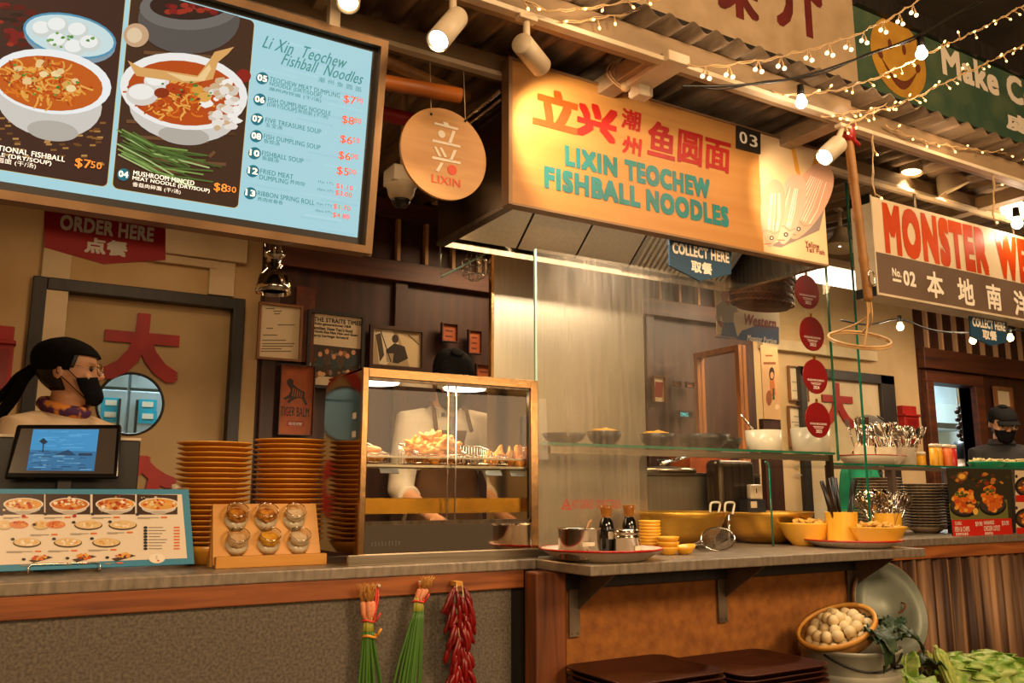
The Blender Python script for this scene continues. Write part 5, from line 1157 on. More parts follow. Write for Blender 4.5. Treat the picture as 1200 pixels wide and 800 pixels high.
enamel_tray('red-rimmed white enamel tray holding the sauces at the left of the projecting counter', T1[0], T1[1], .208, .038)
zt1 = CT+.0085
def at_on(px_, Y_): return at(px_, 640, Y_).x
mt['pot_steel'] = M('pot_steel', 'b5a493', .16, 1, '9c8b78', 30, (1, 1, .1))
pt = thing('steel_pot', 'wide steel sauce pot with a small paper label on the enamel tray', 'pot', (at_on(681, 2.375), 2.385, zt1))
MB().lathe([(0, 0), (.066, 0), (.069, .004), (.07, .095), (.074, .098), (.073, .1), (.067, .096), (.066, .005), (0, .004)], 56).build('body', mt['pot_steel'], pt)
MB().lathe([(0, .07), (.066, .07)], 40).build('sauce', M('dark_sauce', '3a1408', .15), pt)
a_ = math.atan2(-1, -.25)+.1
MB().add([(.0705*math.cos(a_+t), .0705*math.sin(a_+t), z) for z in (.045, .058) for t in [-.32+.64*k/8 for k in range(9)]], [(k, k+1, 10+k, 9+k) for k in range(8)], True).build('paper_label', mt['enamel'], pt)
MB().tube([(.05, .03, .09), (.085, .06, .115), (.1, .07, .12)], .005, 8).build('ladle_handle', mt['bamboo'], pt)
for lb, px_, y_ in (('soy sauce bottle with paper label, between the two steel pots on the enamel tray', 711, 2.42), ('soy sauce bottle standing behind the lidded steel canister', 738, 2.46)):
    o = thing('soy_bottle', lb, 'bottle', (at_on(px_, y_), y_, zt1))
    MB().lathe([(0, 0), (.023, 0), (.026, .004), (.026, .1), (.022, .118), (.017, .127), (.016, .132), (0, .132)], 32).build('body', mt['black_gloss'], o)
    MB().lathe([(.016, .13), (.017, .14), (.0195, .158), (.024, .172), (.021, .172), (.016, .155), (.013, .14), (0, .138)], 32).build('pouring_top', mt['amber_top'] if 'amber_top' in mt else mt.setdefault('amber_top', M('amber_cap', 'c98a3a', .15, 0, 'a8621c', 20, trans=.4)), o)
    MB().bb((-.012, -.0275, .06), (.009, -.0262, .085)).build('paper_label', mt['enamel'], o)
cn = thing('steel_canister', 'lidded steel canister with ridged top on the enamel tray', 'canister', (at_on(736, 2.35), 2.36, zt1))
MB().lathe([(0, 0), (.04, 0), (.042, .004), (.042, .062), (.045, .064), (.045, .07), (.043, .072), (.043, .078), (.045, .08), (.045, .087), (.04, .094), (0, .095)], 48).build('body', mt['pot_steel'], cn)
MB().bb((.004, -.0435, .022), (.026, -.0415, .04)).build('paper_label', mt['enamel'], cn)
# yellow sauce dishes
def dish_prof(r, h): return [(0, 0), (r*.55, 0), (r*.62, h*.1), (r*.9, h*.65), (r, h), (r*.96, h), (r*.84, h*.62), (r*.5, h*.2), (0, h*.18)]
sd = MB().lathe(dish_prof(.042, .028), 40).build('sauce_dish', mt['melamine']); sdf = family(sd); first = True
for lb, px_, y_, cnt, step in (('tall stack behind the enamel tray', 762, 2.585, 9, .0115), ('short stack beside the enamel tray', 783, 2.49, 3, .018), ):
    x_ = at_on(px_, y_)
    for k in range(cnt):
        l2 = 'yellow sauce dish, %s in the %s' % (ORD[cnt-1-k], lb); lo = (x_, y_, CT+.001+k*step)
        if first: sd.location = lo; tag(sd, l2, 'dish', 'yellow sauce dishes'); first = False
        else: dup(sdf, lo, label=l2, group='yellow sauce dishes')
dup(sdf, (at_on(803, 2.47), 2.47, CT+.004), (0, R(-8), 0), label='single yellow sauce dish tipped beside the short stack', group='yellow sauce dishes')
# wire skimmer
mt['mesh_steel'] = M('skimmer_mesh', '8f8170', .4, .9)
sk = thing('wire_skimmer', 'long-handled wire mesh skimmer lying on the counter before the brass bowls', 'skimmer', (at_on(842, 2.56), 2.56, CT))
x_ = 0
rg = [(.085*math.cos(t), .03*math.sin(t), .045+.04*math.sin(t)+.012*math.cos(t)) for t in [2*PI*k/40 for k in range(40)]]
MB().tube(rg, .004, 8, True).build('rim', mt['chrome'], sk)
ms_ = MB()
for k in range(1, 20):
    t0 = 2*PI*k/40; A_, B_ = V(rg[k]), V(rg[(40-k) % 40])
    ms_.tube([A_.lerp(B_, j/8)+V((.0, .03, -.028))*math.sin(PI*j/8) for j in range(9)], .0009, 4)
for k in range(1, 10):
    A_, B_ = V(rg[(10+k) % 40]), V(rg[(10-k) % 40]); ms_.tube([A_.lerp(B_, j/8)+V((.0, .03, -.028))*math.sin(PI*j/8) for j in range(9)], .0009, 4); A_, B_ = V(rg[(30+k) % 40]), V(rg[(30-k) % 40])
    ms_.tube([A_.lerp(B_, j/8)+V((.0, .03, -.028))*math.sin(PI*j/8) for j in range(9)], .0009, 4)
ms_.build('mesh', mt['mesh_steel'], sk)
MB().tube([rg[19], (-.12, .0, .03), (-.2, -.01, .007)], .0045, 8).tube([rg[22], (-.12, -.01, .026), (-.2, -.012, .007)], .0045, 8).build('handle', mt['mesh_steel'], sk)
mt['crisp'] = M('wonton_crisp', 'e3b04e', .6, 0, 'c9892a', 16, bump=.3, bscale=30)
def crisps(label, cx, cy, z, r, n_, group, seed):
    rr2 = random.Random(seed)
    for k in range(n_):
        a_ = rr2.uniform(0, 2*PI); q = r*rr2.random()**.5
        mb = MB(); lumpy(mb, (0, 0, 0), .014, (1.5, .9, .6), .5, 1.6, seed+k, 12, 8); o = mb.build('wonton_crisp', mt['crisp']); o.location = (cx+q*math.cos(a_), cy+q*math.sin(a_), z+rr2.uniform(0, .014)); o.rotation_euler = (rr2.uniform(-.6, .6), rr2.uniform(-.9, .9), rr2.uniform(0, 6)); tag(o, label, 'snack', group)
def yellow_bowl(label, x, y, z, r, h):
    o = thing('yellow_bowl', label, 'bowl', (x, y, z)); MB().lathe([(0, 0), (r*.52, 0), (r*.54, .008), (r*.78, h*.38), (r*.97, h*.92), (r, h), (r*.96, h), (r*.92, h*.9), (r*.72, h*.4), (r*.4, .014), (0, .012)], 56).build('body', mt['melamine'], o)
    MB().lathe([(0, h*.82), (r*.9, h*.82)], 40).build('crumb_bed', mt['crisp'], o); return o
b1x = at_on(948, 2.62)
yellow_bowl('round yellow bowl of fried crisps standing beside the guard glass', b1x, 2.63, CT, .118, .098); crisps('small fried crisp in the round yellow bowl beside the guard glass', b1x, 2.63, CT+.092, .09, 16, 'crisps in the standing yellow bowl', 3)
T2 = (3.135, 2.46)
enamel_tray('red-rimmed white enamel tray holding cutlery at the right end of the projecting counter', T2[0], T2[1], .198, .03); zt2 = CT+.0085
b2x, b2y = T2[0]+.005, T2[1]-.09
yellow_bowl('wide yellow bowl of fried crisps in front of the cutlery canister', at_on(1029, b2y), b2y, zt2, .118, .078); crisps('small fried crisp in the wide yellow bowl before the cutlery canister', at_on(1029, b2y), b2y, zt2+.072, .09, 18, 'crisps in the wide yellow bowl', 40)
def ribbed_cup(label, x, y, z, r, h):
    o = thing('yellow_canister', label, 'canister', (x, y, z)); pr2 = [(0, 0), (r*.9, 0)]
    for k in range(12): pr2 += [(r*(.92+.08*k/12), h*k/12+.004), (r*(.905+.08*k/12), h*k/12+.008)]
    pr2 += [(r, h), (r*.93, h), (r*.84, .01), (0, .01)]; MB().lathe(pr2, 48).build('body', mt['melamine'], o); return o
cy_ = T2[1]+.03; cxa = at_on(988, cy_); ribbed_cup('ribbed yellow canister holding black chopsticks', cxa, cy_, zt2, .067, .135)
cxb, cyb = at_on(1040, T2[1]+.1), T2[1]+.1; ribbed_cup('yellow canister packed with metal spoons', cxb, cyb, zt2, .07, .125)
mt['chop'] = M('chopstick_black', '1a0f0a', .3)
ch0 = MB().cyl((0, 0, 0), (0, 0, .27), .004, 8, .0065).build('chopstick', mt['chop']); chf = family(ch0); first = True
rr2 = random.Random(8)
for k, (dx, lean, ly) in enumerate(((-.03, -.42, 0), (-.026, -.36, .1), (-.02, -.38, -.1), (-.01, -.2, .05), (-.004, -.14, -.1), (.0, -.17, .1), (.004, -.1, 0), (.03, .3, .05), (.034, .34, -.1))):
    lo = (cxa+dx*.6, cy_+rr2.uniform(-.015, .015), zt2+.012); rot = (ly*.4, lean*.95, 0); l2 = 'black chopstick leaning in the ribbed yellow canister'
    if first: ch0.location = lo; ch0.rotation_euler = rot; tag(ch0, l2, 'chopstick', 'black chopsticks in the ribbed canister'); first = False
    else: dup(chf, lo, rot, l2, 'black chopsticks in the ribbed canister')
def spoon_mesh(L=.16):
    mb = MB(); mb.grid(lambda u, v: ((.0035+.004*abs(v-.5))*(u*2-1)*1.0, .0008, v*(L-.05)), 2, 8)
    mb.grid(lambda u, v: ((u*2-1)*.023*math.sqrt(max(0, 1-(2*v-1)**2))*.98+0, -.006*(1-(2*u-1)**2)*math.sin(PI*v)+.002, L-.055+v*.072), 8, 10); return mb
def cutlery(name, label, cx, cy, z, r, n_, group, spread, seed, L, fork=False, z0=0):
    rr3 = random.Random(seed); mb = spoon_mesh(L)
    if fork:
        mb = MB(); mb.grid(lambda u, v: ((.0035+.003*abs(v-.5))*(u*2-1), .0008, v*(L-.06)), 2, 6); mb.grid(lambda u, v: ((u*2-1)*.011*min(1, v*3+.3), .003*math.sin(PI*v), L-.06+v*.025), 4, 4)
        for i in range(4): mb.bb((-.011+.0063*i, -.001, L-.036), (-.008+.0063*i, .001, L+.004))
    o0 = mb.build(name, mt['chrome'], solid=.0012); f0 = family(o0)
    for k in range(n_):
        a_ = 2*PI*k/n_+rr3.uniform(-.2, .2); q = r*rr3.uniform(.3, .9); lo = (cx+q*math.cos(a_), cy+q*math.sin(a_), z+z0+rr3.uniform(0, .012)); rot = (-spread*math.sin(a_)*q/r, spread*math.cos(a_)*q/r, rr3.uniform(0, 6.28))
        if k == 0: o0.location = lo; o0.rotation_euler = rot; tag(o0, label, name.split('_')[-1], group)
        else: dup(f0, lo, rot, label, group)
cutlery('metal_spoon', 'metal spoon packed bowl-up in the yellow canister on the enamel tray', cxb, cyb, zt2+.012, .055, 40, 'spoons in the yellow canister', .62, 2, .2)
cutlery('metal_fork', 'metal fork standing in the yellow canister among the spoons', cxb-.05, cyb+.02, zt2+.012, .02, 6, 'forks in the yellow canister', .4, 5, .165, True)

# ================================================================ RED DISCS, WALL PICTURES
disc_y = [(946, 342, 'topmost of the column of four, its year 2022', '2022'), (951.5, 391, 'second of the column of four, its year 2023', '2023'), (955.5, 441, 'third of the column of four, its year 2024', '2024'), (958.5, 492, 'lowest of the column of four, its year 2025', '2025')]
mt['disc_red'] = M('disc_red', '86090c', .35, 0, '78080a', 5)
pd_ = Pl((0, GY-.012, 0))
for x, y, lb, yr in disc_y:
    u, v = pd_.uv(x, y); o = thing('award_disc', 'round red award disc on the glass, '+lb, 'award disc', (u, GY-.01, v)); rd = .081
    MB().prism(ell(pd_, u, v, rd, rd*.99, 64), pd_, -.003, .001).build('disc', mt['disc_red'], o, world=True)
    text('white_lettering', 'MICHELIN BIB GOURMAND', pd_, (u-.055, v-.022, u+.055, v-.013), mt['white_ink'], o, bold=.015, h=.0012)
    text('white_lettering', yr, pd_, (u-.02, v-.058, u+.02, v-.043), mt['white_ink'], o, bold=.02, h=.0012)
    l_ = MB()
    for k in range(2): l_.prism([(u-.035+.006*k, v-.031-.006*k), (u+.035-.006*k, v-.031-.006*k), (u+.035-.006*k, v-.029-.006*k), (u-.035+.006*k, v-.029-.006*k)], pd_, .001, .0015)
    l_.build('small_print', mt['white_ink'], o, world=True)
    MB().prism([(u-.008, v+rd-.004), (u+.008, v+rd-.004), (u+.008, v+rd+.016), (u-.008, v+rd+.016)], pd_, -.002, 0).build('hanging_tab', mt['gold_tray'], o, world=True)
YW_ = YB-.005
mt['frame_brown'] = M('brown_picture_frame', '4a2814', .45, 0, '331a0c', 6); mt['frame_tan'] = M('tan_picture_frame', '8a5a33', .45, 0, '6e4324', 6); mt['paper'] = M('paper', 'd6c2a0', .6, 0, 'c9b491', 3)
def picture(name, label, cat, pts, Y, fm, fw, inner='paper', depth=.02):
    "framed picture from its four picture corners (upper left, upper right, lower right, lower left)"
    pl_ = Pl((0, Y, 0)); q = [pl_.uv(*p) for p in pts]; c_ = (sum(p[0] for p in q)/4, sum(p[1] for p in q)/4)
    u0, u1 = (q[0][0]+q[3][0])/2, (q[1][0]+q[2][0])/2; v1, v0 = (q[0][1]+q[1][1])/2, (q[2][1]+q[3][1])/2
    o = thing(name, label, cat, (c_[0], Y, v0)); f = MB()
    if fw:
        for b_ in ((u0, v0, u1, v0+fw), (u0, v1-fw, u1, v1), (u0, v0+fw, u0+fw, v1-fw), (u1-fw, v0+fw, u1, v1-fw)): f.prism([(b_[0], b_[1]), (b_[2], b_[1]), (b_[2], b_[3]), (b_[0], b_[3])], pl_, -depth*.2, depth)
        f.build('frame', mt[fm], o, world=True)
    MB().prism([(u0+fw*.9, v0+fw*.9), (u1-fw*.9, v0+fw*.9), (u1-fw*.9, v1-fw*.9), (u0+fw*.9, v1-fw*.9)], pl_, -.003, .002).build('sheet', mt[inner], o, world=True)
    return o, pl_, (u0+fw, v0+fw, u1-fw, v1-fw)
def label_text(pl_, o, s_, x0, y0, x1, h_, m='black_ink', bold=.02, shear=0, hh=.0025):
    a0 = pl_.uv(x0, y0); a1 = pl_.uv(x0, y0+h_); b0 = pl_.uv(x1, y0); return text('lettering', s_, pl_, (a0[0], a1[1], b0[0], a0[1]), mt[m], o, bold=bold, shear=shear, h=hh)
YP2 = YB-.045
o, pl_, bx = picture('framed_certificate', 'thin-framed white certificate high on the dark wall left of the newspaper page', 'picture', [(304, 353), (355, 360), (351, 425), (299, 420)], YP2, 'frame_tan', .011)
a = Art(pl_, .0024)
for k, (x0, y, x1) in enumerate(((311, 361, 322), (320, 364, 330), (321, 367, 328), (325, 380, 345), (312, 384, 320), (308, 392, 325), (307, 398, 335), (307, 402, 345), (307, 405, 343), (306, 408, 330), (305, 411, 341))): a.rect(x0, y, x1, y+1.2, '6b5f4c')
a.build('lettering', mt['print'], o)
o, pl_, bx = picture('newspaper_frame', 'black-framed newspaper page with a group photo on the dark wall', 'picture', [(362, 362), (430, 371), (421, 460), (355, 452)], YP2+.01, 'black_frame', .016)
label_text(pl_, o, 'THE STRAITS TIMES', 368, 371, 423, 5, bold=.03)
for k, s_ in enumerate(('Multi-generational F&B', 'families: How Yeo’s food', 'brands like Nya Nya and Guan', 'carry heritage forward')): label_text(pl_, o, s_, 367-.3*k, 377+4.6*k, (411, 413, 419, 408)[k], 3.8, bold=.03)
a = Art(pl_, .0024); a.poly([(366, 403), (423, 409), (420, 444), (363, 440)], '3a2c20'); a.rng.seed(9)
for k in range(36): x = a.rng.uniform(368, 418); y = a.rng.uniform(410, 440); a.ell(x, y, a.rng.uniform(1.5, 4), a.rng.uniform(1.5, 4), a.rng.choice(['8a5a34', 'c58a52', '3f4a3a', '6b2a18', 'd2a878', '2a2622', '7a6a58']))
for x, y in ((375, 415), (383, 412), (391, 418), (399, 414), (407, 417), (414, 413)): a.ell(x, y+8, 4.5, 8, a.rng.choice(['4a3a2a', '7a3a22', '2e3a3a'])).ell(x, y, 2.4, 3, 'c98f62')
a.build('photo_print', mt['print'], o)
o, pl_, bx = picture('framed_photo', 'brown-framed old sepia photograph of a street hawker beside the newspaper page', 'picture', [(434, 381), (498, 386), (495, 436), (430, 430)], YP2, 'frame_brown', .018)
a = Art(pl_, .0024); a.poly([(440, 386), (492, 390), (490, 431), (436, 426)], 'a8926c'); a.poly([(440, 390), (458, 384), (470, 410), (452, 428), (444, 426)], 'd9c9a8').poly([(466, 390), (492, 402), (490, 431), (480, 430)], 'c9b48a').ell(463, 397, 4, 5, '3a2a1c').poly([(452, 410), (462, 402), (474, 406), (478, 420), (466, 426), (454, 424)], '2e2418').poly([(452, 414), (461, 414), (460, 425), (453, 424)], '9c8a6c').poly([(440, 392), (446, 390), (450, 416), (445, 424)], '4a3c2a').line([(446, 388), (458, 424)], 1.2, '2a2016').line([(478, 392), (491, 404)], 1.6, '5a4a34')
a.build('photo_print', mt['print'], o)
mt['orange_card'] = M('orange_card', 'a8521c', .6, 0, '8a3e12', 14)
for lb, pts in (('small orange notice above the black cap', [(517, 378), (536, 380), (535, 402), (516, 400)]), ('small orange notice right of the black cap, higher of two', [(548, 386), (564, 388), (563, 416), (547, 414)]), ('small orange notice right of the black cap, lower of two', [(557, 426), (577, 428), (576, 444), (556, 443)])):
    o, pl_, bx = picture('wall_notice', lb, 'notice', pts, YP2-.01, 'frame_brown', .006, 'orange_card'); a = Art(pl_, .0024)
    for k in range(5): a.poly([(bx[0]+.02, bx[3]-.03-.03*k), (bx[2]-.02, bx[3]-.03-.03*k), (bx[2]-.02, bx[3]-.04-.03*k), (bx[0]+.02, bx[3]-.04-.03*k)], '5a220c', px=False) if bx[3]-.04-.03*k > bx[1] else None
    a.build('lettering', mt['print'], o)
o, pl_, bx = picture('balm_banner', 'tall orange banner with a leaping tiger hanging below the white certificate', 'banner', [(330, 426), (370, 430), (364, 512), (323, 508)], YP2-.01, 'frame_brown', .004, 'orange_card')
a = Art(pl_, .0024); T_ = lambda x, y: (290+x/4.447, 340+y/4.447)
a.poly([T_(*p) for p in ((205, 470), (222, 458), (240, 470), (238, 490), (268, 515), (298, 530), (296, 560), (312, 595), (300, 598), (282, 565), (262, 562), (235, 572), (215, 590), (205, 580), (222, 560), (195, 572), (186, 562), (214, 545), (226, 520), (214, 500), (205, 488))], '2a1408')
for k in range(5): a.line([T_(240+11*k, 508+6*k), T_(234+11*k, 552+2*k)], .9, 'a8521c')
a.build('leaping_tiger', mt['print'], o); a = Art(pl_, .0024); a.rect(*T_(206, 682), *T_(292, 706), '8a1a10').build('red_label', mt['print'], o)
label_text(pl_, o, 'TIGER BALM', 329, 476, 362, 11, bold=.02); label_text(pl_, o, 'MEDICATED OINTMENT', 338, 494.5, 354, 3.4, 'white_ink', .0)
mt['carved'] = M('carved_red_wood', '6b3016', .5, 0, '4a1e0c', 14, bump=.6)
struct('trim_60', MB().bb((at(345, 345, YB).x, YB-.04, at(350, 425, YB).z), (at(367, 345, YB).x, YB, at(355, 338, YB).z)), mt['carved'])
# pictures behind the steamed glass
mt['poster_cream'] = M('poster_cream', 'cba070', .6, 0, 'bd8f5e', 4)
o, pl_, bx = picture('white_print', 'white-mounted brick-red print low on the dark wall behind the steamed glass', 'picture', [(765, 440), (779, 442), (778, 472), (764, 471)], YP2, 'frame_tan', .004); a = Art(pl_, .0024); a.poly([(767.5, 447), (776.5, 448), (776, 466), (767, 465)], '8a2a14'); a.build('lettering', mt['print'], o)
for lb, x, y in (('small red notice beside the white-mounted print, nearer one', 788, 446), ('small red notice beside the white-mounted print, farther one', 803, 447)): picture('wall_notice', lb, 'notice', [(x, y), (x+9, y+1), (x+9, y+8), (x, y+7)], YP2, 'frame_brown', .004, 'orange_card')
o, pl_, bx = picture('lit_teal_sign', 'tiny glowing teal sign above the dark bowls behind the glass', 'sign', [(793, 481), (809, 482), (809, 490), (793, 489)], YP2+.02, 'black_frame', .006, 'black_frame', .03)
mt['teal_glow'] = ME('teal_glow', '4fd0d0', 1.2); label_text(pl_, o, 'TMG', 796, 483, 806, 5, 'teal_glow', .02)
o, pl_, bx = picture('diner_sign', 'hanging poster of a cowgirl with red and blue lettering behind the glass', 'poster', [(838, 300), (913, 322), (912, 403), (838, 388)], 3.35, 'frame_brown', .0, 'paper')
a = Art(pl_, .0024); C_ = lambda x, y: (820+x/6.157, 290+y/6.157)
a.poly([C_(*p) for p in ((110, 640), (260, 660), (300, 600), (400, 565), (480, 560), (568, 575), (568, 700), (380, 675), (110, 650))], '2f4a78')
a.ell(*C_(180, 350), 4.2, 7.5, 'b5764a').poly([C_(*p) for p in ((120, 310), (150, 270), (205, 265), (240, 310), (210, 300), (150, 305))], '7a4a26').poly([C_(*p) for p in ((205, 300), (245, 340), (240, 390), (215, 380))], '8a4a22')
a.poly([C_(*p) for p in ((160, 390), (120, 420), (115, 520), (140, 530), (150, 480), (170, 545), (240, 545), (245, 470), (275, 465), (255, 400), (210, 385))], '8f8577').poly([C_(*p) for p in ((180, 385), (215, 385), (205, 430))], '8a2a1a').poly([C_(*p) for p in ((165, 540), (245, 540), (270, 650), (150, 640))], '34507c').poly([C_(*p) for p in ((125, 520), (170, 540), (175, 570), (150, 575), (130, 550))], '7a2a1a')
a.build('cowgirl_picture', mt['print'], o); 
label_text(pl_, o, 'Western', 872, 368, 908, 12, 'disc_red', .03, .3); label_text(pl_, o, 'Monster Portion', 875, 392, 909, 7, 'white_ink', .02, .3)
MB().cyl((bx[0]+.05, 3.355, bx[3]-.02), (bx[0]+.05, 3.355, 2.7), .004, 6).cyl((bx[2]-.05, 3.355, bx[3]-.02), (bx[2]-.05, 3.355, 2.7), .004, 6).build('hanging_rod', mt['bracket'], o, world=True)
o, pl_, bx = picture('tall_poster', 'tall tan poster of a long-haired woman and a bottle on the dark wall', 'poster', [(891, 407), (911, 404), (915, 490), (895, 492)], 3.6, 'frame_brown', .0, 'poster_cream')
a = Art(pl_, .0024); P_ = lambda x, y: (740+x/5.332, 380+y/5.332)
a.ell(*P_(875, 310), 3.2, 8, '2a160c').ell(*P_(876, 318), 2, 4, 'c98f62').poly([P_(*p) for p in ((862, 350), (890, 345), (900, 440), (865, 450))], 'b5652a').ell(*P_(858, 460), 3.5, 9, '8a4a22').poly([P_(*p) for p in ((880, 400), (890, 398), (893, 470), (880, 472))], '2a3a1c').rect(*P_(835, 190), *P_(880, 200), '8a4a1c').rect(*P_(822, 235), *P_(900, 250), '8a4a1c').ell(*P_(908, 515), 2.6, 3, 'd9b88a'); a.build('poster_print', mt['print'], o)
MB().bb((bx[0], 3.605, 0), (bx[2], 3.64, bx[1])).build('board_stand', mt['dark_wood'], o, world=True)
for lb, pts in (('white permit sheet behind the lower red discs, upper of two', [(922, 428), (944, 431), (946, 470), (925, 470)]), ('white permit sheet behind the lower red discs, lower of two', [(923, 475), (944, 477), (944, 524), (924, 524)])):
    o, pl_, bx = picture('permit_sheet', lb, 'notice', pts, YB-.012, 'frame_tan', .006); a = Art(pl_, .0024)
    for k in range(7): a.poly([(bx[0]+.03, bx[3]-.1-.06*k), (bx[2]-.04-.02*(k % 3), bx[3]-.1-.06*k), (bx[2]-.04-.02*(k % 3), bx[3]-.11-.06*k), (bx[0]+.03, bx[3]-.11-.06*k)], '9a8f7c', px=False)
    a.build('lettering', mt['print'], o)
# wooden framed glass cabinet deep in the stall
wc = thing('wooden_showcase', 'tall wooden-framed showcase standing deep behind the steamed glass', 'showcase', (at(845, 520, 3.75).x, 3.75, 0)); mt['pine'] = M('pale_pine', 'b5743a', .5, 0, '97592a', 3, (8, 8, 1))
xa, xb = at(818, 450, 3.95).x, at(871, 450, 3.6).x; zz0, zz1 = at(871, 407, 3.6).z, at(818, 433, 3.95).z; zt_ = at(871, 405, 3.6).z
wf = MB()
for x, y in ((xa, 3.6), (xb, 3.6), (xa, 3.95), (xb, 3.95)): wf.bb((x-.016, y-.016, 0), (x+.016, y+.016, zt_))
for z in (.9, zt_-.03): 
    wf.bb((xa, 3.585, z), (xb, 3.615, z+.03)).bb((xa, 3.935, z), (xb, 3.965, z+.03)); 
    for x in (xa, xb): wf.bb((x-.015, 3.6, z), (x+.015, 3.95, z+.03))
wf.build('frame', mt['pine'], wc, world=True); MB().bb((xa, 3.6, .9), (xb, 3.95, .93)).build('shelf', mt['pine'], wc, world=True)
yb_ = thing('orange_carton', 'orange carton with a round emblem inside the wooden showcase', 'box', (xb-.2, 3.75, .931)); MB().bb((xb-.36, 3.68, .931), (xb-.05, 3.85, 1.42)).build('carton', mt['orange_card'], yb_, world=True); 
pl_ = Pl((0, 3.68, 0)); MB().prism(ell(pl_, xb-.15, 1.25, .07, .09), pl_, 0, .001).build('round_emblem', mt['poster_cream'], yb_, world=True)
# made-up woven form in place of a dark reflection on the upper glass
rb = at(893, 338, 2.98); rk = thing('reflection_form', 'made-up brown woven form in place of a reflection, behind the upper right glass', 'basket', rb)
mt['rattan'] = M('rattan', '6b3a1c', .6, 0, '4a2510', 30, bump=.5)
bk = MB(); bk.lathe([(0, -.13), (.16, -.13), (.185, -.1), (.19, -.03), (.18, -.02), (.2, .0), (.205, .08), (.19, .12), (.18, .1), (.18, -.02), (.17, -.1), (0, -.11)], 56, sy=.55, c=(0, 0, .03)); bk.build('body', mt['rattan'], rk)
wv = MB()
for j in range(7): wv.tube([(.207*math.cos(t)*(1 if j > 2 else .93), .207*.55*math.sin(t)*(1 if j > 2 else .93), -.08+.032*j+.004*math.sin(t*40)) for t in [2*PI*k/120 for k in range(120)]], .004, 5, True)
wv.build('woven_bands', mt['frame_tan'], rk); MB().cyl((-.12, 0, .13), (-.02, 0, 2.66-rb.z), .004, 6).cyl((.12, 0, .13), (.02, 0, 2.66-rb.z), .004, 6).build('hanging_cord', mt['bracket'], rk)
# chrome heat lamp under the menu board
hl = at(321, 322, 2.42); hp = thing('heat_lamp', 'chrome bell-shaped heat lamp hanging below the menu board', 'lamp', hl); s_ = (FPX/((hl-CP).dot(FW))); kx = 1/s_
MB().lathe([(0, 27*kx), (9*kx, 27*kx), (12*kx, 24*kx), (12*kx, 22*kx), (8*kx, 20*kx), (9*kx, 17*kx), (7*kx, 14*kx), (10*kx, 11*kx), (8*kx, 8*kx), (10*kx, 6*kx), (17*kx, -2*kx), (20*kx, -14*kx), (20.5*kx, -22*kx), (18.5*kx, -22*kx), (17*kx, -10*kx), (0, -4*kx)], 56).build('shade', mt['chrome'], hp)
MB().lathe([(0, -19*kx), (15*kx, -19*kx)], 40).build('lens', M('lamp_lens', '8c7a66', .4), hp); MB().cyl((0, 0, 27*kx), (0, 0, 2.55-hl.z), 7*kx, 20).build('stem', mt['board_frame'], hp)
for t in (.6, 2.6, 4.4): MB().cyl((11*kx*math.cos(t), 11*kx*math.sin(t), 22*kx), (11*kx*math.cos(t), 11*kx*math.sin(t), 38*kx), 1.5*kx, 8).build('rod', mt['chrome'], hp)
# caged work lamp and small hanging pane left of the splash panel
cl = at(556, 312, 3.1); co_ = thing('caged_lamp', 'wire caged work lamp hanging left of the steel splash panel', 'lamp', cl)
cg = MB()
for k in range(8): t = 2*PI*k/8; cg.tube([(.02*math.cos(t), .02*math.sin(t), .07), (.055*math.cos(t), .055*math.sin(t), .02), (.05*math.cos(t), .05*math.sin(t), -.04), (.012*math.cos(t), .012*math.sin(t), -.065)], .0022, 5)
for z, r_ in ((.02, .055), (-.015, .054), (-.045, .045)): cg.tube([(r_*math.cos(t), r_*math.sin(t), z) for t in [2*PI*k/24 for k in range(24)]], .0022, 5, True)
cg.build('cage', mt['chrome'], co_); MB().cyl((0, 0, .06), (0, 0, 2.66-cl.z), .009, 8).cyl((0, 0, .06), (0, 0, .1), .022, 16).build('stem', mt['black'], co_); MB().ball((0, 0, -.005), .03, 16, 10).build('bulb', mt['clear_glass'], co_)
hpn = thing('hanging_pane', 'small hanging glass pane under the left side of the hood', 'glass pane', at(545, 305, 2.85))
q = [at(516, 297, 2.95), at(516, 325, 2.95), at(577, 293, 2.85), at(577, 262, 2.85)]
nn = (q[1]-q[0]).cross(q[3]-q[0]).normalized()*.004
MB().add([p-nn for p in q]+[p+nn for p in q], [(0, 1, 2, 3), (7, 6, 5, 4), (0, 4, 5, 1), (1, 5, 6, 2), (2, 6, 7, 3), (3, 7, 4, 0)]).build('pane', mt['clear_glass'], hpn, world=True); MB().tube([q[0], q[1], q[2]], .004, 6).build('edge', mt['pale_edge'] if 'pale_edge' in mt else M('pane_edge', '8aa890', .15), hpn, world=True)
MB().cyl(q[3].lerp(q[2], .1), (q[3].x, q[3].y, 2.66), .004, 6).cyl(q[0], (q[0].x, q[0].y, 2.66), .004, 6).build('hanger', mt['bracket'], hpn, world=True)
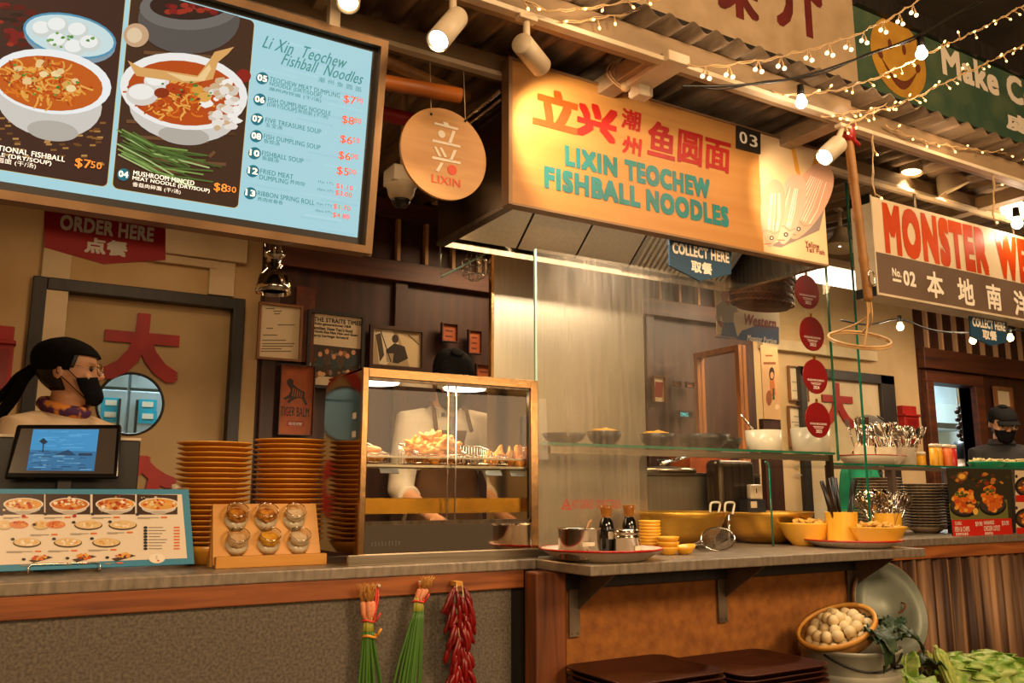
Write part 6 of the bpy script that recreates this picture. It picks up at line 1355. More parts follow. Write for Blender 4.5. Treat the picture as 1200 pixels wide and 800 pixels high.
# red wall boxes
def wall_box(label, x, y, w_, h_, Y, num=None):
    c_ = at(x, y, Y); o = thing('red_wall_box', label, 'box', c_); s_ = 1/(FPX/((c_-CP).dot(FW))); W2, H2 = w_*s_/2, h_*s_/2
    MB().bb((-W2, -.06, -H2), (W2, .0, H2*.45)).bb((-W2*1.0, -.05, H2*.55), (W2*.9, 0, H2)).build('body', mt['red_paint'], o, bev=.004); MB().bb((-W2*1.1, -.075, H2*.43), (W2*1.12, .0, H2*.56)).build('ledge', mt['red_paint'], o, bev=.004)
    MB().bb((-W2*.7, -.063, -H2*.9), (W2*.7, -.06, H2*.3)).build('door_panel', mt['disc_red'], o, bev=.002)
    if num: text('lettering', num, Pl(c_+V((0, -.05, 0))), (c_.x-.02, c_.z+H2*.66, c_.x+.03, c_.z+H2*.88), mt['white_ink'], o, h=.001)
wall_box('red wooden wall box at the left edge beside the dark door frame', 0, 422, 26, 78, YB); wall_box('red wooden wall box numbered 01 beside the second doorway', 1061, 498, 27, 44, YB, '01')
o, pl_, bx = picture('framed_certificate', 'wood-framed white certificate above the cook in the black cap on the right', 'picture', [(1163, 453), (1184, 454), (1186, 480), (1166, 480)], YB-.03, 'frame_tan', .03)
# kitchen seen through the porthole and the pass
fr_ = thing('kitchen_fridge', 'double-door steel fridge with teal door stickers seen through the porthole', 'fridge', (.65, 5.4, 0)); mt['fridge'] = M('fridge_steel', 'b5c5cc', .35, .5, 'a3b5bd', 3)
MB().bb((-.65, 0, .05), (.65, .7, 2.4)).build('body', mt['fridge'], fr_)
pl5 = Pl((0, 5.36, 0)); xs = at(150, 473, 5.36).x-.65; zs = at(150, 456, 5.36).z
for x0, x1, z0, z1 in ((-.64, xs-.006, .08, zs-.006), (xs+.006, .64, .08, zs-.006), (-.64, xs-.006, zs+.006, 2.38), (xs+.006, .64, zs+.006, 2.38)):
    d_ = MB().bb((x0, -.04, z0), (x1, -.001, z1)).build('door', mt['fridge'], fr_, bev=.006); hx = x1-.04 if x0 < xs-.1 else x0+.04
    MB().bb((hx-.006, -.07, zs-.3 if z1 < zs+.1 else zs+.08), (hx+.006, -.045, zs-.06 if z1 < zs+.1 else zs+.3)).build('handle', mt['black'], d_)
mt['teal_label'] = M('teal_label', '1f9ab0', .4); stc = MB(); st2 = MB()
for x, y in ((130, 473), (129, 487), (173, 475), (173, 489)):
    p = at(x, y, 5.355)-V((.65, 5.4, 0)); stc.bb((p.x-.05, -.043, p.z-.035), (p.x+.05, -.041, p.z+.035)); st2.bb((p.x-.03, -.045, p.z-.008), (p.x+.03, -.043, p.z+.022))
stc.build('door_sticker', mt['teal_label'], fr_); st2.build('sticker_picture', mt['enamel'], fr_)
ac = at(1112, 488, 6.2); o = thing('air_unit', 'grey air conditioning unit on the kitchen wall seen through the pass', 'air conditioner', ac); MB().bb((-.3, 0, -.16), (.3, .29, .16)).build('case', mt['grey_case'] if 'grey_case' in mt else mt.setdefault('grey_case', M('grey_case', '8f9a96', .5)), o, bev=.02); MB().bb((-.26, -.01, -.14), (.26, .0, -.08)).build('vent_slot', mt['black'], o)
gl_p = at(1123, 478, 4.6); o = thing('garlic_string', 'plaited string of bulbs hanging in the kitchen pass', 'garland', gl_p)
MB().tube([(0, 0, .1), (0, 0, -.3)], .006, 6).build('cord', mt['bamboo'], o); 
for k in range(9): MB().ball((.02*(-1)**k, 0, -.035*k), .026, 12, 8, (1, 1, .85)).build('bulb', mt['rattan'], o)
MB().tube([(0, 0, .1), (0, 0, 2.75-gl_p.z)], .003, 5).build('hook', mt['bracket'], o)

# ================================================================ RIGHT-HAND STALL COUNTER
NZC = CT+.01; YN = 2.93
sh_z = at(1010, 543, 2.88).z
ns = thing('glass_cabinet', 'glass-topped cabinet on grey posts holding plates on the neighbouring counter', 'cabinet', (4.4, 2.88, NZC))
nx0 = at(968, 543, 2.88).x; nx1 = 6.4
MB().bb((nx0, 2.86, sh_z-.012), (nx1, 3.3, sh_z)).build('glass_top', mt['clear_glass'], ns, world=True); MB().bb((nx0, 2.857, sh_z-.011), (nx1, 2.8605, sh_z-.001)).build('green_front_edge', mt['green_edge'], ns, world=True)
mt['grey_post'] = M('grey_post', '6b5c50', .5, .3)
for x in (at(1047, 575, 2.875).x, at(1113, 580, 2.875).x, at(1190, 585, 2.875).x, nx0+.02): MB().bb((x-.014, 2.865, NZC), (x+.014, 2.895, sh_z-.012)).build('post', mt['grey_post'], ns, world=True)
MB().bb((nx0, 2.865, sh_z-.03), (nx1, 2.885, sh_z-.0125)).build('top_rail', mt['grey_post'], ns, world=True)
# plate stacks with blue pattern
mt['cream_plate'] = M('cream_plate', 'c7b193', .3, 0, 'b89f80', 6); mt['blue_pat'] = M('blue_pattern', '24455e', .4)
pl0 = thing('patterned_plate', '', 'plate', (0, 0, 0)); MB().lathe(plate_prof(.125), 56).build('dish', mt['cream_plate'], pl0)
mb = MB()
for k in range(26): t = 2*PI*k/26; mb.tube([(.1262*math.cos(t+d), .1262*math.sin(t+d), .012+.002*math.sin(d*60)) for d in [-.06, -.03, 0, .03, .06]], .0018, 5)
mb.build('blue_pattern', mt['blue_pat'], pl0); first = True; p0f = family(pl0)
for nm, px_, y_, cnt in (('plate stack behind the spoon canister', 1030, 3.05, 17), ('plate stack beside the food poster', 1084, 2.985, 15)):
    x_ = at(px_, 600, y_).x
    for k in range(cnt):
        lb = 'cream plate with blue pattern, %s in the %s' % (ORD[cnt-1-k]+(' from top' if k < cnt-1 else ''), nm); lo = (x_, y_, NZC+.03+k*.0155)
        if first: pl0.location = lo; tag(pl0, lb, group='patterned plates in the glass cabinet'); first = False
        else: dup(p0f, lo, label=lb, group='patterned plates in the glass cabinet')
    disc_obj('serving_bowl', 'grey bowl at the foot of the '+nm, 'bowl', [(0, 0), (.06, 0), (.09, .02), (.1, .034), (.09, .03), (0, .012)], mt['cream_plate'], (x_, y_, NZC))
# tray with cutlery mugs on top
mx_ = at(1032, 540, 2.95).x
lt = thing('enamel_tray', 'red-rimmed white enamel tray carrying cutlery mugs on the glass cabinet', 'tray', (mx_, 3.0, sh_z)); r_ = .225
MB().lathe([(0, 0), (r_*.75, 0), (r_*.93, .03), (r_, .048), (r_*.98, .05), (r_*.74, .008), (0, .006)], 64, sy=.6).build('dish', mt['enamel'], lt); MB().lathe([(r_*.97, .049), (r_*1.005, .05), (r_*1.0, .045)], 64, sy=.6, closed=True).build('red_rim', mt['enamel_red'], lt)
for lb, px_, L_, nn_, fork in (('white enamel mug full of forks, left of three on the cabinet', 1011, .23, 14, True), ('white enamel mug packed with spoons, middle of three on the cabinet', 1037, .2, 34, False), ('white enamel mug packed with spoons, right of three on the cabinet', 1060, .19, 26, False)):
    x_ = at(px_, 530, 3.0).x; o = thing('enamel_mug', lb, 'mug', (x_, 2.99, sh_z+.007)); rr_ = .052
    MB().lathe([(0, 0), (rr_, 0), (rr_, .088), (rr_+.003, .09), (rr_-.004, .09), (rr_-.004, .004), (0, .003)], 40).build('body', mt['enamel'], o); MB().tube(smooth([(rr_-.003, 0, .075), (rr_+.03, 0, .075), (rr_+.03, 0, .025), (rr_-.003, 0, .02)], 2), .005, 8).build('handle', mt['enamel'], o)
    cutlery('metal_fork' if fork else 'metal_spoon', 'metal %s standing in the %s white mug on the cabinet' % ('fork' if fork else 'spoon', lb.split(', ')[1].split()[0]), x_, 2.99, sh_z+.012, rr_*.8, nn_, 'cutlery in the %s mug' % lb.split(', ')[1].split()[0], .3 if fork else .5, px_, L_, fork)
mt['mustard'] = M('mustard', 'e3a81c', .4, 0, 'd18f10', 12); mt['ketchup'] = M('ketchup', 'b3200f', .4); mt['orange_label'] = M('orange_label', 'd9702a', .5)
for k, (px_, m, lb) in enumerate(((1079, 'mustard', 'yellow sauce cup beside the right cutlery mug'), (1091, 'mustard', 'left yellow sauce shaker with a pale cap on the glass cabinet'), (1099, 'mustard', 'right yellow sauce shaker with a pale cap on the glass cabinet'), (1106, 'orange_label', 'orange-labelled sauce shaker on the glass cabinet'), (1116, 'ketchup', 'red sauce shaker at the end of the shaker row'))):
    x_ = at(px_, 535, 2.96).x; o = thing('sauce_shaker', lb, 'shaker', (x_, 2.96-.02*(k % 2), sh_z)); h_ = .06 if k == 0 else .105
    MB().lathe([(0, 0), (.024, 0), (.025, .004), (.024, h_), (0, h_)], 24).build('body', mt[m], o); MB().lathe([(.024, h_), (.026, h_), (.026, h_+.016), (.02, h_+.018), (0, h_+.018)], 24).build('cap', mt['enamel'], o)
# green food trays
mt['green_plastic'] = M('green_plastic', '128a5e', .35)
mt['fries'] = M('pale_fries', 'e3cd96', .6, 0, 'cfae6a', 14)
for lb, px_, y_ in (('green food tray heaped with pale chips, left of two at the right edge', 1156, 3.0), ('green food tray heaped with pale chips, right of two at the right edge', 1190, 2.96)):
    x_ = at(px_, 545, y_).x; o = thing('green_tray', lb, 'tray', (x_, y_, sh_z)); MB().lathe([(0, 0), (.1, 0), (.125, .035), (.13, .036), (.128, .03), (.102, -.0), ], 40, sy=.7).build('dish', mt['green_plastic'], o)
    c_ = MB(); rr4 = random.Random(px_)
    for k in range(30): a_ = rr4.uniform(0, 6.3); q = .09*rr4.random()**.5; p = V((q*math.cos(a_), .65*q*math.sin(a_), .03+rr4.uniform(0, .02))); d = V((rr4.uniform(-1, 1), rr4.uniform(-1, 1), rr4.uniform(-.3, .3))).normalized()*.03; c_.cyl(p-d, p+d, .006, 6)
    tag(c_.build('chips', mt['fries'], o), kind='stuff')
# food posters on the counter front
YC = 2.66; plc = Pl((0, YC, 0))
def food_card(name, label, pts, draw):
    q = [plc.uv(*p) for p in pts]; o = thing(name, label, 'poster', (sum(p[0] for p in q)/4, YC, NZC)); v0 = min(p[1] for p in q)
    q = [(q[0][0], q[0][1]), (q[1][0], q[0][1]), (q[1][0], NZC+.002), (q[0][0], NZC+.002)]
    MB().prism(q[::-1], plc, -.006, 0).build('card', mt['black_frame'], o, world=True); a = Art(plc, .0006); draw(a); a.build('food_picture', mt['print'], o); return o
def d1(a):
    a.poly([(1110, 548), (1185, 550), (1187, 629), (1117, 629)], '2e2a18').poly([(1112, 590), (1180, 585), (1182, 610), (1114, 609)], '6b6a34').poly([(1115, 609), (1185, 607), (1187, 628), (1117, 629)], 'c4200f')
    a.spots(1147, 560, 34, 10, 30, 1.5, 4, ['5a2a14', '3a3a1c', '8a2a14', 'b5702a', '20200f'])
    for cx, cy, r_ in ((1130, 590, 16), (1163, 588, 15)): a.ell(cx, cy+4, r_+1, 12, '14120f').ell(cx, cy+2, r_, 11, '3a3028').spots(cx, cy-4, r_-3, 14, 60, 2, 4, ['d9701c', 'b8480f', 'e39a3a', 'c9601a'], asp=.9).spots(cx-4, cy-12, 6, 4, 10, 1.5, 3, ['5a6a24', '3f4a1a'])
    a.ell(1143, 599, 3, 4, 'e3b04e').ell(1127, 558, 6, 5, '8a5a2a').ell(1127, 558, 4, 3, 'e3a83a')
o = food_card('food_poster', 'poster of two fried dishes with a red price band on the neighbouring counter', [(1110, 548), (1185, 550), (1187, 629), (1117, 629)], d1)
for s_, x0, y, x1, h_ in (('CLASSIC', 1118, 611, 1126, 4), ('FISH & CHIPS', 1118, 617, 1135, 6), ('$9.90', 1142, 611, 1150, 6), ('HAINANESE', 1152, 610, 1164, 4.5), ('CHICKEN CUTLET', 1152, 616, 1171, 6), ('$10.90', 1173, 610, 1181, 6), ('经典炸鱼薯条', 1119, 624, 1134, 3.6), ('海南鸡扒', 1153, 623, 1163, 3.6)): label_text(plc, o, s_, x0, y, x1, h_, 'white_ink', .02, hh=.003)
def d2_(a):
    a.poly([(1189, 551), (1260, 553), (1262, 627), (1191, 629)], 'd9c09a')
    for y in (570, 607): a.ell(1203, y, 14, 12, '1c1815').ell(1203, y, 11, 9, '5a3a20').spots(1204, y, 9, 7, 26, 1.5, 3, ORNG); a.ell(1184+7, y-14+2, 1.6, 2, '2a2a30'); a.ell(1232, y, 14, 12, '1c1815').spots(1232, y, 9, 7, 26, 1.5, 3, ORNG)
    a.poly([(1190, 580), (1260, 580), (1260, 589), (1190, 588)], 'c4200f').poly([(1191, 618), (1262, 617), (1262, 627), (1191, 628)], 'c4200f')
food_card('food_poster', 'cream menu poster of round dishes at the right edge of the neighbouring counter', [(1189, 551), (1260, 553), (1262, 627), (1191, 629)], d2_)

# ================================================================ BELOW THE COUNTERS
mt['tray_brown'] = M('brown_tray', '4a2416', .4, 0, '3d1c10', 6)
def rr_outline(w_, d_, r_, n_=6):
    o = []
    for cx, cy, a0 in ((w_-r_, d_-r_, 0), (-w_+r_, d_-r_, PI/2), (-w_+r_, -d_+r_, PI), (w_-r_, -d_+r_, 1.5*PI)): o += [(cx+r_*math.cos(a0+k*PI/2/n_), cy+r_*math.sin(a0+k*PI/2/n_)) for k in range(n_+1)]
    return o
def tray_mesh(w_, d_):
    mb = MB(); L_ = [(rr_outline(w_-.02, d_-.02, .04), 0), (rr_outline(w_-.004, d_-.004, .05), .018), (rr_outline(w_, d_, .052), .02), (rr_outline(w_, d_, .052), .0165), (rr_outline(w_-.006, d_-.006, .05), .0165), (rr_outline(w_-.022, d_-.022, .04), .003)]
    n_ = len(L_[0][0]); vs = []
    top = [0, 1, 2, 3]
    order = [(L_[5][0], .0035), (L_[1][0], .0195), (L_[2][0], .0205), (L_[3][0], .016), (rr_outline(w_-.0075, d_-.0075, .05), .0155), (L_[0][0], 0)]
    for pts, z in order: vs += [(x, y, z) for x, y in pts]
    fs = [tuple(range(n_))]+[(i*n_+k, (i+1)*n_+k, (i+1)*n_+(k+1) % n_, i*n_+(k+1) % n_) for i in range(5) for k in range(n_)]+[tuple(5*n_+k for k in range(n_))[::-1]]
    return mb.add(vs, fs, True)
t0 = tray_mesh(.21, .175).build('serving_tray', mt['tray_brown']); tf = family(t0); first = True
tdz = .0175
for nm, cx, cy, ztop, cnt in (('left stack of brown trays under the counter', 1.855, 2.28, .618, 11), ('right stack of brown trays under the counter', 2.29, 2.24, .605, 11)):
    zb_ = ztop-.02-(cnt-1)*tdz
    tb = thing('tray_crate', 'low dark crate under the '+nm, 'crate', (cx, cy, 0))
    MB().bb((-.19, -.155, zb_-.02), (.19, .155, zb_)).build('top_board', mt['post_wood'], tb)
    for dx in (-.17, .17):
        for dy in (-.135, .135): MB().bb((dx-.018, dy-.018, 0), (dx+.018, dy+.018, zb_-.02)).build('leg', mt['post_wood'], tb)
    for k in range(cnt):
        lb = 'brown serving tray, %s in the %s' % (ORD[cnt-1-k]+(' from top' if k < cnt-1 else ''), nm); lo = (cx+rng.uniform(-.002, .002), cy+rng.uniform(-.002, .002), zb_+k*tdz)
        if first: t0.location = lo; tag(t0, lb, 'tray', 'brown trays stacked under the counter'); first = False
        else: dup(tf, lo, label=lb, group='brown trays stacked under the counter')
# galvanised bin
mt['galv'] = M('galvanised_bin', 'b9b8a4', .5, .3, '9a9988', 5, (1, 1, .4))
bc = V((2.79, 2.235, 0)); bnz = at(993, 757, 2.235).z; BR = .178
bn = thing('galvanised_bin', 'pale galvanised round bin standing below the end of the counter', 'bin', bc)
MB().lathe([(0, .005), (BR*.86, .005), (BR*.87, .02), (BR*.93, bnz*.62), (BR*.95, bnz*.64), (BR*.93, bnz*.66), (BR*.96, bnz*.84), (BR*.98, bnz*.855), (BR*.96, bnz*.87), (BR*.98, bnz-.01), (BR*1.02, bnz-.004), (BR*1.02, bnz+.004), (BR*.985, bnz+.004), (BR*.95, bnz*.8), (BR*.85, .02), (0, .015)], 72).build('body', mt['galv'], bn)
MB().tube([(BR*math.cos(t), BR*math.sin(t), bnz-.01-.05*math.sin((t-3.3)/1.9*PI)) for t in [3.3+1.9*k/24 for k in range(25)]], .004, 8).build('wire_handle', mt['black'], bn)
MB().box((BR*math.cos(4.7), BR*math.sin(4.7)-.004, bnz-.018), (.012, .012, .05)).cyl((BR*math.cos(4.7), BR*math.sin(4.7)-.008, bnz-.045), (BR*math.cos(4.7)+.035, BR*math.sin(4.7)-.012, bnz-.045), .008, 10).build('clasp', mt['black'], bn)
# leaning bin lid
lc = at(1043, 713, 2.42); nrm = V((-.12, -.93, .26)).normalized(); Q = nrm.to_track_quat('Z', 'Y').to_matrix().to_4x4()
lid = thing('bin_lid', 'round grey bin lid with a rusty rim leaning against the counter end', 'lid', lc); lid.rotation_euler = Q.to_euler(); LR = .196
MB().lathe([(0, .012), (.06, .01), (.065, .004), (.12, .002), (.125, -.004), (LR*.93, -.008), (LR*.96, .012), (LR*.985, .012), (LR, -.006), (LR*.96, -.016), (.12, -.012), (0, -.006)], 72).build('disc', M('lid_zinc', '868d7e', .45, .3, '6f766a', 6), lid)
mt['rust'] = M('rusty_rim', '5a3418', .8, 0, '8a5428', 60); MB().tube([(LR*.985*math.cos(t), LR*.985*math.sin(t), .004) for t in [2*PI*k/64 for k in range(64)]], .007, 8, True).build('rusty_rim', mt['rust'], lid)
MB().tube(smooth([(.03, -.02, .008), (.04, -.015, .03), (.06, .01, .035), (.065, .02, .01)], 2), .004, 8).build('handle', mt['rust'], lid)
# bamboo basket of fish balls
bkc = at(982, 738, 2.235); nb = V((-.46, -.02, .88)).normalized(); Qb = nb.to_track_quat('Z', 'Y').to_matrix().to_4x4()
bb_ = thing('bamboo_basket', 'shallow round bamboo basket tilted on the rim of the galvanised bin', 'basket', bkc); bb_.rotation_euler = Qb.to_euler(); r_ = .142
MB().lathe([(0, -.045), (r_*.8, -.045), (r_*.93, -.03), (r_, .018), (r_*.97, .02), (r_*.9, -.026), (0, -.038)], 56).build('body', mt['bamboo'], bb_); MB().lathe([(r_*.95, .008), (r_*1.04, .008), (r_*1.04, .024), (r_*.95, .024)], 56, closed=True).build('rim', mt['bamboo_ply'], bb_)
mt['fishball'] = M('fish_ball', 'e3cfa0', .6, 0, 'd6bd88', 12, sss=.0); f0 = MB().ball((0, 0, 0), .0215, 24, 14).build('fish_ball', mt['fishball']); ff = family(f0); first = True; pts = []
rb_ = random.Random(4); Mb = Matrix.Translation(bkc) @ Qb
for layer, (n_, R_, z) in enumerate(((16, .104, -.012), (10, .065, -.012), (4, .024, -.012), (12, .082, .022), (7, .044, .024), (4, .02, .05))):
    for k in range(n_):
        a_ = 2*PI*k/n_+layer*.4; p = Mb @ V((R_*math.cos(a_)+rb_.uniform(-.003, .003), R_*math.sin(a_)+rb_.uniform(-.003, .003), z+rb_.uniform(-.003, .003)))
        lb = 'pale round fish ball heaped in the tilted bamboo basket'
        if first: f0.location = p; tag(f0, lb, 'fish ball', 'fish balls in the bamboo basket'); first = False
        else: dup(ff, p, (0, 0, a_), lb, 'fish balls in the bamboo basket')
# leafy vegetables
mt['dark_leaf'] = M('dark_leaf', '1c3018', .45, 0, '2e4a22', 10); mt['leaf_green'] = M('lettuce', '6f9a2c', .45, 0, 'd3dc8c', 7, lo=.4, hi=.68, distort=1.5); mt['stalk'] = M('stalk', 'a8b56a', .5)
def leaf_mesh(L_, W_, curl, ruff, seed, fold=.3):
    r5 = random.Random(seed); ph = r5.uniform(0, 6)
    def fn(u, v):
        s = (u*2-1); w_ = W_*math.sin(PI*min(1, v*.93+.07))**.6*(1-.35*v)
        return (s*w_, v*L_*math.cos(curl*v), -L_*v*math.sin(curl*v)*.8+fold*abs(s)*w_+ruff*abs(s)**2*math.sin(v*24+ph+s*3))
    return MB().grid(fn, 10, 18)
def leaf(name, label, loc, rot, L_, W_, curl, ruff, m, seed, group):
    o = thing(name, label, 'leaf', loc, group=group); o.rotation_euler = rot
    leaf_mesh(L_, W_, curl, ruff, seed).build('blade', mt[m], o, solid=.0015); MB().tube([(0, v*L_*math.cos(curl*v), -L_*v*math.sin(curl*v)*.8+.001) for v in [k/8*.9-.12 for k in range(9)]], [.004*(1-.07*k) for k in range(9)], 6).build('midrib', mt['stalk'] if m != 'dark_leaf' else mt['dark_leaf'], o)
rl = random.Random(12)
for k, (x, y, Y_, rz, rx, L_, W_, cu) in enumerate(((1018, 742, 2.12, 2.9, .5, .16, .05, 1.0), (1030, 740, 2.12, 2.4, .6, .13, .055, 1.0), (1042, 744, 2.13, 3.6, .7, .12, .06, .9), (1054, 748, 2.14, 4.0, .5, .12, .05, 1.2), (1022, 748, 2.08, 3.2, .1, .14, .04, 1.4), (1034, 735, 2.16, .8, .9, .11, .055, .6), (1048, 738, 2.17, 5.2, .8, .11, .05, .6))):
    leaf('dark_leaf', 'dark green vegetable leaf drooping over the rim of the galvanised bin', at(x, y, Y_), (rx, 0, rz), L_, W_, cu, .012, 'dark_leaf', k, 'dark leaves over the bin rim')
cr = thing('vegetable_crate', 'low wooden crate of vegetables beside the galvanised bin', 'crate', (3.5, 2.3, 0)); zc_ = .33
MB().bb((-.47, -.2, 0), (.75, .15, .02)).bb((-.47, -.2, .02), (-.45, .15, zc_)).bb((.73, -.2, .02), (.75, .15, zc_)).bb((-.45, -.2, .02), (.73, -.18, zc_)).bb((-.45, .13, .02), (.73, .15, zc_)).bb((-.45, -.18, zc_-.06), (.73, .13, zc_-.04)).build('box', mt['post_wood'], cr, bev=.003)
for k, (x, y, Y_, rz, rx, L_, W_) in enumerate(((1062, 768, 2.3, 2.0, -.2, .2, .07), (1072, 780, 2.25, 4.2, .2, .18, .07), (1085, 778, 2.3, 5.0, .4, .18, .08), (1066, 795, 2.2, 2.6, .3, .2, .08), (1088, 795, 2.25, 1.2, .3, .2, .08), (1076, 765, 2.4, .5, .7, .16, .06), (1104, 792, 2.3, 5.6, .5, .16, .06))):
    leaf('dark_leaf', 'dark green leaf piled in the crate beside the bin', at(x, y, Y_), (rx, .2*(-1)**k, rz), L_, W_, .8, .012, 'dark_leaf' if k % 3 else 'leaf_green', k+30, 'dark leaves piled in the crate')
for k in range(12):
    row = k // 5; x = 1138+(k % 5)*17+rl.uniform(-4, 4); Yl = 2.22+.05*row
    leaf('lettuce_leaf', 'ruffled bright green lettuce leaf in the crate at the right corner', at(x, 806-3*row, Yl), (rl.uniform(1.0, 1.75), rl.uniform(-.35, .35), rl.uniform(-.9, .9)), .17+.03*rl.random(), .12, .8, .028, 'leaf_green', k+60, 'lettuce leaves in the crate')
for lb, a_, b_, r_ in (('ridged pale green gourd standing upright in the crate', at(1098, 760, 2.2), at(1122, 815, 2.14), .026), ('shorter green gourd behind the upright gourd', at(1088, 765, 2.42), at(1100, 805, 2.38), .02)):
    o = thing('ridged_gourd', lb, 'gourd', b_); d = a_-b_; q = d.to_track_quat('Z', 'Y').to_matrix().to_4x4(); L_ = d.length; n_ = 40
    def gf_(u, v): t = 2*PI*u; r2 = r_*(1+.09*math.cos(10*t))*min(1, (1.02-v)*6)**.5*(.85+.15*v); return q.to_3x3() @ V((r2*math.cos(t), r2*math.sin(t), v*L_))
    MB().grid(gf_, 60, 20, True, True).build('body', M('gourd_skin', '7f9a3a', .5, 0, 'b5b95a', 30, (3, 3, .3)), o); MB().cyl(q.to_3x3() @ V((0, 0, L_*.98)), q.to_3x3() @ V((.006, 0, L_*1.08)), r_*.3, 8).build('stalk', mt['stalk'], o)
# bundles of spring onions and the chilli string on the left counter rail
mt['onion_green'] = M('onion_green', '2a5214', .45, 0, '4c7a2a', 8, (1, 1, .2)); mt['onion_pale'] = M('onion_pale', 'b5b54a', .45); mt['onion_bulb'] = M('onion_bulb', 'd9703a', .5, 0, 'e3b088', 12); mt['root'] = M('onion_root', 'b57f34', .8); mt['red_string'] = M('red_string', 'd2402a', .6); mt['yellow_band'] = M('yellow_band', 'e39a2a', .5)
YO = 2.535
def onions(label, nail, top, tie, tie2, bot, n_, seed, lean):
    r6 = random.Random(seed); T_ = at(*top, YO); K_ = at(*tie, YO); B_ = at(*bot, YO); N_ = at(*nail, YL+.004)
    o = thing('spring_onions', label, 'spring onions', K_)
    for k in range(3):
        dx = (k-1)*.013+r6.uniform(-.003, .003); bt_ = T_+(K_-T_)*.45+V((dx, -.006*(k % 2), 0))
        rt = MB()
        for j in range(12): rt.tube([bt_, bt_+(T_-K_)*.25+V((r6.uniform(-.012, .012), r6.uniform(-.01, .01), .0)), bt_+(T_-K_)*.55+V((r6.uniform(-.02, .02), r6.uniform(-.014, .006), r6.uniform(0, .012)))], .0011, 4)
        rt.build('roots', mt['root'], o, world=True)
        MB().tube([bt_+(T_-K_)*.06, bt_, bt_+(K_-T_)*.3, K_+V((dx*.6, -.004*(k % 2), 0))], [.006, .0095, .008, .0065], 10).build('bulb', mt['onion_bulb'], o, world=True)
    for k in range(n_):
        dx = (k/(n_-1)-.5); y_ = r6.uniform(-.014, .006); e_ = B_+V((dx*.085+r6.uniform(-.012, .012), y_*1.3, r6.uniform(-.1, .03))); m1 = K_+V((dx*.026, y_*.6, -.03)); 
        m2 = m1.lerp(e_, .5)+V((dx*.018, 0, 0))
        MB().tube([K_+V((dx*.018, y_*.4, .01)), m1], [.0045, .0048], 8).build('pale_stem', mt['onion_pale'], o, world=True); MB().tube(smooth([m1, m1.lerp(m2, .5), m2, m2.lerp(e_, .5), e_], 1), [.0048]*6+[.004, .003, .002, .001][-max(0, 10-6):] if False else .0042, 8).build('leaf', mt['onion_green'], o, world=True)
    for (p_, m, rr_) in ((K_, 'red_string', .0032),)+(((at(*tie2, YO), 'yellow_band', .004),) if tie2 else ()):
        MB().tube([p_+V((.02*math.cos(t), .014*math.sin(t)-.002, .003*math.sin(2*t))) for t in [2*PI*k/24 for k in range(24)]], rr_, 8, True).tube([p_+V((.018, -.014, 0)), p_+V((.03, -.018, .022))], rr_, 6).build('tie', mt[m], o, world=True)
    MB().tube(smooth([K_+V((.014, -.012, 0)), K_.lerp(N_, .5)+V((0.006, -.012, 0)), N_+V((0, -.012, 0))], 2), .0032, 6).tube([K_+V((.012, -.012, 0)), K_.lerp(N_, .6)+V((.012, -.014, 0)), N_+V((.003, -.012, 0))], .0028, 6).build('hanging_string', mt['red_string'], o, world=True)
    MB().cyl(N_+V((.004, -.018, -.002)), N_+V((.004, .0, -.002)), .003, 8).ball(N_+V((.004, -.018, -.002)), .006, 10, 8).build('nail', mt['white_metal'], o, world=True)
onions('bunch of spring onions tied with red and yellow bands, hanging straight at left', (440, 685), (430, 690), (432, 727), (433, 745), (437, 850), 13, 1, 0)
onions('slanting bunch of spring onions tied with one red band, middle of the hanging bunches', (488, 681), (500, 681), (490, 704), None, (470, 850), 16, 2, 0)
mt['chilli'] = M('dried_chilli', '8a0a08', .35, 0, '650605', 9, spec=.6); cp0 = at(537, 684, YO+.0)
cs = thing('chilli_string', 'thick string of red dried chillies hanging from the wooden rail', 'chillies', cp0); r7 = random.Random(21)
MB().bb((-.012, -.008, -.006), (.012, .03, .008)).build('wooden_peg', mt['bamboo_ply'], cs); MB().tube([(-.01, -.008, 0), (-.012, -.02, -.1), (.0, -.02, -.2), (-.006, -.02, -.36)], .0022, 6).tube([(.01, -.008, 0), (.014, -.022, -.1), (.016, -.02, -.2), (.006, -.02, -.36)], .0022, 6).build('cord', mt['cane'], cs)
for k in range(96):
    z = -.006-.36*(k/96)**.95; side = r7.uniform(-1, 1); x = side*.03; y = -.012+r7.uniform(-.016, .008); L_ = r7.uniform(.05, .085); out = side*.026+r7.uniform(-.012, .012)
    p = V((x, y, z)); cv = r7.uniform(-.008, .008); pts = [p, p+V((out*.35, -.006, -L_*.25)), p+V((out*.75+cv, -.007, -L_*.6)), p+V((out*1.1, -.003, -L_))]
    MB().tube(smooth(pts, 1), [.0035, .0062, .0072, .0066, .0048, .0026, .0008][:8] if len(smooth(pts, 1)) == 7 else [.0035+.004*math.sin(PI*(i+.6)/(len(smooth(pts, 1))+.4)) if i < len(smooth(pts, 1))-1 else .0006 for i in range(len(smooth(pts, 1)))], 8).build('chilli', mt['chilli'], cs)

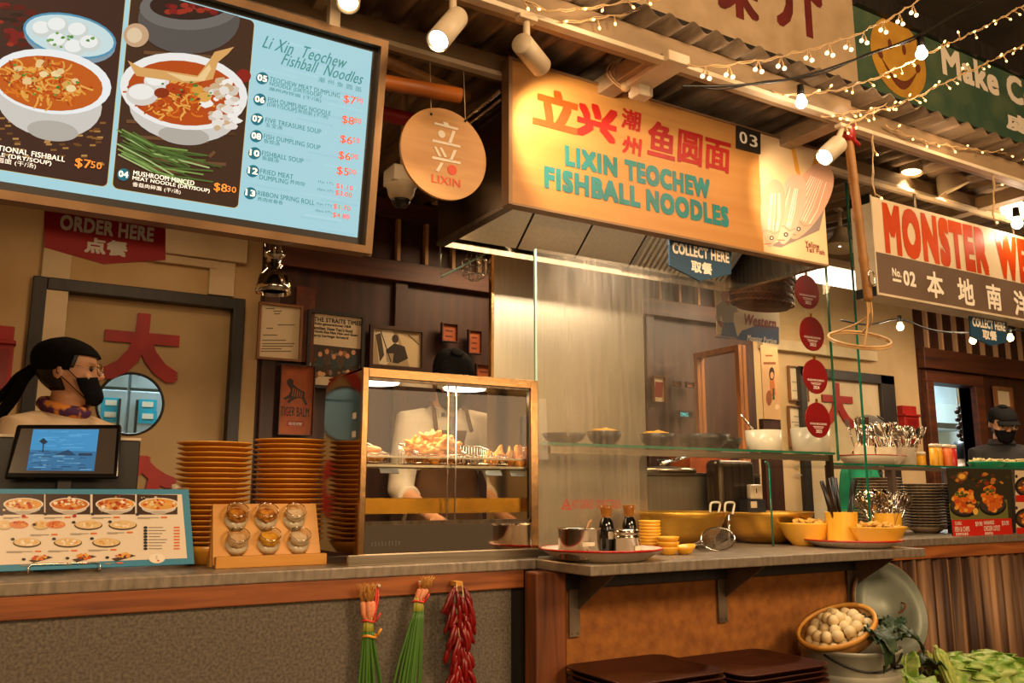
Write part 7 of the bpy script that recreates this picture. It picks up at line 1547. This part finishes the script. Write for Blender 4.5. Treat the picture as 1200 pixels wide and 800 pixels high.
# ================================================================ PEOPLE
mt['skin'] = M('skin', 'd6a078', .5, 0, 'cb9269', 9, sss=.15); mt['hair'] = M('black_hair', '14100d', .45, 0, '221913', 60)
mt['shirt_beige'] = M('beige_shirt', 'cdb290', .85, 0, 'bda17d', 12, bump=.25, bscale=9); mt['shirt_white'] = M('white_shirt', 'd9cbb4', .85, 0, 'c9b99e', 12, bump=.25, bscale=9); mt['shirt_green'] = M('green_shirt', '169f70', .8, 0, '10875d', 10, bump=.3, bscale=9); mt['shirt_black'] = M('black_shirt', '1d1a19', .85, 0, '262221', 10, bump=.25, bscale=9)
mt['apron'] = M('brown_apron', '6e4a2a', .85, 0, '5e3e22', 12, bump=.2, bscale=12); mt['trousers'] = M('dark_trousers', '1c1a1c', .85); mt['cap_black'] = M('black_cap', '0b0a09', .9, 0, '141210', 50, bump=.2, spec=.1); mt['cap_grey'] = M('grey_cap', '4a4238', .9, 0, '3d362e', 50, bump=.2); mt['mask'] = M('black_mask', '0c0b0d', .8, 0, '131215', 40, spec=.1)
mt['scarf'] = M('patterned_scarf', '4a1f4a', .8, 0, 'd9862f', 26, (1, 1, 1), .45, .55, 2); mt['lens'] = glass('spectacle_lens', (.9, .94, .95), 0, 4.0); mt['gold_wire'] = M('gold_wire', 'c9a46a', .2, 1); mt['eye'] = M('eye', '231812', .15)
HEAD = [(0, .020, -.086, -.040), (.012, .038, -.097, -.022), (.03, .049, -.100, .005), (.05, .056, -.098, .040), (.07, .0615, -.096, .064), (.09, .066, -.0945, .079), (.11, .070, -.0925, .088), (.128, .0725, -.089, .094), (.145, .0745, -.0945, .098), (.165, .0745, -.092, .099), (.185, .071, -.080, .094), (.203, .061, -.060, .080), (.217, .044, -.034, .056), (.226, .024, -.008, .028), (.23, .002, .008, .012)]
def head_row(z):
    for a_, b_ in zip(HEAD, HEAD[1:]):
        if a_[0] <= z <= b_[0]: t = (z-a_[0])/(b_[0]-a_[0]); return tuple(a_[i]+(b_[i]-a_[i])*t for i in range(1, 4))
    return HEAD[0][1:] if z < 0 else HEAD[-1][1:]
def head_pt(ang, z, off=0):
    "point on the head; angle 0 = face, +90 = the person's left"
    w_, f_, b_ = head_row(z); cy = (f_+b_)/2; ry = (b_-f_)/2; s_, c_ = math.sin(ang), math.cos(ang)
    e_ = .88 if math.cos(ang) > 0 else 1.0
    return V(((w_+off)*math.copysign(abs(s_)**e_, s_), cy-(ry+off)*math.copysign(abs(c_)**e_, c_), z))
def loft(mb, rows, n=28, M_=None):
    vs = []
    for (cx, cy, cz), rx, ry in rows: vs += [(cx+rx*math.cos(2*PI*k/n), cy+ry*math.sin(2*PI*k/n), cz) for k in range(n)]
    m = len(rows); fs = [(i*n+k, i*n+(k+1) % n, (i+1)*n+(k+1) % n, (i+1)*n+k) for i in range(m-1) for k in range(n)]+[tuple(range(n))[::-1], tuple((m-1)*n+k for k in range(n))]
    return mb.add(vs, fs, True, M_)
def fuse(mb, vox, it=4):
    "joins overlapping volumes into one continuous surface"
    me = bpy.data.meshes.new('fuse'); me.from_pydata(mb.v, [], mb.f); o = bpy.data.objects.new('fuse', me); COL.objects.link(o)
    r = o.modifiers.new('r', 'REMESH'); r.mode = 'VOXEL'; r.voxel_size = vox; s = o.modifiers.new('s', 'SMOOTH'); s.factor = .5; s.iterations = it
    ev = bpy.data.meshes.new_from_object(o.evaluated_get(bpy.context.evaluated_depsgraph_get()))
    out = MB(); out.add([tuple(v.co) for v in ev.vertices], [tuple(p.vertices) for p in ev.polygons], True)
    bpy.data.objects.remove(o); bpy.data.meshes.remove(me); bpy.data.meshes.remove(ev); return out
def person(label, loc, rz, height=1.68, bend=0, head=(0, 0), arms=None, shirt='shirt_white', apron=None, cap=None, glasses=False, mask=True, hair='short', group=None, tail=False, scarf=False, collar=False):
    o = thing('person', label, 'person', loc, rz, group); k = height/1.7
    HB = V((0, 0, .93*k))
    Mb_ = Matrix.Translation(HB) @ Matrix.Rotation(bend, 4, 'X') @ Matrix.Translation(-HB)     # forward lean (towards -Y)
    up = lambda p: Mb_ @ V(p)
    body = MB()
    torso = [((0, .0, .86*k), .150, .105), ((0, .005, .93*k), .165, .115), ((0, .005, 1.03*k), .142, .1), ((0, .0, 1.12*k), .14, .098), ((0, -.005, 1.22*k), .155, .108), ((0, -.004, 1.32*k), .165, .108), ((0, .004, 1.39*k), .15, .085), ((0, .012, 1.43*k), .085, .062), ((0, .012, 1.465*k), .056, .054)]
    loft(body, torso, 32, Mb_)
    nb = up((0, .012, 1.44*k)); Hq = Mb_.to_3x3() @ Matrix.Rotation(head[1], 3, 'X'); ny = Matrix.Rotation(head[0], 3, 'Z')
    nt_ = nb+Mb_.to_3x3() @ V((0, -.012, .048*k))
    body.tube([nb-V((0, 0, .02)), nb.lerp(nt_, .5), nt_+(nt_-nb)*.5], [.058, .052, .055], 20)
    MH = Matrix.Translation(nt_) @ (Hq @ ny).to_4x4() @ Matrix.Translation(V((0, .012, -.015)))
    hm = MB(); n_ = 40
    vs = [head_pt(2*PI*i/n_, r_[0]) for r_ in HEAD for i in range(n_)]; m_ = len(HEAD)
    hm.add(vs, [(j*n_+i, (j+1)*n_+i, (j+1)*n_+(i+1) % n_, j*n_+(i+1) % n_) for j in range(m_-1) for i in range(n_)]+[tuple(range(n_)), tuple((m_-1)*n_+i for i in range(n_))[::-1]], True)
    hm.tube([(0, -.09, .134), (0, -.101, .116), (0, -.115, .098), (0, -.106, .088)], [.008, .010, .0125, .009], 12); hm.ball((-.011, -.101, .092), .008, 10, 8).ball((.011, -.101, .092), .008, 10, 8)
    hm.ball((0, -.098, .064), .011, 12, 8, (1.9, .7, .5)).ball((0, -.096, .054), .011, 12, 8, (1.7, .8, .6)).ball((0, -.09, .015), .017, 12, 8)
    for s_ in (-1, 1):
        hm.ball((s_*.030, -.089, .1425), .012, 12, 8, (1.9, .7, .5)); hm.ball((s_*.077, .012, .108), .026, 14, 10, (.38, .75, 1.2), Matrix.Rotation(s_*.35, 3, 'Z')); hm.ball((s_*.04, -.075, .09), .02, 12, 8, (1.1, .7, .8))
    body.add([MH @ V(p) for p in hm.v], hm.f, True)
    arms = arms or [((.0, -.02, -.30), (0, -.1, -.26)), ((.0, -.02, -.30), (0, -.1, -.26))]
    ends = []; sleeves = []
    for s_, (d1, d2) in zip((-1, 1), arms):
        sh = up((s_*.165, .004, 1.385*k)); el = sh+V((s_*(.03+d1[0]), d1[1], d1[2]))*k; wr = el+V((s_*d2[0], d2[1], d2[2]))*k
        body.tube([up((s_*.10, .004, 1.385*k)), sh, sh.lerp(el, .35), sh.lerp(el, .75), el, el.lerp(wr, .25), el.lerp(wr, .75), wr], [.05, .052, .046, .041, .037, .039, .029, .025], 16)
        sleeves.append((up((s_*.10, .004, 1.385*k)), sh, el, wr))
        f_ = (wr-el).normalized(); side = f_.cross(V((0, 0, 1))); side = side.normalized() if side.length > .1 else V((1, 0, 0)); pn = side.cross(f_).normalized()   # palm normal
        pc_ = wr+f_*.05
        body.tube([wr, wr+f_*.025, wr+f_*.06, wr+f_*.09], [.022, .026, .03, .026], 14)
        for i, (off, L_) in enumerate(((-.027, .072), (-.009, .08), (.009, .074), (.027, .058))):
            b0 = wr+f_*.078+side*off; j1 = b0+f_*L_*.45-pn*.006; j2 = j1+f_*L_*.3-pn*.014; j3 = j2+f_*L_*.2-pn*.02
            body.tube([b0-f_*.02, b0, j1, j2, j3], [.0105, .0098, .009, .0082, .0065], 10)
        ts = -s_; t0_ = wr+f_*.03+side*ts*.022; body.tube([t0_, t0_+f_*.022+side*ts*.022-pn*.006, t0_+f_*.048+side*ts*.03-pn*.014, t0_+f_*.066+side*ts*.028-pn*.02], [.013, .012, .010, .007], 10)
    for s_ in (-1, 1):
        body.tube([(s_*.085*k, .0, .9*k), (s_*.09*k, -.005, .75*k), (s_*.095*k, -.01, .5*k), (s_*.095*k, .0, .38*k), (s_*.095*k, .015, .2*k), (s_*.095*k, .02, .08*k)], [.09, .08, .056, .058, .042, .036], 18)
        body.tube([(s_*.097, .045, .045), (s_*.1, -.03, .04), (s_*.105, -.12, .03), (s_*.106, -.17, .024)], [.036, .04, .036, .024], 14)
    fuse(body, .0062, 3).build('body', mt['skin'], o)
    # clothing
    sh_ = MB(); loft(sh_, [((c_[0], c_[1], c_[2]), rx+.014, ry+.014) for c_, rx, ry in torso[1:-2]]+[((0, .012, 1.425*k), .098, .074), ((0, .012, 1.45*k), .068, .062)], 32, Mb_)
    loft(sh_, [((0, .0, .80*k), .172, .125), ((0, .004, .9*k), .176, .128), ((0, .005, .95*k), .176, .126)], 32, Mb_)
    for a_, b_, el, wr in sleeves: sh_.tube([a_, b_, b_.lerp(el, .5), el, el.lerp(wr, .3)], [.062, .066, .062, .056, .053], 18)
    sb_ = fuse(sh_, .009, 6).build('shirt', mt[shirt], o)
    tr_ = MB(); 
    for s_ in (-1, 1): tr_.tube([(s_*.08*k, .0, .93*k), (s_*.09*k, -.005, .75*k), (s_*.095*k, -.01, .5*k), (s_*.095*k, .015, .2*k), (s_*.095*k, .02, .1*k)], [.108, .098, .072, .06, .056], 18)
    loft(tr_, [((0, .004, .84*k), .165, .12), ((0, .005, .95*k), .170, .12)], 32); fuse(tr_, .011, 4).build('trousers', mt['trousers'], o)
    for s_ in (-1, 1): MB().tube([(s_*.097, .055, .042), (s_*.1, -.03, .042), (s_*.105, -.12, .036), (s_*.106, -.185, .03)], [.038, .046, .044, .03], 16).build('shoe', mt['black'], o)
    if apron:
        ap = MB(); n2 = 16
        for (z, hw, yo) in ((1.36, .09, -.12), (1.26, .13, -.132), (1.12, .15, -.128), (.98, .17, -.137), (.75, .19, -.145), (.5, .2, -.15)): pass
        rows = [(1.36, .085, .128), (1.26, .125, .132), (1.12, .15, .124), (.98, .178, .138), (.75, .19, .15), (.5, .2, .155)]
        ap.grid(lambda u, v: up((lambda r_: ((u*2-1)*r_[1], -r_[2]*math.sqrt(max(.05, 1-(.85*(u*2-1))**2)), r_[0]*k))(tuple(rows[min(4, int(v*5))][i]+(rows[min(5, int(v*5)+1)][i]-rows[min(4, int(v*5))][i])*(v*5-min(4, int(v*5))) for i in range(3)))), 14, 20); ab = ap.build('apron', mt[apron], o, solid=.004)
        MB().tube([up((s_, y_, z_*k)) for s_, y_, z_ in ((-.08, -.12, 1.36), (-.075, -.05, 1.44), (-.06, .05, 1.46), (.06, .05, 1.46), (.075, -.05, 1.44), (.08, -.12, 1.36))], .009, 6).build('apron_strap', mt[apron], ab)
    def hp(ang, z, off): return MH @ head_pt(ang, z, off)
    def shell(z0, z1, off, name, m, a0=0, a1=2*PI, zf=None, nu=40, nv=12, par=o, solid=.003):
        closed = a1-a0 > 6.2
        def fn(u, v):
            a_ = a0+(a1-a0)*u; zz0 = zf(a_) if zf else z0; z = zz0+(z1-zz0)*v; return hp(a_, min(z, .2299), off)
        return MB().grid(fn, nu, nv, True, closed).build(name, mt[m], par, solid=solid)
    for s_ in (-1, 1): MB().ball(MH @ V((s_*.031, -.079, .122)), .0105, 14, 10).build('eye', mt['eye'], o)
    if hair: shell(0, .229, .005, 'hair', 'hair', zf=lambda a_: .165 if math.cos(a_) > .35 else (.12 if math.cos(a_) > -.2 else (.045 if hair == 'short' else -.02)), solid=.006)
    if cap:
        cp = shell(0, .2299, .013, 'cap', cap, zf=lambda a_: .165 if math.cos(a_) > .2 else .125 if not tail else .11, solid=.005)
        if not tail: MB().ball(MH @ V((0, .010, .238)), .018, 14, 8, (1.6, 1.8, .35), MH.to_3x3()).build('crown_top', mt[cap], cp)
        if cap != 'cap_black' or not tail:
            br = MB(); br.grid(lambda u, v: MH @ V((math.sin((u-.5)*2.3)*(.078+.004*v), -.075-.075*v*math.cos((u-.5)*2.1)-.012*math.cos((u-.5)*2.6), .168-.018*v-.03*(u-.5)**2*4*.5)), 18, 6); br.build('cap_brim', mt[cap], cp, solid=.004)
        if tail: MB().tube(smooth([MH @ V((0, .1, .12)), MH @ V((.0, .13, .08)), MH @ V((.01, .15, .02)), MH @ V((.0, .19, -.05))], 2), .02, 10).tube(smooth([MH @ V((0.01, .1, .12)), MH @ V((.02, .15, .09)), MH @ V((.03, .17, .05)), MH @ V((.03, .24, -.03))], 2), .016, 10).build('cap_tail', mt[cap], cp)
    if mask:
        mk = MB(); mk.grid(lambda u, v: hp((u-.5)*2.5, max(.0, -.004+(.102-.012*abs(u-.5)*2)*v+(.0 if v > .2 else .0)), .010+.016*math.exp(-((u-.5)*6)**2)*math.sin(PI*min(1, v*.9+.25))), 28, 12); mo_ = mk.build('face_mask', mt['mask'], o, solid=.003)
        for s_ in (-1, 1): MB().tube([hp(s_*1.22, .085, .008), hp(s_*1.45, .112, .012), hp(s_*1.68, .125, .024), hp(s_*1.75, .1, .022), hp(s_*1.6, .08, .012), hp(s_*1.25, .02, .008)], .0016, 5).build('ear_loop', mt['mask'], mo_)
    if glasses:
        gl = MB()
        for s_ in (-1, 1):
            c_ = V((s_*.033, -.112, .12)); gl.tube([MH @ (c_+V((.026*math.cos(t), .012*abs(math.cos(t))*(.5 if s_*math.cos(t) > 0 else 0), .021*math.sin(t)))) for t in [2*PI*i/28 for i in range(28)]], .0014, 6, True); gl.tube([MH @ V((s_*.059, -.107, .128)), MH @ V((s_*.08, -.04, .128)), MH @ V((s_*.082, .015, .122))], .0013, 6)
        gl.tube([MH @ V((-.007, -.113, .124)), MH @ V((0, -.116, .127)), MH @ V((.007, -.113, .124))], .0013, 6); g_ = gl.build('glasses', mt['gold_wire'], o)
        for s_ in (-1, 1): MB().lathe([(0, 0), (.025, 0), (.025, .0012), (0, .0012)], 24, M=MH @ Matrix.Translation(V((s_*.033, -.112, .12))) @ Matrix.Rotation(PI/2, 4, 'X') @ Matrix.Diagonal((1, .82, 1, 1))).build('lens', mt['lens'], g_)
    if scarf: MB().tube([nb+V((.068*math.cos(t), .062*math.sin(t)-.005, .022+.02*math.sin(t))) for t in [2*PI*i/32 for i in range(32)]], .022, 12, True).build('neck_scarf', mt['scarf'], o)
    if collar:
        cl_ = MB(); cl_.grid(lambda u, v: nb+V(((.074+.02*v)*math.sin((u-.5)*5.4), -(.062+.022*v)*math.cos((u-.5)*5.4)+.004, .035-.04*v)), 30, 3); cl_.build('collar', mt[shirt], sb_, solid=.003)
    return o
person('person in a beige top, black headscarf and lowered mask, glancing right beside the porthole door', (at(72, 470, 3.3).x, 3.34, 0), R(38), 1.70, .05, (R(40), R(-2)), shirt='shirt_beige', cap='cap_black', glasses=True, tail=True, scarf=True, arms=[((0, -.02, -.3), (0, -.08, -.22)), ((0, -.02, -.3), (0, -.08, -.22))])
person('person in a white shirt, brown apron and black cap bending over the fried snacks', (at(530, 500, 3.4).x, 3.52, 0), R(-8), 1.83, .16, (0, .55), shirt='shirt_white', apron='apron', cap='cap_black', arms=[((.03, -.10, -.28), (-.06, -.24, -.1)), ((.03, -.10, -.28), (-.06, -.24, -.1))])
person('person in a green shirt and grey cap bowed down behind the cutlery mugs', (at(1022, 540, 3.45).x, 3.62, 0), R(35), 1.66, .16, (0, .5), shirt='shirt_green', apron='trousers', cap='cap_grey')
person('person in a black shirt, dark cap, glasses and black mask behind the green trays', (at(1174, 520, 3.5).x, 3.52, 0), R(-38), 1.79, .1, (0, .3), shirt='shirt_black', cap='cap_black', glasses=True, collar=True)
person('person in dark clothes with short black hair standing in the kitchen beyond the pass', (at(1129, 540, 5.0).x, 5.0, 0), R(150), 1.68, .05, (0, .1), shirt='shirt_black', mask=False)
